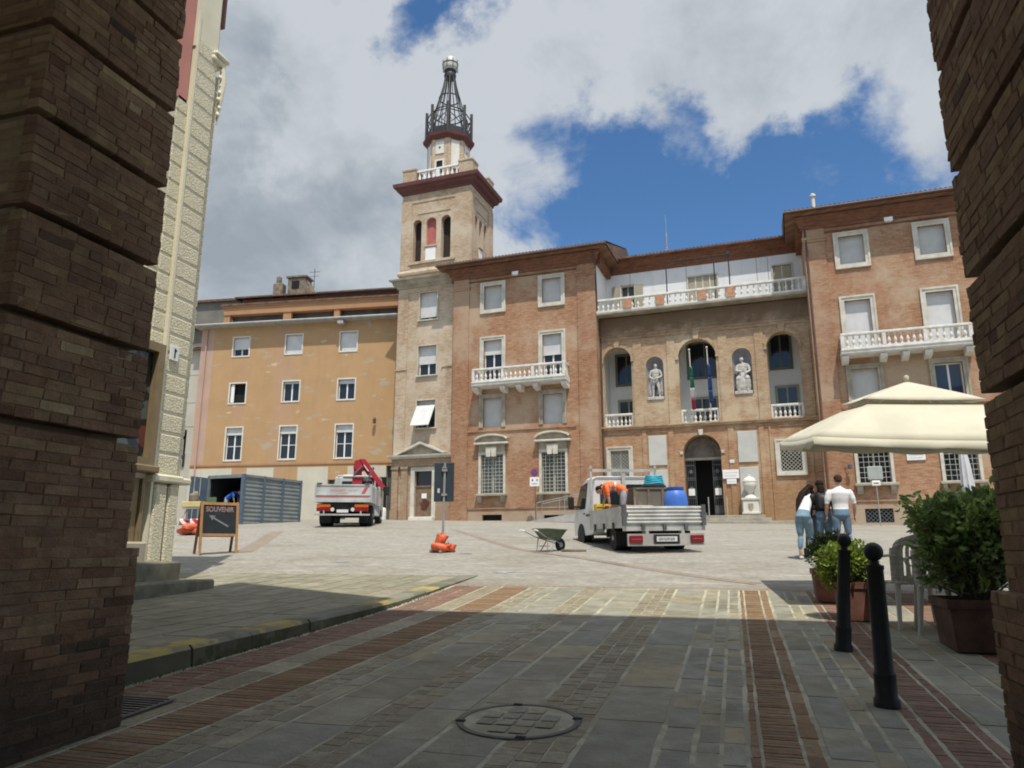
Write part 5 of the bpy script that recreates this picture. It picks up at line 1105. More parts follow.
def board(p0, p1, z0, z1, name, th=.04):
    p0, p1 = Vector(p0), Vector(p1); d = (p1 - p0).normalized(); nr = Vector((d.y, -d.x, 0)); m = MB()
    prof = [(0, z0), (th, z0)]; k = 5
    for i in range(k):
        a, b = z0 + (z1 - z0)*i/k, z0 + (z1 - z0)*(i + 1)/k; prof += [(th, a + .02), (th*1.5, a + .035), (th*1.5, b - .035), (th, b - .02)]
    prof += [(th, z1), (0, z1)]; n = len(prof)
    A = [tuple(p0 + nr*x) [:2] + (z,) for x, z in prof]; B = [tuple(p1 + nr*x)[:2] + (z,) for x, z in prof]
    m.add(A + B, [tuple(range(n))[::-1], tuple(range(n, 2*n))] + [(i, n + i, n + (i + 1) % n, (i + 1) % n)[::-1] for i in range(n)]); return m
tb_ = board((-1.05, -1.3, 0), (1.05, -1.3, 0), .66, 1.1, 't').build('tailboard', ALU, TR); recalc(tb_)
mb = MB()
for x in (-1.02, 1.02): mb.box(x - .05, x + .05, -1.38, -1.27, .62, 1.13); mb.box(x - .09, x + .09, -1.375, -1.355, .86, .93)
for x in (-.55, 0, .55): mb.box(x - .04, x + .04, -1.38, -1.3, .52, .66)
mb.build('hinge', IRONG, tb_)
for sx in (-1, 1):
    b_ = board((sx*1.05, 1.95 if sx > 0 else -1.28, 0), (sx*1.05, -1.28 if sx > 0 else 1.95, 0), .66, 1.1, 's')
    o = b_.build('sideboard', ALU, TR); recalc(o)
    m = MB()
    for y_ in (-.5, .4, 1.3): m.box(sx*1.07 - .02, sx*1.07 + .02, y_ - .04, y_ + .04, .54, .72)
    m.build('latch', CHAS, o)
hb = MB()
for sx in (-1, 1): hb.box(sx*.98 - .03, sx*.98 + .03, 1.92, 1.98, .66, 2.42)
hb.box(-1, 1, 1.92, 1.98, 2.24, 2.32); hb.box(-1, 1, 1.92, 1.98, 1.02, 1.1); hb.box(-.05, .05, 1.92, 1.98, 1.05, 2.2); hb.build('headboard', ALU, TR)
# cab: sections lofted front to back
def cabsec(y_, w0, w1, z0, zw, zt): return [(-w0, y_, z0), (-w0*1.01, y_, zw), (-w1, y_, zt - .08), (-w1 + .12, y_, zt), (w1 - .12, y_, zt), (w1, y_, zt - .08), (w0*1.01, y_, zw), (w0, y_, z0)]
secs = [cabsec(2.02, .93, .84, .5, 1.15, 2.04), cabsec(2.08, .96, .87, .45, 1.15, 2.12), cabsec(3.0, .97, .86, .42, 1.15, 2.16), cabsec(3.45, .97, .84, .42, 1.15, 2.08), cabsec(4.02, .96, .84, .42, 1.15, 1.3), cabsec(4.5, .90, .8, .42, .95, 1.12), cabsec(4.72, .82, .72, .42, .8, .95)]
cb = MB(); vs = [p for s_ in secs for p in s_]; n = 8
cb.add(vs, [(i*n + k, i*n + (k + 1) % n, (i + 1)*n + (k + 1) % n, (i + 1)*n + k) for i in range(len(secs) - 1) for k in range(n)] + [tuple(range(n))[::-1], tuple((len(secs) - 1)*n + k for k in range(n))])
cab = cb.build('cab', TWHT, TR, 30); recalc(cab)
gl = MB().cbox(-.7, .0 - .09, 1.995, 2.03, 1.28, 1.88, .03); gl.cbox(.09, .7, 1.995, 2.03, 1.28, 1.88, .03); gl.build('rear_window', GLASS, cab)
st_ = MB(); 
for x0, x1, z0, z1 in ((.2, .32, 1.68, 1.70), (.2, .32, 1.6, 1.62), (.2, .22, 1.6, 1.7), (.42, .5, 1.7, 1.73), (.4, .42, 1.58, 1.7), (.5, .58, 1.68, 1.7)): st_.box(x0, x1, 1.988, 1.994, z0, z1)
st_.build('sticker', WHITE, cab)
for sx in (-1, 1):
    m = MB(); X0 = sx*.985
    m.add([(X0*1.0, 2.75, 1.2), (X0*1.0, 3.95, 1.2), (sx*.905, 3.52, 1.92), (sx*.90, 2.75, 1.98), (X0*.97, 2.75, 1.2), (X0*.97, 3.95, 1.2), (sx*.87, 3.52, 1.92), (sx*.87, 2.75, 1.98)], [(0, 1, 2, 3), (4, 7, 6, 5), (0, 4, 5, 1), (1, 5, 6, 2), (2, 6, 7, 3), (3, 7, 4, 0)]); m.build('side_window', GLASS, cab)
    m = MB(); m.box(sx*.985 - .012, sx*.985 + .012, 2.18, 2.62, .98, 1.03); m.box(sx*.985 - .015, sx*.985 + .015, 2.78, 2.9, 1.04, 1.08); dd = m.build('door_trim', BLKP, cab)
    m = MB(); m.tube([(sx*.95, 3.75, 1.3), (sx*1.12, 3.78, 1.32)], .025, 6); m.cbox(sx*1.17 - .09, sx*1.17 + .09, 3.72, 3.84, 1.22, 1.62, .03); m.build('mirror', BLKP, cab)
m = MB(); m.add([(-.78, 3.55, 2.03), (.78, 3.55, 2.03), (.84, 4.02, 1.3), (-.84, 4.02, 1.3)], [(3, 2, 1, 0)]); m.v = [(x, y_ + .01, z + .01) for x, y_, z in m.v]; m.build('windscreen', GLASS, cab)
for sx in (-1, 1):
    m = MB()
    for i in range(9): t0, t1 = math.pi*i/9, math.pi*(i + 1)/9; m.add([(sx*.985, 3.3 + .44*math.cos(t), .34 + .44*math.sin(t)) for t in (t0, t1)] + [(sx*.7, 3.3 + .44*math.cos(t), .34 + .44*math.sin(t)) for t in (t1, t0)], [(0, 1, 2, 3)])
    m.lathe([(.41, -.02), (.41, .02)], (sx*.98, 3.3, .36), 24, axis='x'); m.build('wheel_arch', CHAS, cab)
for sx in (-1, 1):
    m = MB(); m.poly([(-.42, .36), (-.42, .5), (-.25, .66), (.25, .66), (.42, .5), (.42, .36), (.4, .36), (.4, .49), (.24, .64), (-.24, .64), (-.4, .49), (-.4, .36)], 'x', sx*.72 if sx > 0 else -1.0, sx*1.0 if sx > 0 else -.72); m.box(sx*.85 - .15, sx*.85 + .15, -.47, -.41, .14, .5); m.build('mudguard', CHAS, TR)
bp = MB(); bp.box(-.98, .98, -1.42, -1.36, .16, .43); bp.box(-.98, .98, -1.44, -1.36, .14, .18); bp.box(-.5, -.42, -1.36, -1.1, .3, .5); bp.box(.42, .5, -1.36, -1.1, .3, .5); bmp_ = bp.build('bumper', CONC, TR)
for sx in (-1, 1):
    o = MB().cbox(sx*.78 - .17, sx*.78 + .17, -1.47, -1.42, .21, .39, .012).build('tail_light', REDL, TR); MB().box(sx*.78 - .12, sx*.78 + .12, -1.474, -1.47, .29, .31).build('lens_band', M('pale_red_lens', (.3, .08, .08), .3, 0), o)
MB().box(-.33, .33, -1.45, -1.44, .19, .41).build('plate_recess', CHAS, bmp_)
pl = MB().box(-.26, .26, -1.465, -1.45, .24, .36).build('number_plate', PLATE, TR)
m = MB(); xx = -.2; rnd = random.Random(2)
for k, wd in enumerate((.04, .05, .02, .05, .045, .02, .045, .04)):
    m.box(xx, xx + .011, -1.469, -1.465, .265, .335); 
    if k not in (2, 5): m.box(xx + wd*.6, xx + wd*.6 + .011, -1.469, -1.465, .265, .335); m.box(xx, xx + wd*.6, -1.469, -1.465, .265 + .03*(k % 3), .277 + .03*(k % 3))
    xx += wd + .012
m.build('plate_characters', BLKP, pl)
def on_truck(name, label, cat, x, y_, z, rz=0):
    t = thing(name, label, cat); t.matrix_world = (Matrix.Translation((tx, ty, tz)) @ TR.rotation_euler.to_matrix().to_4x4() @ Matrix.Translation((x, y_, z)) @ Matrix.Rotation(rz, 4, 'Z')); return t
b_ = on_truck('plastic_barrel', 'big blue plastic barrel standing in the truck bed', 'barrel', .62, -.55, .66)
MB().lathe([(.24, 0), (.29, .04), (.31, .3), (.31, .55), (.29, .72), (.24, .84), (.20, .88)], seg=26).build('barrel_body', M('blue_plastic', (.06, .17, .55), .45, .1, 4), b_, 40); MB().lathe([(.215, .88), (.225, .89), (.225, .95), (.2, .96)], seg=24).build('lid', M('dark_blue_plastic', (.03, .08, .33), .5, .1), b_, 40)
t_ = on_truck('steel_tank', 'rusty grey steel tank behind the blue barrel in the truck bed', 'tank', .45, 1.0, .66)
TK = plaster('rusty_steel', (.17, .155, .13), [(1.6, .5, (.17, .10, .06), .6, None), (2.2, .58, (.26, .22, .10), .6, None)], .2)
mb = MB(); mb.cbox(-.62, .55, -.5, .45, .03, 1.0, .02); mb.build('tank_body', TK, t_); mb = MB()
for x in (-.6, -.2, .2, .52): mb.box(x - .03, x + .03, -.53, -.5, .03, 1.0)
mb.box(-.64, .56, -.53, .46, .98, 1.02); mb.build('tank_rib', OLDM, t_)
h_ = on_truck('hose_coil', 'turquoise hose coiled on top of the steel tank', 'hose', .6, 1.0, 1.68)
mb = MB()
for k in range(5): mb.tube([((.27 - .012*k)*math.cos(R(i*20)), .75*(.27 - .012*k)*math.sin(R(i*20)), .14 + .05*k + .012*math.sin(i + k)) for i in range(19)], .03, 7)
mb.build('coil', M('turquoise_hose', (.03, .36, .48), .5, .15, 6), h_, 60); MB().lathe([(.3, 0), (.33, .02), (.33, .08), (.28, .11)], seg=18).build('drum_base', BLKP, h_, 40)
y_ = on_truck('plastic_crate', 'yellow crate at the left side of the truck bed', 'crate', -.78, 1.55, .66)
YEL = M('yellow_plastic', (.70, .50, .04), .5, .1); mb = MB(); 
for a in ((-.2, .2, -.18, -.15), (-.2, .2, .15, .18), (-.2, -.17, -.15, .15), (.17, .2, -.15, .15)): mb.box(*a, 0, .62)
mb.box(-.2, .2, -.18, .18, 0, .03); mb.box(-.22, .22, -.2, -.18, .54, .6); mb.build('crate_body', YEL, y_); mb = MB()
for k in range(4): mb.box(-.15 + k*.09, -.11 + k*.09, -.184, -.181, .1, .48)
mb.build('crate_slot', M('shaded_yellow_slot', (.4, .25, .02), .6, 0), y_)
w_ = on_truck('wooden_box', 'brown wooden box under the stooping worker in the truck bed', 'box', -.62, 1.15, .66)
BW = M('brown_timber', (.17, .085, .035), .8, .25, 4); mb = MB(); mb.box(-.22, .22, -.2, .2, 0, .5)
for z in (.06, .28, .45): mb.box(-.24, .24, -.22, -.2, z, z + .1)
mb.build('box_body', BW, w_)
d_ = on_truck('timber_board', 'pale plank lying across the tail of the truck bed', 'plank', -.55, -1.0, 1.10, R(12)); MB().cbox(-.38, .38, -.1, .1, 0, .03, .006).build('plank', STONE, d_)
d_ = on_truck('orange_bag', 'orange bag by the stooping worker in the truck bed', 'bag', -.50, .1, .66); MB().loft([(-.2, 0, .3), (0, .02, .42), (.2, 0, .32)], [.08, .13, .07], 10).build('bag_body', HIVIS, d_, 60); MB().loft([(0, 0, 0), (0, 0, .3)], [.16, .1], 10).build('bag_base', HIVIS, d_, 60)
d_ = on_truck('pipe_bundle', 'dull red pipes lying across the truck bed behind the cab', 'pipes', .05, 1.55, .66)
mb = MB()
for k in range(3): mb.tube([(-.5, -.1 + k*.09, .42 + .02*k), (.75, -.1 + k*.09, .42 + .03*k)], .045, 8)
mb.build('pipe', M('dull_red_pipe', (.28, .08, .09), .6, .15), d_, 40); MB().box(-.3, .6, -.12, .14, 0, .37).build('pipe_support', BW, d_)
# worker bending over inside the bed (local frame of the truck, facing -x)
s = [((.0, 0, .86), (-.03, 0, .94), .15, .15, 3, .85), ('L', [(.03, 0, .93), (-.06, 0, .98), (-.18, 0, 1.045), (-.3, 0, 1.07), (-.42, 0, 1.07), (-.5, 0, 1.055), (-.55, 0, 1.04)], [(.14, .11), (.155, .115), (.155, .115), (.165, .12), (.175, .115), (.14, .09), (.06, .05)], 1, (0, 1, 0)), ((-.46, -.16, 1.05), (-.46, .16, 1.05), .065, .065, 1), ((-.5, 0, 1.06), (-.58, 0, 1.02), .06, .055, 2), ((-.62, 0, .99), (-.70, 0, .93), .085, .085, 2)]
for sy in (-1, 1):
    xo = -.13 if sy > 0 else 0.02
    s += [((-.46, sy*.2, 1.04), (-.44 + xo*.3, sy*.24, .84), .065, .06, 1), ((-.44 + xo*.3, sy*.24, .84), (-.43 + xo*.3, sy*.24, .78), .048, .045, 2), ((-.43 + xo*.3, sy*.24, .78), (-.42 + xo, sy*.2, .56), .044, .032, 2),
          ((.0, sy*.1, .86), (-.04, sy*.11, .46), .1, .07, 3), ((-.04, sy*.11, .46), (.04, sy*.12, .1), .068, .05, 3), ((.05, sy*.12, .05), (-.12, sy*.13, .04), .05, .045, 4)]
face((-.66, 0, .955), (-.55, 0, -.9), s, 2, (0, 1, 0))
hair = MB(); hair.ball((-.665, 0, .99), (.098, .094, .09), 14); tp = MB()
for q in (-.22, -.35): tp.lathe([(.148, -.028), (.160, -.024), (.160, .024), (.148, .028)], (q, 0, 1.065), 18, axis='x'); 
tp.v = [(x, y_*1.05, 1.06 + (z - 1.065)*.78) for x, y_, z in tp.v]
wk = person('person', 'worker in orange hi-vis shirt bending over in the truck bed', (0, 0, 0), 0, s, [WORKT, HIVIS, SKIN, WORKT, SHOED], hand=[((-.42 - .13, .2, .56), (-.1, 0, -1), (0, 1, 0), 2, .5), ((-.40, -.2, .56), (-.1, 0, -1), (0, 1, 0), 2, .5)], parts=[('hair', hair, HAIRD), ('reflective_band', tp, REFL)])
wk.matrix_world = Matrix.Translation((tx, ty, tz)) @ TR.rotation_euler.to_matrix().to_4x4() @ Matrix.Translation((-.47, .45, .66)) @ Matrix.Rotation(R(-12), 4, 'Z')

# ------------------------------------------------------------------ crane truck by the orange house
cx_, cy_ = -17.0, 30.6; cz_ = gz(cx_, cy_)
CT = thing('crane_truck', 'grey tipper truck with red folded crane parked before the orange house', 'truck', (cx_, cy_, cz_), R(21))
GREYP = M('grey_white_truck_paint', (.45, .46, .45), .5, .2, 1.5); CRED = M('crane_red', (.33, .022, .035), .45, .1)
mb = MB(); mb.box(-1.2, 1.2, -1.4, 2.4, 1.02, 1.14); mb.build('bed', GREYP, CT)
tg = MB(); tg.box(-1.22, 1.22, -1.5, -1.42, 1.0, 1.78); rframe(tg, -1.16, 1.16, 1.34, 1.72, .05, -1.53, -1.5); tg.box(-1.22, 1.22, -1.55, -1.5, 1.0, 1.16); t_ = tg.build('tailboard', GREYP, CT)
m = MB(); m.box(-1.14, 1.14, -1.515, -1.502, 1.22, 1.26); m.poly([(.80, 1.38), (.95, 1.38), (1.08, 1.64), (.93, 1.64)], 'y', -1.512, -1.502); m.build('red_stripe', M('faded_red_lettering', (.45, .10, .10), .6, .1), t_)
m = MB(); x = -.58
for wd, z in ((.05, 1.5), (.06, 1.5), (.05, 1.5), (.09, 1.49), (.09, 1.49), (.09, 1.49), (.04, 1.5)): m.box(x, x + wd, -1.51, -1.502, z, z + (.08 if wd > .08 else .05)); x += wd + .025
x = .2
for k in range(6): m.box(x, x + .04, -1.51, -1.502, 1.5, 1.53); x += .07
m.build('faded_lettering', M('pale_red_lettering', (.55, .28, .25), .6, .15, 12), t_)
m = MB().box(-.2, .22, -1.51, -1.502, 1.40, 1.425); m.build('small_lettering', M('ochre_lettering', (.5, .36, .22), .6, .1), t_)
for sx in (-1, 1):
    m = MB(); m.box(sx*1.2 - .03, sx*1.2 + .03, -1.42, 2.4, 1.0, 1.74)
    for y_ in (-1.35, .4, 2.3): m.box(sx*1.2 - .05, sx*1.2 + .05, y_ - .06, y_ + .06, 1.0, 1.8)
    m.build('sideboard', GREYP, CT)
    m = MB(); m.box(sx*1.05 - .1, sx*1.05 + .1, -1.56, -1.36, 1.78, 1.84); m.build('corner_cap', IRONG, CT)
mb = MB()
for sx in (-.45, .45): mb.box(sx - .06, sx + .06, -1.35, 4.9, .7, .95)
mb.box(-.9, .9, -1.4, -1.3, .62, 1.0); mb.tube([(-.9, 0, .47), (.9, 0, .47)], .1, 8); mb.box(-.8, .8, .7, 2.0, .55, .95); mb.build('chassis', CHAS, CT)
for x_, y_, d_ in ((-1.17, 0, 1), (1.17, 0, 1), (-1.18, 3.7, 0), (1.18, 3.7, 0)): wheel(CT, x_, y_, .47, .27, dual=bool(d_))
for sx in (-1, 1):
    MB().cbox(sx*.82 - .3, sx*.82 + .3, -1.5, -1.42, .78, .92, .01).build('indicator_light', AMB, CT); MB().cbox(sx*.82 - .3, sx*.82 + .3, -1.5, -1.42, .6, .77, .01).build('tail_light', REDL, CT)
    MB().lathe([(.09, -.02), (.08, -.05)], (sx*.44, -1.42, .68), 12, axis='y').build('reversing_light', LAMPW, CT); MB().box(sx*.87 - .25, sx*.87 + .25, -.62, -.59, .12, .6).build('mud_flap', CHAS, CT)
bp_ = MB(); bp_.box(-1.2, 1.2, -1.55, -1.45, .42, .49)
for sx in (-.8, .8): bp_.box(sx - .03, sx + .03, -1.5, -1.4, .45, .65)
bp_.build('bumper', CONC, CT); pp = MB().box(-.25, .25, -1.46, -1.42, .55, .68).build('number_plate', PLATE, CT)
secs = [[(-1.15, y_, z0), (-1.16, y_, 1.9), (-1.08, y_, zt), (1.08, y_, zt), (1.16, y_, 1.9), (1.15, y_, z0)] for y_, z0, zt in ((3.0, .6, 2.46), (3.1, .55, 2.52), (4.4, .55, 2.54), (4.75, .6, 2.2), (4.9, .6, 1.6))]
cb = MB(); cb.add([p for q in secs for p in q], [(i*6 + k, i*6 + (k + 1) % 6, (i + 1)*6 + (k + 1) % 6, (i + 1)*6 + k) for i in range(4) for k in range(6)] + [tuple(range(6))[::-1], tuple(24 + k for k in range(6))]); cab = cb.build('cab', GREYP, CT, 30); recalc(cab)
MB().cbox(-.75, .75, 2.97, 3.02, 1.75, 2.3, .03).build('rear_window', GLASS, cab)
for sx in (-1, 1): MB().box(sx*1.15 - .02, sx*1.15 + .02, 3.35, 4.4, 1.55, 2.25).build('side_window', GLASS, cab); m = MB(); m.tube([(sx*1.12, 4.6, 2.0), (sx*1.35, 4.65, 2.0)], .025, 6); m.cbox(sx*1.38 - .1, sx*1.38 + .1, 4.6, 4.72, 1.7, 2.2, .03); m.build('mirror', BLKP, cab); MB().box(sx*1.16 - .05, sx*1.16 + .02, 3.2, 4.3, .35, .5).build('cab_step', CHAS, cab)
hf = MB()
for x in (-.85, .95): hf.tube([(x, 2.5, 1.1), (x, 2.5, 2.5)], .04, 8)
hf.tube([(-.9, 2.5, 2.5), (1.0, 2.5, 2.5)], .045, 8); hf.tube([(-.85, 2.5, 2.0), (.95, 2.5, 2.0)], .03, 8); hf.build('headboard', GREYP, CT, 40)
cr = MB(); cr.box(-.18, .3, 2.55, 2.95, .95, 2.5); cr.cbox(-.14, .24, 2.55, 2.9, 2.4, 3.05, .04); cr.hull([(-.16, 2.5, 2.9), (.2, 2.5, 3.35), (.48, 2.5, 3.28), (.3, 2.5, 2.75), (-.16, 2.85, 2.9), (.2, 2.85, 3.35), (.48, 2.85, 3.28), (.3, 2.85, 2.75), (-.1, 2.5, 3.28), (-.1, 2.85, 3.28)])
cr.hull([(.15, 2.45, 3.36), (.42, 2.45, 3.36), (1.45, 2.45, 2.0), (1.2, 2.45, 1.95), (.15, 2.68, 3.36), (.42, 2.68, 3.36), (1.45, 2.68, 2.0), (1.2, 2.68, 1.95)]); cr.hull([(.2, 2.7, 3.0), (.42, 2.7, 3.1), (1.2, 2.7, 2.05), (1.0, 2.7, 2.0), (.2, 2.9, 3.0), (.42, 2.9, 3.1), (1.2, 2.9, 2.05), (1.0, 2.9, 2.0)])
cro = cr.build('crane', CRED, CT); m = MB(); m.hull([(.32, 2.44, 3.1), (.42, 2.44, 3.02), (.66, 2.44, 2.72), (.56, 2.44, 2.78), (.32, 2.45, 3.1), (.66, 2.45, 2.72)]); m.build('crane_lettering', WHITE, cro)
m = MB(); m.tube([(.55, 2.5, 2.25), (.85, 2.5, 2.95)], .06, 8); m.tube([(-.1, 2.45, 2.6), (.3, 2.45, 3.0)], .05, 8); m.build('crane_ram', IRONG, cro, 40)
MB().cbox(-.72, -.2, 2.95, 3.2, 2.5, 2.62, .03).build('roof_beacon_bar', STONE, CT)

# ------------------------------------------------------------------ blue-grey site container with open doors, worker inside
kx, ky = -23.25, 31.4; kz = gz(kx, ky) - .06
KT = thing('site_container', 'blue grey corrugated site container with its door standing open', 'container', (kx, ky, kz), R(-7))
KB = M('container_grey_blue', (.185, .215, .22), .6, .12, 2); KF = M('container_blue_frame', (.10, .14, .185), .6, .15); KL = M('container_lining', (.03, .035, .04), .9, .2)
W2, LN, HT = 2.35, 4.3, 2.5
def corr(mb, y0, y1, x, z0, z1, per=.2, dp=.018):
    n = int((z1 - z0)/per); vs = []; 
    for i in range(n*4 + 1):
        z = z0 + (z1 - z0)*i/(n*4); o = (0, dp, dp, 0)[i % 4]; vs += [(x - o, y0, z), (x - o, y1, z)]
    return mb.add(vs, [(2*i, 2*i + 1, 2*i + 3, 2*i + 2) for i in range(n*4)])
mb = MB()
for k in range(3): corr(mb, LN*k/3 + .05, LN*(k + 1)/3 - .05, -.02, .14, HT - .1)
o = mb.build('corrugated_side', KB, KT)
mb = MB(); mb.box(-W2, -.08, .06, LN, HT - .06, HT); mb.box(-W2, -W2 + .04, .06, LN, 0, HT); mb.box(-W2, -.08, LN - .05, LN, 0, HT); mb.box(-W2, 0, 0, LN, .02, .1); mb.box(-.09, -.07, .05, LN, .1, HT); mb.build('container_shell', KL, KT)
mb = MB(); mb.box(-W2, 0, -.04, .06, HT - .14, HT + .02); mb.box(-.1, .02, .06, LN, HT - .1, HT + .02); mb.box(-.1, .02, .06, LN, 0, .13); mb.box(-W2 - .02, -W2 + .1, -.04, .08, 0, HT); mb.box(-W2, 0, -.03, .05, 0, .1); mb.build('frame_rail', KB, KT)
MB().box(-.14, .03, -.05, .1, 0, HT + .03).build('corner_post', KF, KT)
for k in (1, 2, 3): MB().box(-.03, .05, LN*k/3 - .06, LN*k/3 + .06, 0, HT + .03).build('side_post', KF, KT)
dl = MB(); dl.box(-.02, .04, -1.15, 0, .12, HT - .1); dl.M = None; dl.v = [(x, y_, z) for x, y_, z in dl.v]
d1 = dl.build('door_leaf', KF, KT, loc=(-W2 - .02, -.05, 0), rz=R(4))
m = MB(); m.tube([(.07, -.55, .15), (.07, -.55, HT - .15)], .025, 8); m.box(.04, .1, -.6, -.5, 1.1, 1.2); m.tube([(.07, -.95, .15), (.07, -.95, HT - .15)], .025, 8); m.build('lock_rod', CONC, d1, 40); MB().box(.041, .05, -.9, -.65, 1.55, 1.68).build('door_plate', WHITE, d1)
mb = MB(); rnd = random.Random(9)
px, py = kx - 1.3, ky + .5
s = [((0, 0, .88), (.02, 0, .97), .15, .14, 3, .85), ('L', [(0, 0, .93), (.08, 0, 1.0), (.2, 0, 1.1), (.32, 0, 1.17), (.43, 0, 1.22), (.5, 0, 1.24)], [(.14, .11), (.15, .115), (.155, .115), (.165, .115), (.14, .09), (.06, .05)], 1, (0, 1, 0)), ((.42, -.15, 1.2), (.42, .15, 1.2), .062, .062, 1), ((.47, 0, 1.24), (.54, 0, 1.25), .055, .05, 2), ((.58, 0, 1.27), (.66, 0, 1.24), .085, .085, 2)]
for sy in (-1, 1):
    s += [((.43, sy*.19, 1.18), (.46, sy*.23, .98), .06, .055, 1), ((.46, sy*.23, .98), (.5, sy*.2, .78), .042, .03, 2), ((0, sy*.09, .86), (.04, sy*.1, .46), .1, .068, 3), ((.04, sy*.1, .46), (-.02, sy*.11, .1), .066, .05, 3), ((-.03, sy*.11, .05), (.13, sy*.12, .04), .05, .045, 4)]
face((.62, 0, 1.25), (.9, 0, -.5), s, 2, (0, 1, 0)); hair = MB(); hair.ball((.60, 0, 1.28), (.09, .09, .085), 14)
person('person', 'worker in blue shirt stooping inside the open container', (px, py, kz + .38), R(8), s, [JEAN, BLUET, SKIN, WORKT, SHOED], hand=[((.5, .2, .78), (.2, 0, -1), (0, 1, 0), 2, .4), ((.5, -.2, .78), (.2, 0, -1), (0, 1, 0), 2, .4)], parts=[('hair', hair, HAIRS)], scale=1.04)
t = thing('pallet_stack', 'low stack of wooden pallets inside the container', 'pallets', (px, py, kz + .1), R(-7)); mb = MB()
for z in (0, .14):
    for k in range(5): mb.box(-.6, .6, -.4 + k*.18, -.28 + k*.18, z + .1, z + .125)
    for x in (-.55, 0, .45): mb.box(x, x + .1, -.4, .44, z, z + .1)
mb.build('pallet', OLDM, t)
def hazard(): 
    m, nt, p = newmat('red_white_stripes'); o = coords(nt); s = N(nt, 'ShaderNodeSeparateXYZ'); L(nt, o, s.inputs[0]); t = math_(nt, 'FRACT', math_(nt, 'MULTIPLY', math_(nt, 'ADD', s.outputs[0], s.outputs[2]), 2.2))
    L(nt, mixc(nt, math_(nt, 'GREATER_THAN', t, .5), (.55, .03, .04), (.75, .75, .74)), p.inputs['Base Color']); return m
HZ = hazard()
hb_ = thing('striped_barrier_board', 'red and white striped board leaning inside the container', 'barrier', (kx - 1.75, ky + .45, kz + .1), R(-7)); m = MB().box(-.09, .09, -.015, .015, 0, 1.5); m.M = None; o = m.build('board', HZ, hb_); o.rotation_euler = (R(-8), R(-24), 0); MB().box(-.12, .12, -.1, .1, 0, .04).build('foot', IRONG, hb_)

# ------------------------------------------------------------------ things on the town hall
def hall(name, label, cat, u, v, z, group=None, rz=0): return thing(name, label, cat, fworld(u, v, z), FA + rz, group)
STAT = M('statue_marble', (.44, .42, .385), .75, .22, 5, .3)
def statue(u, label, seated):
    a = NICH[0] if u < 0 else NICH[1]
    t = hall('statue', label, 'statue', u, V + .14, a[2])
    MB().cbox(-.42, .42, -.24, .2, 0, .16, .02).build('plinth', STAT, t)
    if not seated:
        s = [((0, 0, .98), (0, 0, 1.1), .15, .15, 0, .8), ((0, 0, 1.1), (.02, 0, 1.34), .16, .2, 0, .7), ((.02, 0, 1.32), (.02, 0, 1.5), .21, .17, 0, .7), ((-.2, 0, 1.48), (.24, 0, 1.48), .075, .075, 0), ((.02, 0, 1.5), (.02, -.02, 1.6), .06, .06, 0), ((.02, -.03, 1.67), (.02, -.03, 1.78), .085, .09, 0),
             ((-.22, 0, 1.47), (-.29, .0, 1.2), .065, .055, 0), ((-.29, 0, 1.2), (-.08, -.2, 1.04), .052, .04, 0), ((.25, 0, 1.47), (.33, -.02, 1.2), .065, .055, 0), ((.33, -.02, 1.2), (.12, -.2, 1.08), .05, .04, 0), ((-.1, -.2, 1.03), (.16, -.22, 1.1), .05, .06, 0),
             ((-.09, 0, .98), (-.13, -.02, .58), .105, .075, 0), ((-.13, -.02, .58), (-.13, .02, .2), .07, .05, 0), ((.09, 0, .98), (.16, -.1, .6), .105, .075, 0), ((.16, -.1, .6), (.2, -.04, .2), .07, .05, 0), ((-.13, .02, .19), (-.15, -.14, .18), .05, .04, 0), ((.2, -.04, .19), (.24, -.2, .18), .05, .04, 0), ((-.25, .1, 1.4), (-.28, .12, .3), .12, .15, 0, .5), ((.28, .1, 1.3), (.3, .12, .3), .1, .13, 0, .5)]
        face((.02, -.03, 1.72), (.1, -1, -.1), s, 0)
    else:
        s = [((0, .02, .8), (0, .02, 1.05), .24, .21, 0, .75), ((0, .02, 1.05), (.02, 0, 1.32), .2, .22, 0, .75), ((.02, 0, 1.3), (.04, 0, 1.45), .22, .17, 0, .75), ((-.2, 0, 1.42), (.24, 0, 1.44), .08, .08, 0), ((.03, 0, 1.46), (.0, -.03, 1.55), .065, .06, 0), ((-.02, -.04, 1.63), (-.02, -.04, 1.74), .09, .095, 0),
             ((-.22, 0, 1.41), (-.3, -.05, 1.15), .08, .07, 0), ((-.3, -.05, 1.15), (-.05, -.25, 1.08), .06, .05, 0), ((.26, 0, 1.42), (.35, -.05, 1.12), .08, .07, 0), ((.35, -.05, 1.12), (.1, -.26, 1.0), .06, .05, 0),
             ((-.13, 0, .85), (-.22, -.2, .72), .14, .13, 0), ((.13, 0, .85), (.24, -.2, .74), .14, .13, 0), ((-.22, -.18, .72), (-.2, -.12, .2), .13, .14, 0, .8), ((.24, -.18, .74), (.22, -.12, .2), .13, .14, 0, .8), ((0, -.1, .8), (0, -.08, .2), .2, .26, 0, .6), ((-.2, -.2, .2), (-.22, -.26, .18), .05, .04, 0), ((.2, -.2, .2), (.22, -.26, .18), .05, .04, 0)]
        face((-.02, -.04, 1.68), (-.2, -1, -.15), s, 0)
    o = person('figure', '', (0, 0, 0), 0, s, [STAT], vox=.016, cat=''); o.parent = t
    for k in ('label', 'category'): 
        if k in o: del o[k]
    t.scale = (1.12, .85, 1.16)
    if seated:
        hb = MB().loft([(-.02, .02, 1.72), (-.02, 0, 1.8)], [.1, .07], 10); hb.build('headgear', STAT, t, 50); MB().box(-.33, .33, -.02, .24, .14, .82).build('seat', STAT, t)
statue(-3.9, 'marble statue of a standing man in the left facade niche', False)
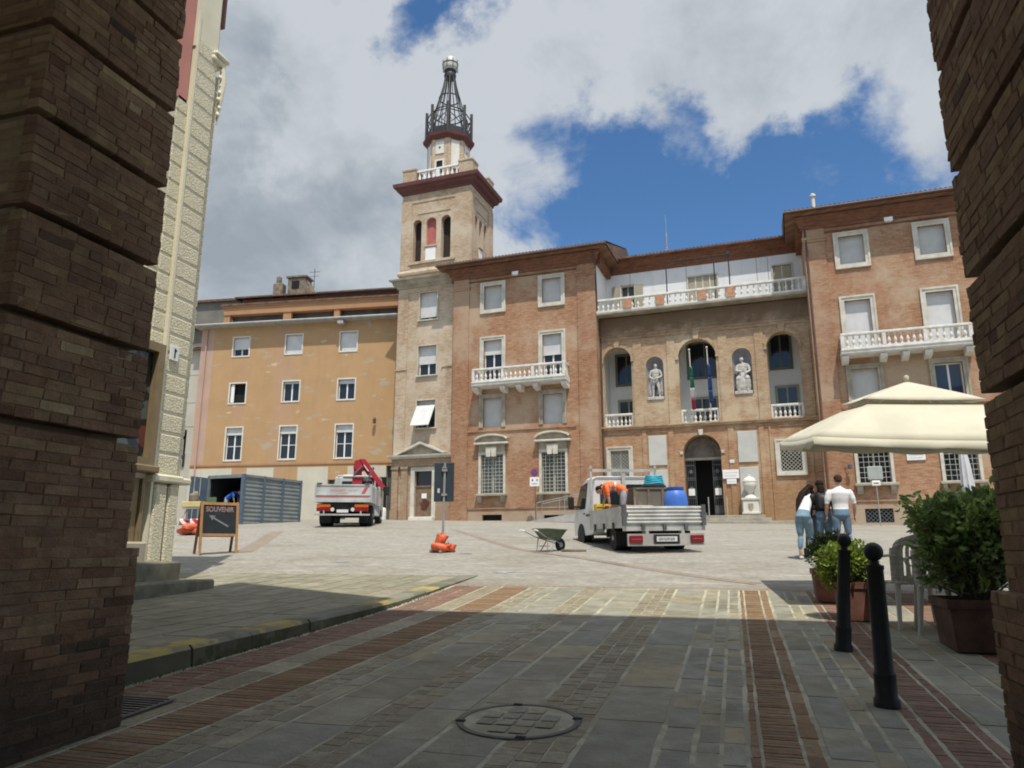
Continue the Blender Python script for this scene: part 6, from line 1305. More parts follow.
statue(.87, 'marble statue of a robed seated figure in the right facade niche', True)
def flag(u, label, cols, z0, zt, zb):
    t = hall('flag', label, 'flag', u, V - .12, z0)
    mb = MB(); mb.tube([(0, 0, 0), (0, -.55, zt + .9)], .03, 8); mb.ball((0, -.56, zt + .95), .06, 8); mb.build('pole', TRAV, t, 40)
    n = 14; k = len(cols)
    for ci, c in enumerate(cols):
        mb = MB(); z1, z2 = zt - (zt - zb)*ci/k*.98, zt - (zt - zb)*(ci + 1)/k*.98
        L_ = []
        for j in range(6):
            z = z1 + (z2 - z1)*j/5; f = (zt - z)/(zt - zb); wd = .10 + .10*min(1, f*2.2) - .05*max(0, f - .75)*4
            y0 = -.55*z/(zt + .9) - .02
            L_.append([(.03 + (q/n - .4)*wd*1.15, y0 - .07*math.sin(q*1.35 + f*3) - .02, z) for q in range(n + 1)])
        mb.add([p for r in L_ for p in r], [(j*(n + 1) + q, j*(n + 1) + q + 1, (j + 1)*(n + 1) + q + 1, (j + 1)*(n + 1) + q) for j in range(5) for q in range(n)])
        o = mb.build('cloth', c, t, 80)
        so_ = o.modifiers.new('s', 'SOLIDIFY'); so_.thickness = .01
FLG = M('flag_green', (.025, .20, .12), .8, .1); FLW = M('flag_white', (.62, .6, .58), .8, .05); FLR = M('flag_red', (.36, .05, .07), .8, .1); FLB = M('flag_blue', (.05, .10, .27), .8, .12)
flag(-1.85, 'furled green white and red flag hanging over the town hall door', [FLG, FLG, FLW, FLR], 8.3, 2.75, .35)
flag(-.9, 'furled blue flag hanging over the town hall door', [FLB, FLB, FLB], 8.2, 2.9, .75)
un = hall('stone_urn', 'pale stone urn on a carved pedestal beside the entrance', 'urn', .86, V - .45, 2.95)
MB().cbox(-.4, .4, -.3, .3, 0, .72, .03).build('pedestal', TRAV, un); mb = MB(); mb.cbox(-.46, .46, -.34, .34, .72, .84, .02); mb.cbox(-.45, .45, -.33, .33, 0, .12, .02); mb.build('pedestal_cap', STONE, un)
mb = MB(); mb.poly([(-.12, .55), (.12, .55), (.13, .35), (0, .2), (-.13, .35)], 'y', -.33, -.3); mb.build('carved_shield', STONE_D, un)
MB().lathe([(.3, .84), (.28, .92), (.16, 1.0), (.1, 1.06), (.12, 1.1), (.24, 1.25), (.33, 1.45), (.36, 1.6), (.34, 1.64), (.36, 1.67), (.34, 1.75), (.25, 1.88), (.1, 1.95), (.05, 1.98), (.07, 2.03), (.02, 2.07)], seg=24).build('urn_body', TRAV, un, 50)
bs = MB(); LEAFG = M('clipped_leaves', (.05, .085, .03), .7, .4, 12); rnd = random.Random(1)
def signboard(u, z0, z1, w_, label, name='sign', v=V - .09, rows=2):
    t = hall(name, label, 'sign', u, v, z0); MB().cbox(-w_/2, w_/2, 0, .05, 0, z1 - z0, .01).build('board', WHITE, t); m = MB(); rnd = random.Random(int(u*100))
    for r in range(rows):
        zz = (z1 - z0)*(1 - (r + 1)/(rows + 1)); x = -w_*.36
        while x < w_*.34: l = rnd.uniform(.03, .09)*w_; m.box(x, x + l, -.004, 0, zz - .02, zz + .02); x += l + .03*w_
    m.build('worn_lettering', M('faint_lettering', (.48, .48, .5), .7, .1), t)
signboard(-.08, 4.87, 5.34, .84, 'wide white notice board right of the entrance arch'); signboard(-.06, 4.58, 4.84, .5, 'small white notice under the wide board by the entrance', rows=1)
signboard(.02, 5.7, 5.86, .24, 'tiny white plate on the wall above the entrance notices', 'plaque', rows=1)
signboard(8.6, 5.37, 5.74, .8, 'white street name plaque between the right wing windows', 'plaque', -.56, 2)
for u, v_, l in ((-11.9, 0, 'white floodlight under the eaves of the left wing'), (8.55, -.5, 'white floodlight under the eaves of the right wing')):
    t = hall('floodlight', l, 'lamp', u, v_ - .02, 17.55); MB().tube([(0, 0, .15), (0, -.35, .1)], .025, 6).build('bracket', CONC, t); MB().hull([(x, y_, z) for x, y_, z in ((-.2, -.55, -.02), (.2, -.55, -.02), (-.2, -.5, .2), (.2, -.5, .2), (-.12, -.3, 0), (.12, -.3, 0), (-.12, -.3, .15), (.12, -.3, .15))]).build('lamp_housing', WHITE, t)
t = hall('radio_mast', 'thin radio mast on the roof between the wings', 'antenna', -3.65, 6.5, 18.5); mb = MB(); mb.tube([(0, 0, 0), (0, 0, 3.4)], .035, 6); mb.tube([(0, 0, 3.4), (0, 0, 4.7)], .015, 5)
for z in (2.2, 2.6): mb.tube([(-.3, 0, z), (.3, 0, z)], .015, 5)
mb.build('mast', CONC, t, 40); mb = MB().box(-.1, .1, -.1, .1, 1.7, 2.0); mb.build('junction_box', CONC, t)
t = hall('flue_pipe', 'pale metal flue on the right wing roof', 'chimney', 5.25, 1.2, 19.1); MB().lathe([(.1, 0), (.1, 1.35), (.16, 1.38), (.16, 1.5), (.04, 1.58)], seg=12).build('pipe', TRAV, t, 40); 
t = hall('roof_chimney', 'small brown chimney at the inner corner of the left wing roof', 'chimney', -7.0, 3.0, 19.2); mb = MB(); mb.cbox(-.15, .15, -.15, .15, 0, 1.0, .02); mb.build('stack', OLDM, t); MB().cbox(-.2, .2, -.2, .2, 1.0, 1.1, .02).build('cap', TILE, t)

# ------------------------------------------------------------------ street furniture on the square
PLG = M('galvanised_steel', (.36, .36, .35), .5, .15, metal=.4); DBACK = M('dark_sign_back', (.035, .05, .065), .5, .12)
def bag(mb, c, r, rz=0, sq=.55, seed=0):
    n = 14; vs = []; rnd = random.Random(seed); cz, sz = math.cos(rz), math.sin(rz); m = 8; b = []
    for i in range(m + 1):
        ph = math.pi*i/m
        for k in range(n):
            th = 2*math.pi*k/n; e = lambda q: math.copysign(abs(q)**.6, q)
            x, y_, z = r[0]*e(math.cos(th))*max(.02, math.sin(ph))**.5, r[1]*e(math.sin(th))*max(.02, math.sin(ph))**.5, r[2]*e(math.cos(ph))*(1 - .25*abs(math.cos(th)))
            q = 1 + .34*noise.noise(Vector((x*7 + seed, y_*7, z*7))) + .14*noise.noise(Vector((x*19 + seed, y_*19, z*19)))
            vs.append((c[0] + (x*cz - y_*sz)*q, c[1] + (x*sz + y_*cz)*q, c[2] + z*q))
    return mb.add(vs, [(i*n + k, i*n + (k + 1) % n, (i + 1)*n + (k + 1) % n, (i + 1)*n + k) for i in range(m) for k in range(n)])
ORB = M('orange_sandbag_plastic', (.58, .115, .05), .5, .25, 7, .4, 30)
sx_, sy_ = -7.40, 18.45; sz_ = gz(sx_, sy_)
t = thing('road_sign', 'dark backed road sign on a grey pole held down by orange sandbags', 'sign', (sx_, sy_, sz_), R(12)); mb = MB(); mb.tube([(0, 0, 0), (.02, .02, 2.35)], .03, 10); mb.build('pole', PLG, t)
MB().cbox(-.27, .27, .03, .06, 1.32, 2.36, .012).build('sign_panel', DBACK, t); mb = MB()
for z in (1.5, 2.15): mb.box(-.05, .09, -.03, .05, z - .03, z + .03)
mb.poly([(-.06, 2.2), (.09, 2.2), (.015, 2.28)], 'y', -.035, .03); mb.build('clamp', PLG, t); MB().box(-.17, -.11, .02, .031, 1.55, 1.67).build('sign_sticker', STONE, t)
mb = MB(); mb.box(-.35, .35, -.03, .03, .0, .05); mb.box(-.03, .03, -.35, .35, .0, .05); mb.build('cross_foot', PLG, t)
for i, (c, r, rz, l) in enumerate((((-.02, -.10, .13), (.23, .17, .13), .2, 'lower orange sandbag lying on the foot of the road sign'), ((-.03, -.06, .33), (.15, .12, .17), -.5, 'upper orange sandbag stacked against the road sign pole'), ((.17, .02, .12), (.15, .13, .12), .9, 'orange sandbag right of the road sign pole'))):
    g = tag(recalc(bag(MB(), (0, 0, 0), r, rz, seed=i).build('sandbag', ORB, None, 60, (sx_ + c[0], sy_ + c[1], sz_ + c[2]))), l, 'sandbag', 'orange sandbags')
    tie = MB().loft([(r[0]*.85, 0, r[2]*.2), (r[0]*1.12, -.02, r[2]*.35), (r[0]*1.3, -.03, r[2]*.3)], [.05, .02, .05], 8).build('tied_neck', ORB, g, 60)
bx, by = -20.1, 24.0
for i, (dx, dy, dz, l) in enumerate(((0, 0, .14, 'left orange sandbag lying in the flat heap left of the chalkboard'), (.55, .1, .13, 'right orange sandbag in the flat heap behind the chalkboard leg'), (.2, -.1, .3, 'orange sandbag on top of the flat heap left of the chalkboard'))):
    g = tag(recalc(bag(MB(), (0, 0, 0), (.36, .26, .14), i*.7, seed=10 + i).build('sandbag', ORB, None, 60, (bx + dx, by + dy, gz(bx + dx, by + dy) + dz))), l, 'sandbag', 'orange sandbags')
# wheelbarrow
wx, wy = -4.62, 19.05
WBm = M('green_grey_barrow_steel', (.115, .145, .095), .6, .2, 5, .2)
t = thing('wheelbarrow', 'grey green wheelbarrow standing on the setts', 'wheelbarrow', (wx, wy, gz(wx, wy)), R(58)); t.scale = (.92,)*3
mb = MB(); top = [(-.42, -.3, .62), (.42, -.24, .60), (.42, .24, .60), (-.42, .3, .62)]; bot = [(-.26, -.17, .36), (.22, -.13, .30), (.22, .13, .30), (-.26, .17, .36)]
mb.add(top + bot + [(x*.97, y_*.95, z) for x, y_, z in top] + [(x*.95, y_*.95, z + .015) for x, y_, z in bot], [(0, 4, 5, 1), (1, 5, 6, 2), (2, 6, 7, 3), (3, 7, 4, 0), (4, 7, 6, 5), (8, 9, 13, 12), (9, 10, 14, 13), (10, 11, 15, 14), (11, 8, 12, 15), (12, 13, 14, 15), (0, 1, 9, 8), (1, 2, 10, 9), (2, 3, 11, 10), (3, 0, 8, 11)]); tr_ = mb.build('tray', WBm, t)
mb = MB(); mb.tube([top[0], top[1], top[2], top[3], top[0]], .018, 6); mb.build('rolled_rim', WBm, tr_, 40)
mb = MB()
for s_ in (-1, 1):
    mb.tube([(-.78, s_*.28, .56), (-.4, s_*.2, .4), (.1, s_*.14, .28), (.38, s_*.06, .19)], .017, 8); mb.tube([(-.3, s_*.19, .38), (-.34, s_*.22, .02), (-.18, s_*.22, .02), (-.02, s_*.15, .3)], .015, 8)
mb.tube([(-.26, -.22, .15), (-.26, .22, .15)], .012, 6); mb.build('frame', PLG, t, 40)
for s_ in (-1, 1): MB().tube([(-.9, s_*.29, .58), (-.76, s_*.275, .555)], .024, 8).build('grip', WHITE, t, 40)
wl2 = MB().lathe([(.10, -.035), (.16, -.045), (.185, -.02), (.185, .02), (.16, .045), (.10, .035)], (.38, 0, .185), 20, axis='y').build('wheel', RUB, t, 40); MB().lathe([(.02, -.06), (.1, -.02), (.1, .02), (.02, .06)], (.38, 0, .185), 14, axis='y').build('rim', RIM, wl2, 40)
t = tag(MB().cbox(-.32, .32, -.07, .07, 0, .06, .01).build('timber_plank', OLDM, None, loc=(-4.0, 19.0, gz(-4, 19) + .003), rz=R(14)), 'short grey plank lying on the setts by the truck', 'plank')
# chalkboard
qx, qy = -13.72, 17.55; qz = max(gz(qx, qy), gz(qx, qy))
OAK = M('orange_pine', (.34, .18, .07), .6, .15, 6); OAKD = M('dark_stained_pine', (.17, .075, .035), .6, .15, 6); CHK = M('blackboard', (.012, .016, .018), .7, .25, 3)
t = thing('chalkboard', 'wooden A-frame chalkboard with the word SOUVENIR and an arrow', 'sign', (qx, qy, qz), R(52)); t.scale = (.95,)*3
def leafb(tilt, yo, mat, board, par):
    mb = MB()
    for s_ in (-1, 1): mb.box(s_*.50 - .035, s_*.50 + .035, -.02, .025, 0, 1.5)
    mb.box(-.465, .465, -.02, .025, 1.40, 1.48); mb.box(-.465, .465, -.02, .025, .50, .57); o = mb.build('frame', mat, par, loc=(0, yo, 0)); o.rotation_euler.x = tilt; 
    b = MB().box(-.465, .465, -.005, .012, .57, 1.40).build('board', board, o); return o, b
f1, b1 = leafb(R(-9), -.25, OAK, CHK, t); f2, b2 = leafb(R(15), .42, OAKD, OAKD, t)
ARR = M('grey_chalk', (.17, .185, .20), .9, .3, 20); PCH = M('pink_chalk', (.25, .165, .165), .9, .3, 25)
tcu = bpy.data.curves.new('txt', 'FONT'); tcu.body = 'SOUVENIR'; tcu.size = .2; tcu.extrude = .002; tcu.align_x = 'CENTER'; tcu.offset = .006
to = bpy.data.objects.new('t', tcu); COL.objects.link(to); dg = bpy.context.evaluated_depsgraph_get(); me = bpy.data.meshes.new_from_object(to.evaluated_get(dg)); bpy.data.objects.remove(to)
me.transform(Matrix.Translation((0, -.009, 1.21)) @ Matrix.Rotation(R(90), 4, 'X') @ Matrix.Scale(.82, 4, (1, 0, 0))); me.materials.clear(); me.materials.append(PCH); link('lettering', me, f1)
mb = MB(); a, b = Vector((.25, .78)), Vector((-.3, 1.1)); d = (b - a).normalized(); q = Vector((-d.y, d.x)); P = lambda l, s_: tuple(a + d*l + q*s_)
ln = (b - a).length; mb.poly([P(0, -.022), P(ln - .14, -.022), P(ln - .17, -.085), P(ln, 0), P(ln - .17, .085), P(ln - .14, .022), P(0, .022)], 'y', -.009, -.005); mb.build('arrow', ARR, f1)
# clutter beyond the corner house: folding barrier, yellow box on a trestle
ux, uy = -25.5, 29.6
t = thing('folding_barrier', 'red and white folding barrier half hidden behind the cream corner house', 'barrier', (ux - .95, uy, gz(ux, uy)), R(10)); mb = MB()
for x in (-.7, .7): mb.tube([(x, -.2, 0), (x, .0, 1.0), (x, .2, 0)], .03, 6)
mb.build('leg', PLG, t); mb = MB(); [mb.box(-.7, .7, -.02, .02, z, z + .1) for z in (.45, .8)]; mb.build('board', HZ, t)
t = thing('work_trestle', 'small steel trestle holding a yellow tray left of the container', 'trestle', (ux + .55, uy + .4, gz(ux, uy)), R(8)); mb = MB()
for x in (-.4, .4):
    mb.tube([(x*.8, 0, .8), (x*1.3, -.25, 0)], .03, 6); mb.tube([(x*.8, 0, .8), (x*1.3, .25, 0)], .03, 6)
mb.tube([(-.5, -.2, .25), (.5, -.2, .25)], .025, 6); mb.box(-.45, .45, -.2, .2, .78, .84); mb.build('trestle_frame', PLG, t); MB().cbox(-.5, .5, -.22, .22, .86, 1.12, .02).build('tray', M('pale_yellow_tray', (.55, .46, .2), .6, .1), t); MB().loft([(0, 0, 1.12), (0, 0, 1.4), (.1, 0, 1.55)], [.2, .26, .1], 10).build('bundle', OLDM, t, 50)
for x in (-.3, .25): MB().cbox(x - .18, x + .18, -.35, -.1, .02, .3, .04).build('stored_box', HZ, t)
t = thing('shrub_panel', 'green netting panel beside the open container door', 'panel', (ux + 1.15, uy + .9, gz(ux, uy)), R(8)); MB().cbox(-.25, .25, -.03, .03, .1, 1.35, .01).build('net', M('green_net', (.09, .15, .08), .9, .2), t); MB().box(-.28, .28, -.05, .05, 0, .1).build('foot', PLG, t)
# no-parking sign and rail by the left wing, white stone by the portal
def gzf(u, v): p = fworld(u, v, 0); return gz(p[0], p[1])
t = hall('no_parking_sign', 'round blue no parking sign with white plate on a thin pole', 'sign', -10.55, -.9, gzf(-10.55, -.9)); MB().tube([(0, 0, 0), (-.05, 0, 2.85)], .028, 8).build('pole', IRONG, t, 40)
MB().lathe([(.22, -.02), (.22, .01)], (-.05, -.05, 2.72), 24, axis='y').build('sign_disc', M('sign_red', (.4, .03, .04), .5, 0), t); MB().lathe([(.16, -.026), (.16, -.02)], (-.05, -.05, 2.72), 24, axis='y').build('disc_centre', M('sign_blue', (.04, .08, .3), .5, 0), t); m = MB(); m.poly([(-.19, 2.83), (-.16, 2.86), (.08, 2.62), (.05, 2.59)], 'y', -.08, -.077); m.build('slash', M('sign_red_bar', (.4, .03, .04), .5, 0), t)
m = MB(); m.cbox(-.33, .23, -.07, -.05, 1.95, 2.46, .01); m.build('sign_plate', WHITE, t); m = MB(); m.box(-.2, -.12, -.075, -.07, 2.25, 2.35); m.poly([(.08, 2.37), (.18, 2.3), (.08, 2.23)], 'y', -.075, -.07); m.box(-.2, .12, -.075, -.07, 2.08, 2.11); m.build('plate_symbols', DBACK, t)
t = hall('ramp_rail', 'grey metal ramp with handrails against the left wing', 'ramp', -9.2, -1.3, gzf(-9.2, -1.3) - .02); mb = MB(); mb.poly([(-1.5, 0), (1.6, 0), (1.6, .5), (1.4, .5), (-1.5, .06)], 'y', -.5, .5); mb.build('ramp_plate', CONC, t); mb = MB()
for y_ in (-.48, .48):
    mb.tube([(-1.0, y_, .12), (-1.0, y_, 1.05), (1.5, y_, 1.5), (1.5, y_, .5)], .025, 6); mb.tube([(.3, y_, .3), (.3, y_, 1.28)], .022, 6)
mb.build('handrail', PLG, t, 40)
g = hall('bollard_stone', 'squat white stone block at the left of the portal', 'stone', -20.75, -.25, gzf(-20.7, -.2)); MB().lathe([(.3, 0), (.3, .55), (.24, .72), (.08, .78)], seg=16).build('stone_body', TRAV, g, 50)
t = hall('information_sign', 'grey box sign on a pole with a small white plate', 'sign', 6.55, -2.6, gzf(6.55, -2.6)); t.scale = (.6, .6, 1); MB().tube([(0, 0, 0), (-.02, 0, 2.2)], .04, 8).build('pole', PLG, t, 40); MB().cbox(-.55, .5, -.1, .1, 2.1, 2.72, .03).build('sign_box', M('pale_green_grey_box', (.36, .39, .36), .6, .1), t); MB().cbox(-.32, .28, -.09, .0, 1.82, 2.06, .03).build('small_plate', WHITE, t); MB().box(-.2, .16, -.094, -.09, 1.91, 1.97).build('plate_lettering', M('red_plate_lettering', (.4, .08, .08), .6, .1), t)
mb = MB(); 

# ------------------------------------------------------------------ foreground: bollards, cafe umbrella, planters, chairs
BOLL = M('black_bollard_paint', (.012, .0125, .012), .5, .3, 8, .25, 30)
def bollard(x, y_, lean, label):
    t = thing('bollard', label, 'bollard', (x, y_, base_z(y_) + .006), 0, 'black cast bollards'); t.scale = (.97,)*3
    t.rotation_euler = lean
    MB().lathe([(.088, 0), (.088, .05), (.074, .07), (.074, .2), (.076, .22), (.066, .235), (.061, .5), (.057, .93), (.063, .94), (.063, .965), (.035, .97), (.03, 1.0)], seg=24).build('post', BOLL, t, 35); MB().ball((0, 0, 1.06), .068, 20).build('ball_finial', BOLL, t, 60)
bollard(.92, 5.86, (0, R(.6), 0), 'nearer black bollard leaning left with a ball top')
bollard(.915, 7.95, (0, R(5.5), 0), 'upright black bollard farther back with a ball top')
CANV = M('cream_canvas', (.57, .545, .43), .85, .08, 1.5, .35, 5); CANV.node_tree.nodes['Principled BSDF'].inputs['Sheen Weight'].default_value = .1
CV2 = CANV
uz = gz(2.65, 11.7) + .05
t = thing('cafe_umbrella', 'large cream cafe umbrella with a vented top', 'umbrella', (2.55, 11.75, uz), R(6))
def canopy(mb, hx, hy, z0, z1, hx2, hy2, sag=.06, n=10, m=6, tilt=0):
    """four-sided canopy from eave (hx,hy,z0) up to (hx2,hy2,z1), panels sagging between the ribs"""
    for k in range(4):
        c = [(-1, -1), (1, -1), (1, 1), (-1, 1)]; a, b = c[k], c[(k + 1) % 4]; rows = []
        for j in range(m + 1):
            s_ = j/m; X, Y, Z = hx + (hx2 - hx)*s_, hy + (hy2 - hy)*s_, z0 + (z1 - z0)*(s_**.92); r = []
            for i in range(n + 1):
                q = i/n; px_, py_ = a[0] + (b[0] - a[0])*q, a[1] + (b[1] - a[1])*q; dz = -sag*4*q*(1 - q)*(1 - s_)
                r.append((px_*X, py_*Y, Z + dz + tilt*py_*Y - .04*px_*X))
            rows.append(r)
        mb.add([p for r in rows for p in r], [(j*(n + 1) + i, j*(n + 1) + i + 1, (j + 1)*(n + 1) + i + 1, (j + 1)*(n + 1) + i) for j in range(m) for i in range(n)])
    return mb
TL = .11
mb = canopy(MB(), 1.62, 1.25, 2.17, 2.69, .68, .53, .03, tilt=TL); o = mb.build('canopy', CANV, t, 30); sd_ = o.modifiers.new('s', 'SOLIDIFY'); sd_.thickness = .006
mb = canopy(MB(), .78, .60, 2.74, 3.04, .02, .02, .015, tilt=TL); o2 = mb.build('vent_cap', CANV, t, 30); sd_ = o2.modifiers.new('s', 'SOLIDIFY'); sd_.thickness = .006
mb = MB()                                                   # scalloped valance
c = [(-1.62, -1.25), (1.62, -1.25), (1.62, 1.25), (-1.62, 1.25)]
for k in range(4):
    a, b = c[k], c[(k + 1) % 4]; n = 40
    for i in range(n):
        q0, q1 = i/n, (i + 1)/n; p = []
        for q in (q0, q1):
            x, y_ = a[0] + (b[0] - a[0])*q, a[1] + (b[1] - a[1])*q; z = 2.17 - .03*4*q*(1 - q) + TL*y_ - .04*x; wv = .006*math.sin(q*9); ex = 1 + .008 + wv*.3
            p += [(x, y_, z), (x*ex, y_*ex, z - .16 - .03*abs(math.sin(q*math.pi*4)))]
        mb.add(p, [(0, 1, 3, 2)])
mb.v, mb.f, mb.m = [], [], []
loop = []
for k in range(4):
    a, b = c[k], c[(k + 1) % 4]; n = 40
    for i in range(n):
        q = i/n; x, y_ = a[0] + (b[0] - a[0])*q, a[1] + (b[1] - a[1])*q; z = 2.17 - .03*4*q*(1 - q) + TL*y_ - .04*x; ex = 1.006 + .007*math.sin(q*31 + k) + .004*math.sin(q*57)
        loop.append(((x, y_, z), (x*1.003, y_*1.003, z - .08), (x*ex, y_*ex, z - .115 - .035*abs(math.sin(q*math.pi*4)))))
N_ = len(loop); mb.add([p for r in loop for p in r], [(3*i + j, 3*((i + 1) % N_) + j, 3*((i + 1) % N_) + j + 1, 3*i + j + 1) for i in range(N_) for j in (0, 1)])
o3 = mb.build('valance', CANV, t, 60); sd_ = o3.modifiers.new('s', 'SOLIDIFY'); sd_.thickness = .006
mb = MB()
for sx in (-1, 1):
    for sy in (-1, 1): mb.tube([(0, 0, 2.98), (sx*1.6, sy*1.23, 2.15 + TL*sy*1.23 - .04*sx*1.6)], .014, 6)
    mb.tube([(0, 0, 2.98), (sx*1.6, 0, 2.13 - .04*sx*1.6)], .012, 6)
mb.build('rib', WHITE, t, 40); MB().tube([(1.95, 1.0, 0), (1.95, 1.0, 1.95), (1.5, .8, 2.15), (.05, .05, 2.6), (0, 0, 2.95)], .04, 12).build('pole', WHITE, t, 40); MB().lathe([(.025, 3.06), (.035, 3.08), (.035, 3.12), (.02, 3.14)], seg=12).build('finial', CANV, t, 40); mb = MB(); mb.cbox(1.6, 2.3, .65, 1.35, -.05, .07, .02); mb.build('base', CONC, t)
fx, fy = 6.45, 24.0
t = thing('folded_umbrella', 'folded white umbrella standing behind the big leafy shrub', 'umbrella', (fx, fy, gz(fx, fy))); t.scale = (.6, .6, 1); MB().tube([(0, 0, 0), (.0, 0, 2.9)], .03, 8).build('pole', PLG, t, 40); n = 16
mb = MB(); mb.loft([(.04, 0, 1.35), (.02, 0, 1.6), (0, 0, 2.2), (-.02, 0, 2.75), (-.02, 0, 2.9)], [(.22, .18), (.26, .2), (.2, .17), (.11, .1), (.02, .02)], n); mb.v = [(x*(1 + .16*math.cos(i % n*math.pi)), y_*(1 + .16*math.cos(i % n*math.pi)), z) for i, (x, y_, z) in enumerate(mb.v)]; mb.build('folded_canopy', M('white_folded_canvas', (.62, .62, .64), .9, .12, 4), t, 70); MB().cbox(-.25, .25, -.25, .25, 0, .08, .02).build('base', CONC, t)
# leafy shrubs
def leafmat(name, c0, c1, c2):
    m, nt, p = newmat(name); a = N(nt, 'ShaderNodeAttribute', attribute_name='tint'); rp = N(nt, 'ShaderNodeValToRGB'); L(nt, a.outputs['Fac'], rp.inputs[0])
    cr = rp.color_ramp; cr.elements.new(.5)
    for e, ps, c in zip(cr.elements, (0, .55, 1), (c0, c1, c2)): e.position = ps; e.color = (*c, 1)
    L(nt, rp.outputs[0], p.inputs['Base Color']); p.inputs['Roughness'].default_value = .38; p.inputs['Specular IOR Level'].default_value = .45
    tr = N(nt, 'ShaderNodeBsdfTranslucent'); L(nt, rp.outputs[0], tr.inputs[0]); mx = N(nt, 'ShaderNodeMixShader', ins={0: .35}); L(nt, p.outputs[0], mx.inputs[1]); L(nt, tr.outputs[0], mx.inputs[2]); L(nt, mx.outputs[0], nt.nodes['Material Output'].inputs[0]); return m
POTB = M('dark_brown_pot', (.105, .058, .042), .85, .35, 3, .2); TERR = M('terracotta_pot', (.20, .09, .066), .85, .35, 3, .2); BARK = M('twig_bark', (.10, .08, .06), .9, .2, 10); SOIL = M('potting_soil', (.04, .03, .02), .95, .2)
def shrub(name, label, x, y_, lf, pot, blobs, n, ls, seed, group=None, z=None, rz=0, lw=.42, pm=None):
    """pot = (half width top, half width bottom, height, half depth); blobs = crown clumps (centre, radii) relative to the base"""
    t = thing(name, label, 'potted plant', (x, y_, gz(x, y_) + .012 if z is None else z), rz, group); a, b, h, dp = pot; k = dp/a
    m = MB(); q = lambda hw, zz, i=0: [(-hw + i, -hw*k + i, zz), (hw - i, -hw*k + i, zz), (hw - i, hw*k - i, zz), (-hw + i, hw*k - i, zz)]
    R_ = [q(b, 0), q(a*.93, h*.8), q(a*.93, h*.82), q(a, h*.83), q(a, h), q(a, h, .03), q(a, h*.85, .035)]
    m.add([p for r in R_ for p in r], [(i*4 + j, i*4 + (j + 1) % 4, (i + 1)*4 + (j + 1) % 4, (i + 1)*4 + j) for i in range(6) for j in range(4)] + [(3, 2, 1, 0)]); pt = m.build('pot', pm or TERR, t); MB().add(q(a, h*.88, .04), [(0, 1, 2, 3)]).build('soil', SOIL, pt)
    rnd = random.Random(seed); m = MB(); col = []; tw = MB(); tot = sum(r[0]*r[1]*r[2] for c, r in blobs)
    for c, r in blobs:
        for i in range(int(n*r[0]*r[1]*r[2]/tot)):
            d = Vector((rnd.gauss(0, 1), rnd.gauss(0, 1), rnd.gauss(0, 1))).normalized(); s_ = rnd.random()**.42
            lump = 1 + .30*noise.noise(d*2.3 + Vector((seed, c[0]*9, 0))) + .12*noise.noise(d*6)
            p = Vector(c) + Vector((d.x*r[0], d.y*r[1], d.z*r[2]))*s_*lump
            if p.z < h*.8: continue
            ax = (d*.7 + Vector((rnd.gauss(0, .6), rnd.gauss(0, .6), rnd.gauss(.25, .5)))).normalized(); sd = ax.cross(Vector((rnd.gauss(0, 1), rnd.gauss(0, 1), rnd.gauss(0, 1)))).normalized(); nn = ax.cross(sd)
            l = ls*rnd.uniform(.65, 1.25); w_ = l*lw*.5; base = len(m.v)
            m.add([p, p + ax*l*.35 + sd*w_ + nn*l*.05, p + ax*l*.75 + sd*w_*.75 + nn*l*.02, p + ax*l - nn*l*.08, p + ax*l*.75 - sd*w_*.75 + nn*l*.02, p + ax*l*.35 - sd*w_ + nn*l*.05, p + ax*l*.5 - nn*l*.03], [(0, 1, 6), (1, 2, 6), (2, 3, 6), (3, 4, 6), (4, 5, 6), (5, 0, 6)])
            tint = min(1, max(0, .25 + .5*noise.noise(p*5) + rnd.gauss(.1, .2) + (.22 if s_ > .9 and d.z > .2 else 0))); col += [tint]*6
            if i % 25 == 0: tw.tube([(0, 0, h*.8), tuple(Vector((p.x*.45, p.y*.45, h*.8 + (p.z - h*.8)*.55))), tuple(p)], [.014, .009, .004], 5)
    m.build('foliage', lf, t, col=col); 
    for sx in (-.06, .05): tw.tube([(sx, 0, h*.7), (sx*1.8, .02, h + (blobs[0][0][2] - h)*.8)], [.02, .012], 6)
    tw.build('stem', BARK, t, 60); return t
LF1 = leafmat('glossy_dark_leaves', (.10, .155, .05), (.23, .34, .09), (.44, .56, .15)); LF2 = leafmat('yellow_green_leaves', (.09, .14, .02), (.24, .33, .04), (.42, .48, .08)); LF3 = leafmat('mid_green_leaves', (.04, .075, .025), (.08, .14, .04), (.15, .23, .06))
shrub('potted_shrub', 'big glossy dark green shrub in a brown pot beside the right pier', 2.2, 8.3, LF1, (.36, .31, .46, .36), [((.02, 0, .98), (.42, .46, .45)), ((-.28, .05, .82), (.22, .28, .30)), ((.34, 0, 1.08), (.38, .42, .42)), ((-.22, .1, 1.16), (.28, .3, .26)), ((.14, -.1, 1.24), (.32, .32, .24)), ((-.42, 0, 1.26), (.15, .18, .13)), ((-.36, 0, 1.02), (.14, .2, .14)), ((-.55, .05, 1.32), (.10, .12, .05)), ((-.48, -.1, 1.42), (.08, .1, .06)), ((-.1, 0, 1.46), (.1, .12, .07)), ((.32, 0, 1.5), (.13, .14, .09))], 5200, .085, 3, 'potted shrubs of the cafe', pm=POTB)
shrub('potted_shrub', 'bright yellow green shrub in a terracotta trough behind the bollards', 1.36, 10.0, LF2, (.25, .22, .44, .2), [((-.12, 0, .66), (.30, .28, .26)), ((.07, 0, .66), (.2, .24, .24)), ((-.28, 0, .55), (.16, .2, .2))], 3600, .05, 5, 'potted shrubs of the cafe', lw=.5)
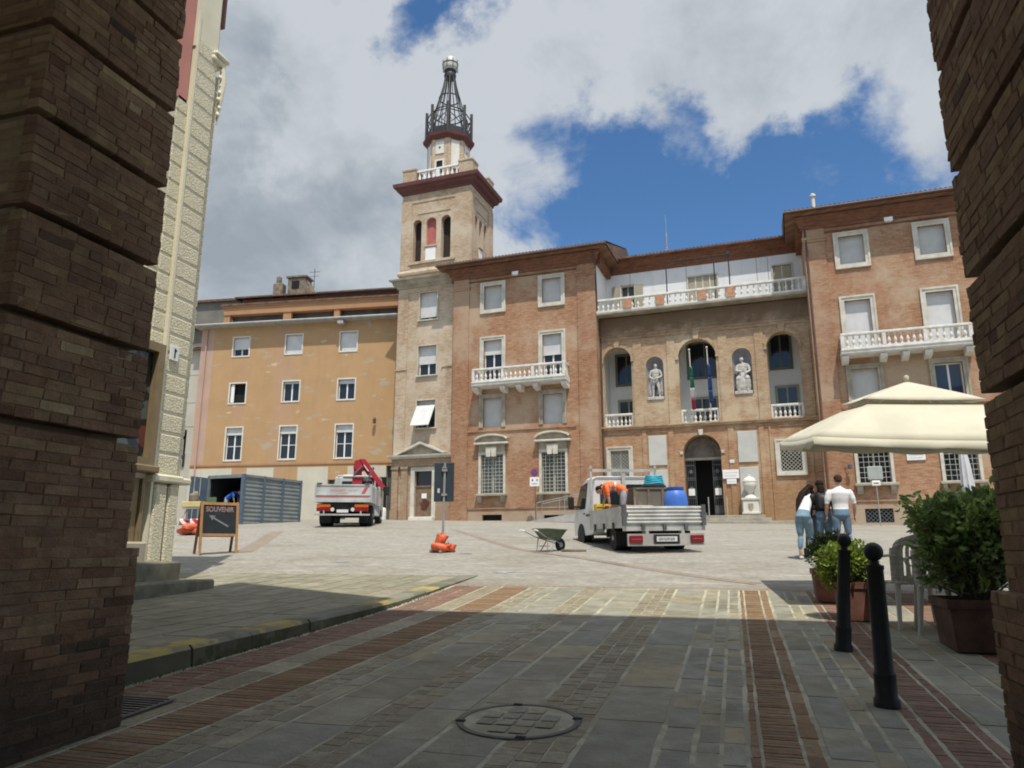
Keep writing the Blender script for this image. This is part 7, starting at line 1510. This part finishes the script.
shrub('potted_shrub', 'darker green shrub in a terracotta pot left behind the bollards', 1.24, 11.45, LF3, (.25, .2, .44, .22), [((-.02, 0, .62), (.26, .26, .26)), ((-.1, 0, .74), (.18, .2, .16)), ((.12, 0, .78), (.18, .2, .18))], 2400, .055, 8, 'potted shrubs of the cafe')
shrub('potted_shrub', 'far green shrub in a small red pot by the right wing', 5.05, 22.6, LF3, (.42, .34, .44, .25), [((.1, 0, .75), (.5, .35, .35)), ((.5, 0, .95), (.45, .35, .45)), ((-.25, 0, .65), (.3, .3, .25))], 2600, .1, 11, 'potted shrubs of the cafe')
shrub('potted_shrub', 'second far shrub in a small red pot hidden behind the big dark shrub', 6.1, 22.6, LF3, (.42, .34, .44, .25), [((.1, 0, .9), (.55, .4, .5))], 2000, .1, 12, 'potted shrubs of the cafe')
# plastic chairs
PLC = M('taupe_plastic', (.55, .53, .47), .5, .06); PLW = M('white_plastic', (.74, .74, .73), .4, .05)
def chair(x, y_, rz, mat, label):
    t = thing('plastic_chair', label, 'chair', (x, y_, base_z(y_) + .012), rz, 'plastic cafe chairs'); n = 12; t.scale = (1.12, 1.12, 1.16)
    m = MB(); m.cbox(-.24, .24, -.22, .24, .405, .435, .012); m.build('seat', mat, t)
    m = MB(); rows = 9; bk = lambda u, s_: (u*(.25 + .03*s_)*(1 if s_ < .6 else math.sqrt(max(.05, 1 - ((s_ - .6)/.44)**2*.55))), .24 + .12*s_ - .10*u*u, .42 + .46*s_ - (.07*u*u if s_ > .8 else 0))
    cuts = [-1, -.74] + [x for i in range(8) for x in (-.74 + 1.48*(i + .3)/8, -.74 + 1.48*(i + .95)/8)][:-1] + [.74, 1]
    zc = [0, .15, .82, 1.0]
    for i in range(len(cuts) - 1):
        for j in range(3):
            if j == 1 and i % 2 == 1 and 0 < i < len(cuts) - 2: continue
            sub = 6 if j == 1 else 2
            for q in range(sub):
                s0, s1 = zc[j] + (zc[j + 1] - zc[j])*q/sub, zc[j] + (zc[j + 1] - zc[j])*(q + 1)/sub
                m.add([bk(cuts[i], s0), bk(cuts[i + 1], s0), bk(cuts[i + 1], s1), bk(cuts[i], s1)], [(0, 1, 2, 3)])
    o = m.build('backrest', mat, t, 60); sd_ = o.modifiers.new('s', 'SOLIDIFY'); sd_.thickness = .018
    for sx in (-1, 1):
        m = MB(); m.loft([(sx*.27, .30, .68), (sx*.30, .1, .67), (sx*.30, -.2, .66), (sx*.28, -.25, .6), (sx*.27, -.22, .42)], [(.014, .03)]*5, 8, None, (0, 0, 1)); m.build('armrest', mat, t, 60)
        for y0, y1 in ((-.2, -.27), (.2, .3)): MB().loft([(sx*.22, y0, .42), (sx*.27, y1, 0)], [(.03, .02), (.02, .014)], 8, None, (1, 0, 0)).build('leg', mat, t, 60)
    return t
chair(1.9, 9.55, R(188), PLC, 'taupe plastic chair with its slotted back towards the arch')
chair(2.12, 9.15, R(172), PLC, 'taupe plastic chair pressed against the big dark shrub')
chair(2.62, 9.35, R(60), PLW, 'white plastic chair half hidden behind the big dark shrub')
# manhole and drain
MANH = M('cast_iron_lid', (.11, .105, .09), .6, .25, 6, .3)
mz = base_z(4.95); sl = (base_z(5.4) - base_z(4.5))/.9
t = thing('manhole_cover', 'round manhole lid filled with paving stones in the dark street', 'manhole cover', (-1.42, 4.93, mz + .012)); t.rotation_euler.x = math.atan(sl)
MB().lathe([(.365, -.01), (.365, .004), (.40, .004), (.40, -.01)], seg=48).build('rim', MANH, t, 35); MB().lathe([(.01, .0), (.362, .0), (.362, -.01)], seg=40).build('lid_bed', MORT, t)
m = MB(); col = []; rnd = random.Random(4)
for i in range(-3, 3):
    for j in range(-3, 3):
        a, b, c, d = i*.13 + .01, i*.13 + .12, j*.15 + .01, j*.15 + .14
        pts = [(max(-.5, x), y_) for x, y_ in ((a, c), (b, c), (b, d), (a, d))]
        if max(math.hypot(*p) for p in pts) < .36: m.add([(x, y_, .006 + rnd.uniform(0, .003)) for x, y_ in pts], [(0, 1, 2, 3)]); col.append(rnd.random())
m.build('lid_stone', SLATE, t, col=col); m = MB()
for k in range(4): m.box(.38*math.cos(k*1.57 + .3) - .03, .38*math.cos(k*1.57 + .3) + .03, .38*math.sin(k*1.57 + .3) - .02, .38*math.sin(k*1.57 + .3) + .02, .004, .008)
m.build('lifting_slot', DARK, t)
t = thing('drain_grate', 'black slotted drain grate at the foot of the left pier', 'drain', (-4.32, 4.55, base_z(4.55) + .018)); t.rotation_euler.x = math.atan(sl); m = MB(); rframe(m, -.28, .28, -.25, .25, .03, 0, .01); m.v = [(x, z, y_) for x, y_, z in m.v]
for k in range(9): m.box(-.28, .28, -.24 + k*.055, -.215 + k*.055, 0, .01)
m.build('grate', MANH, t); MB().box(-.28, .28, -.25, .25, -.012, -.006).build('grate_pit', DARK, t)
# small litter and weeds along the kerb
GRS = leafmat('kerb_weeds', (.03, .05, .015), (.05, .08, .02), (.09, .11, .03)); m = MB(); col = []; rnd = random.Random(6)
for i in range(420):
    y_ = rnd.uniform(4.6, 12); x = -4.77 + abs(rnd.gauss(0, .02)); h = rnd.uniform(.01, .045); a = rnd.random()*6.3; z = base_z(y_) + .005; dx, dy = .005*math.cos(a), .005*math.sin(a)
    m.add([(x - dx, y_ - dy, z), (x + dx, y_ + dy, z), (x + rnd.gauss(0, .015), y_ + rnd.gauss(0, .015), z + h)], [(0, 1, 2)]); col.append(rnd.random())
tag(m.build('kerb_weeds', GRS, col=col), 'tiny weeds growing along the foot of the kerb', 'weeds', kind='stuff')
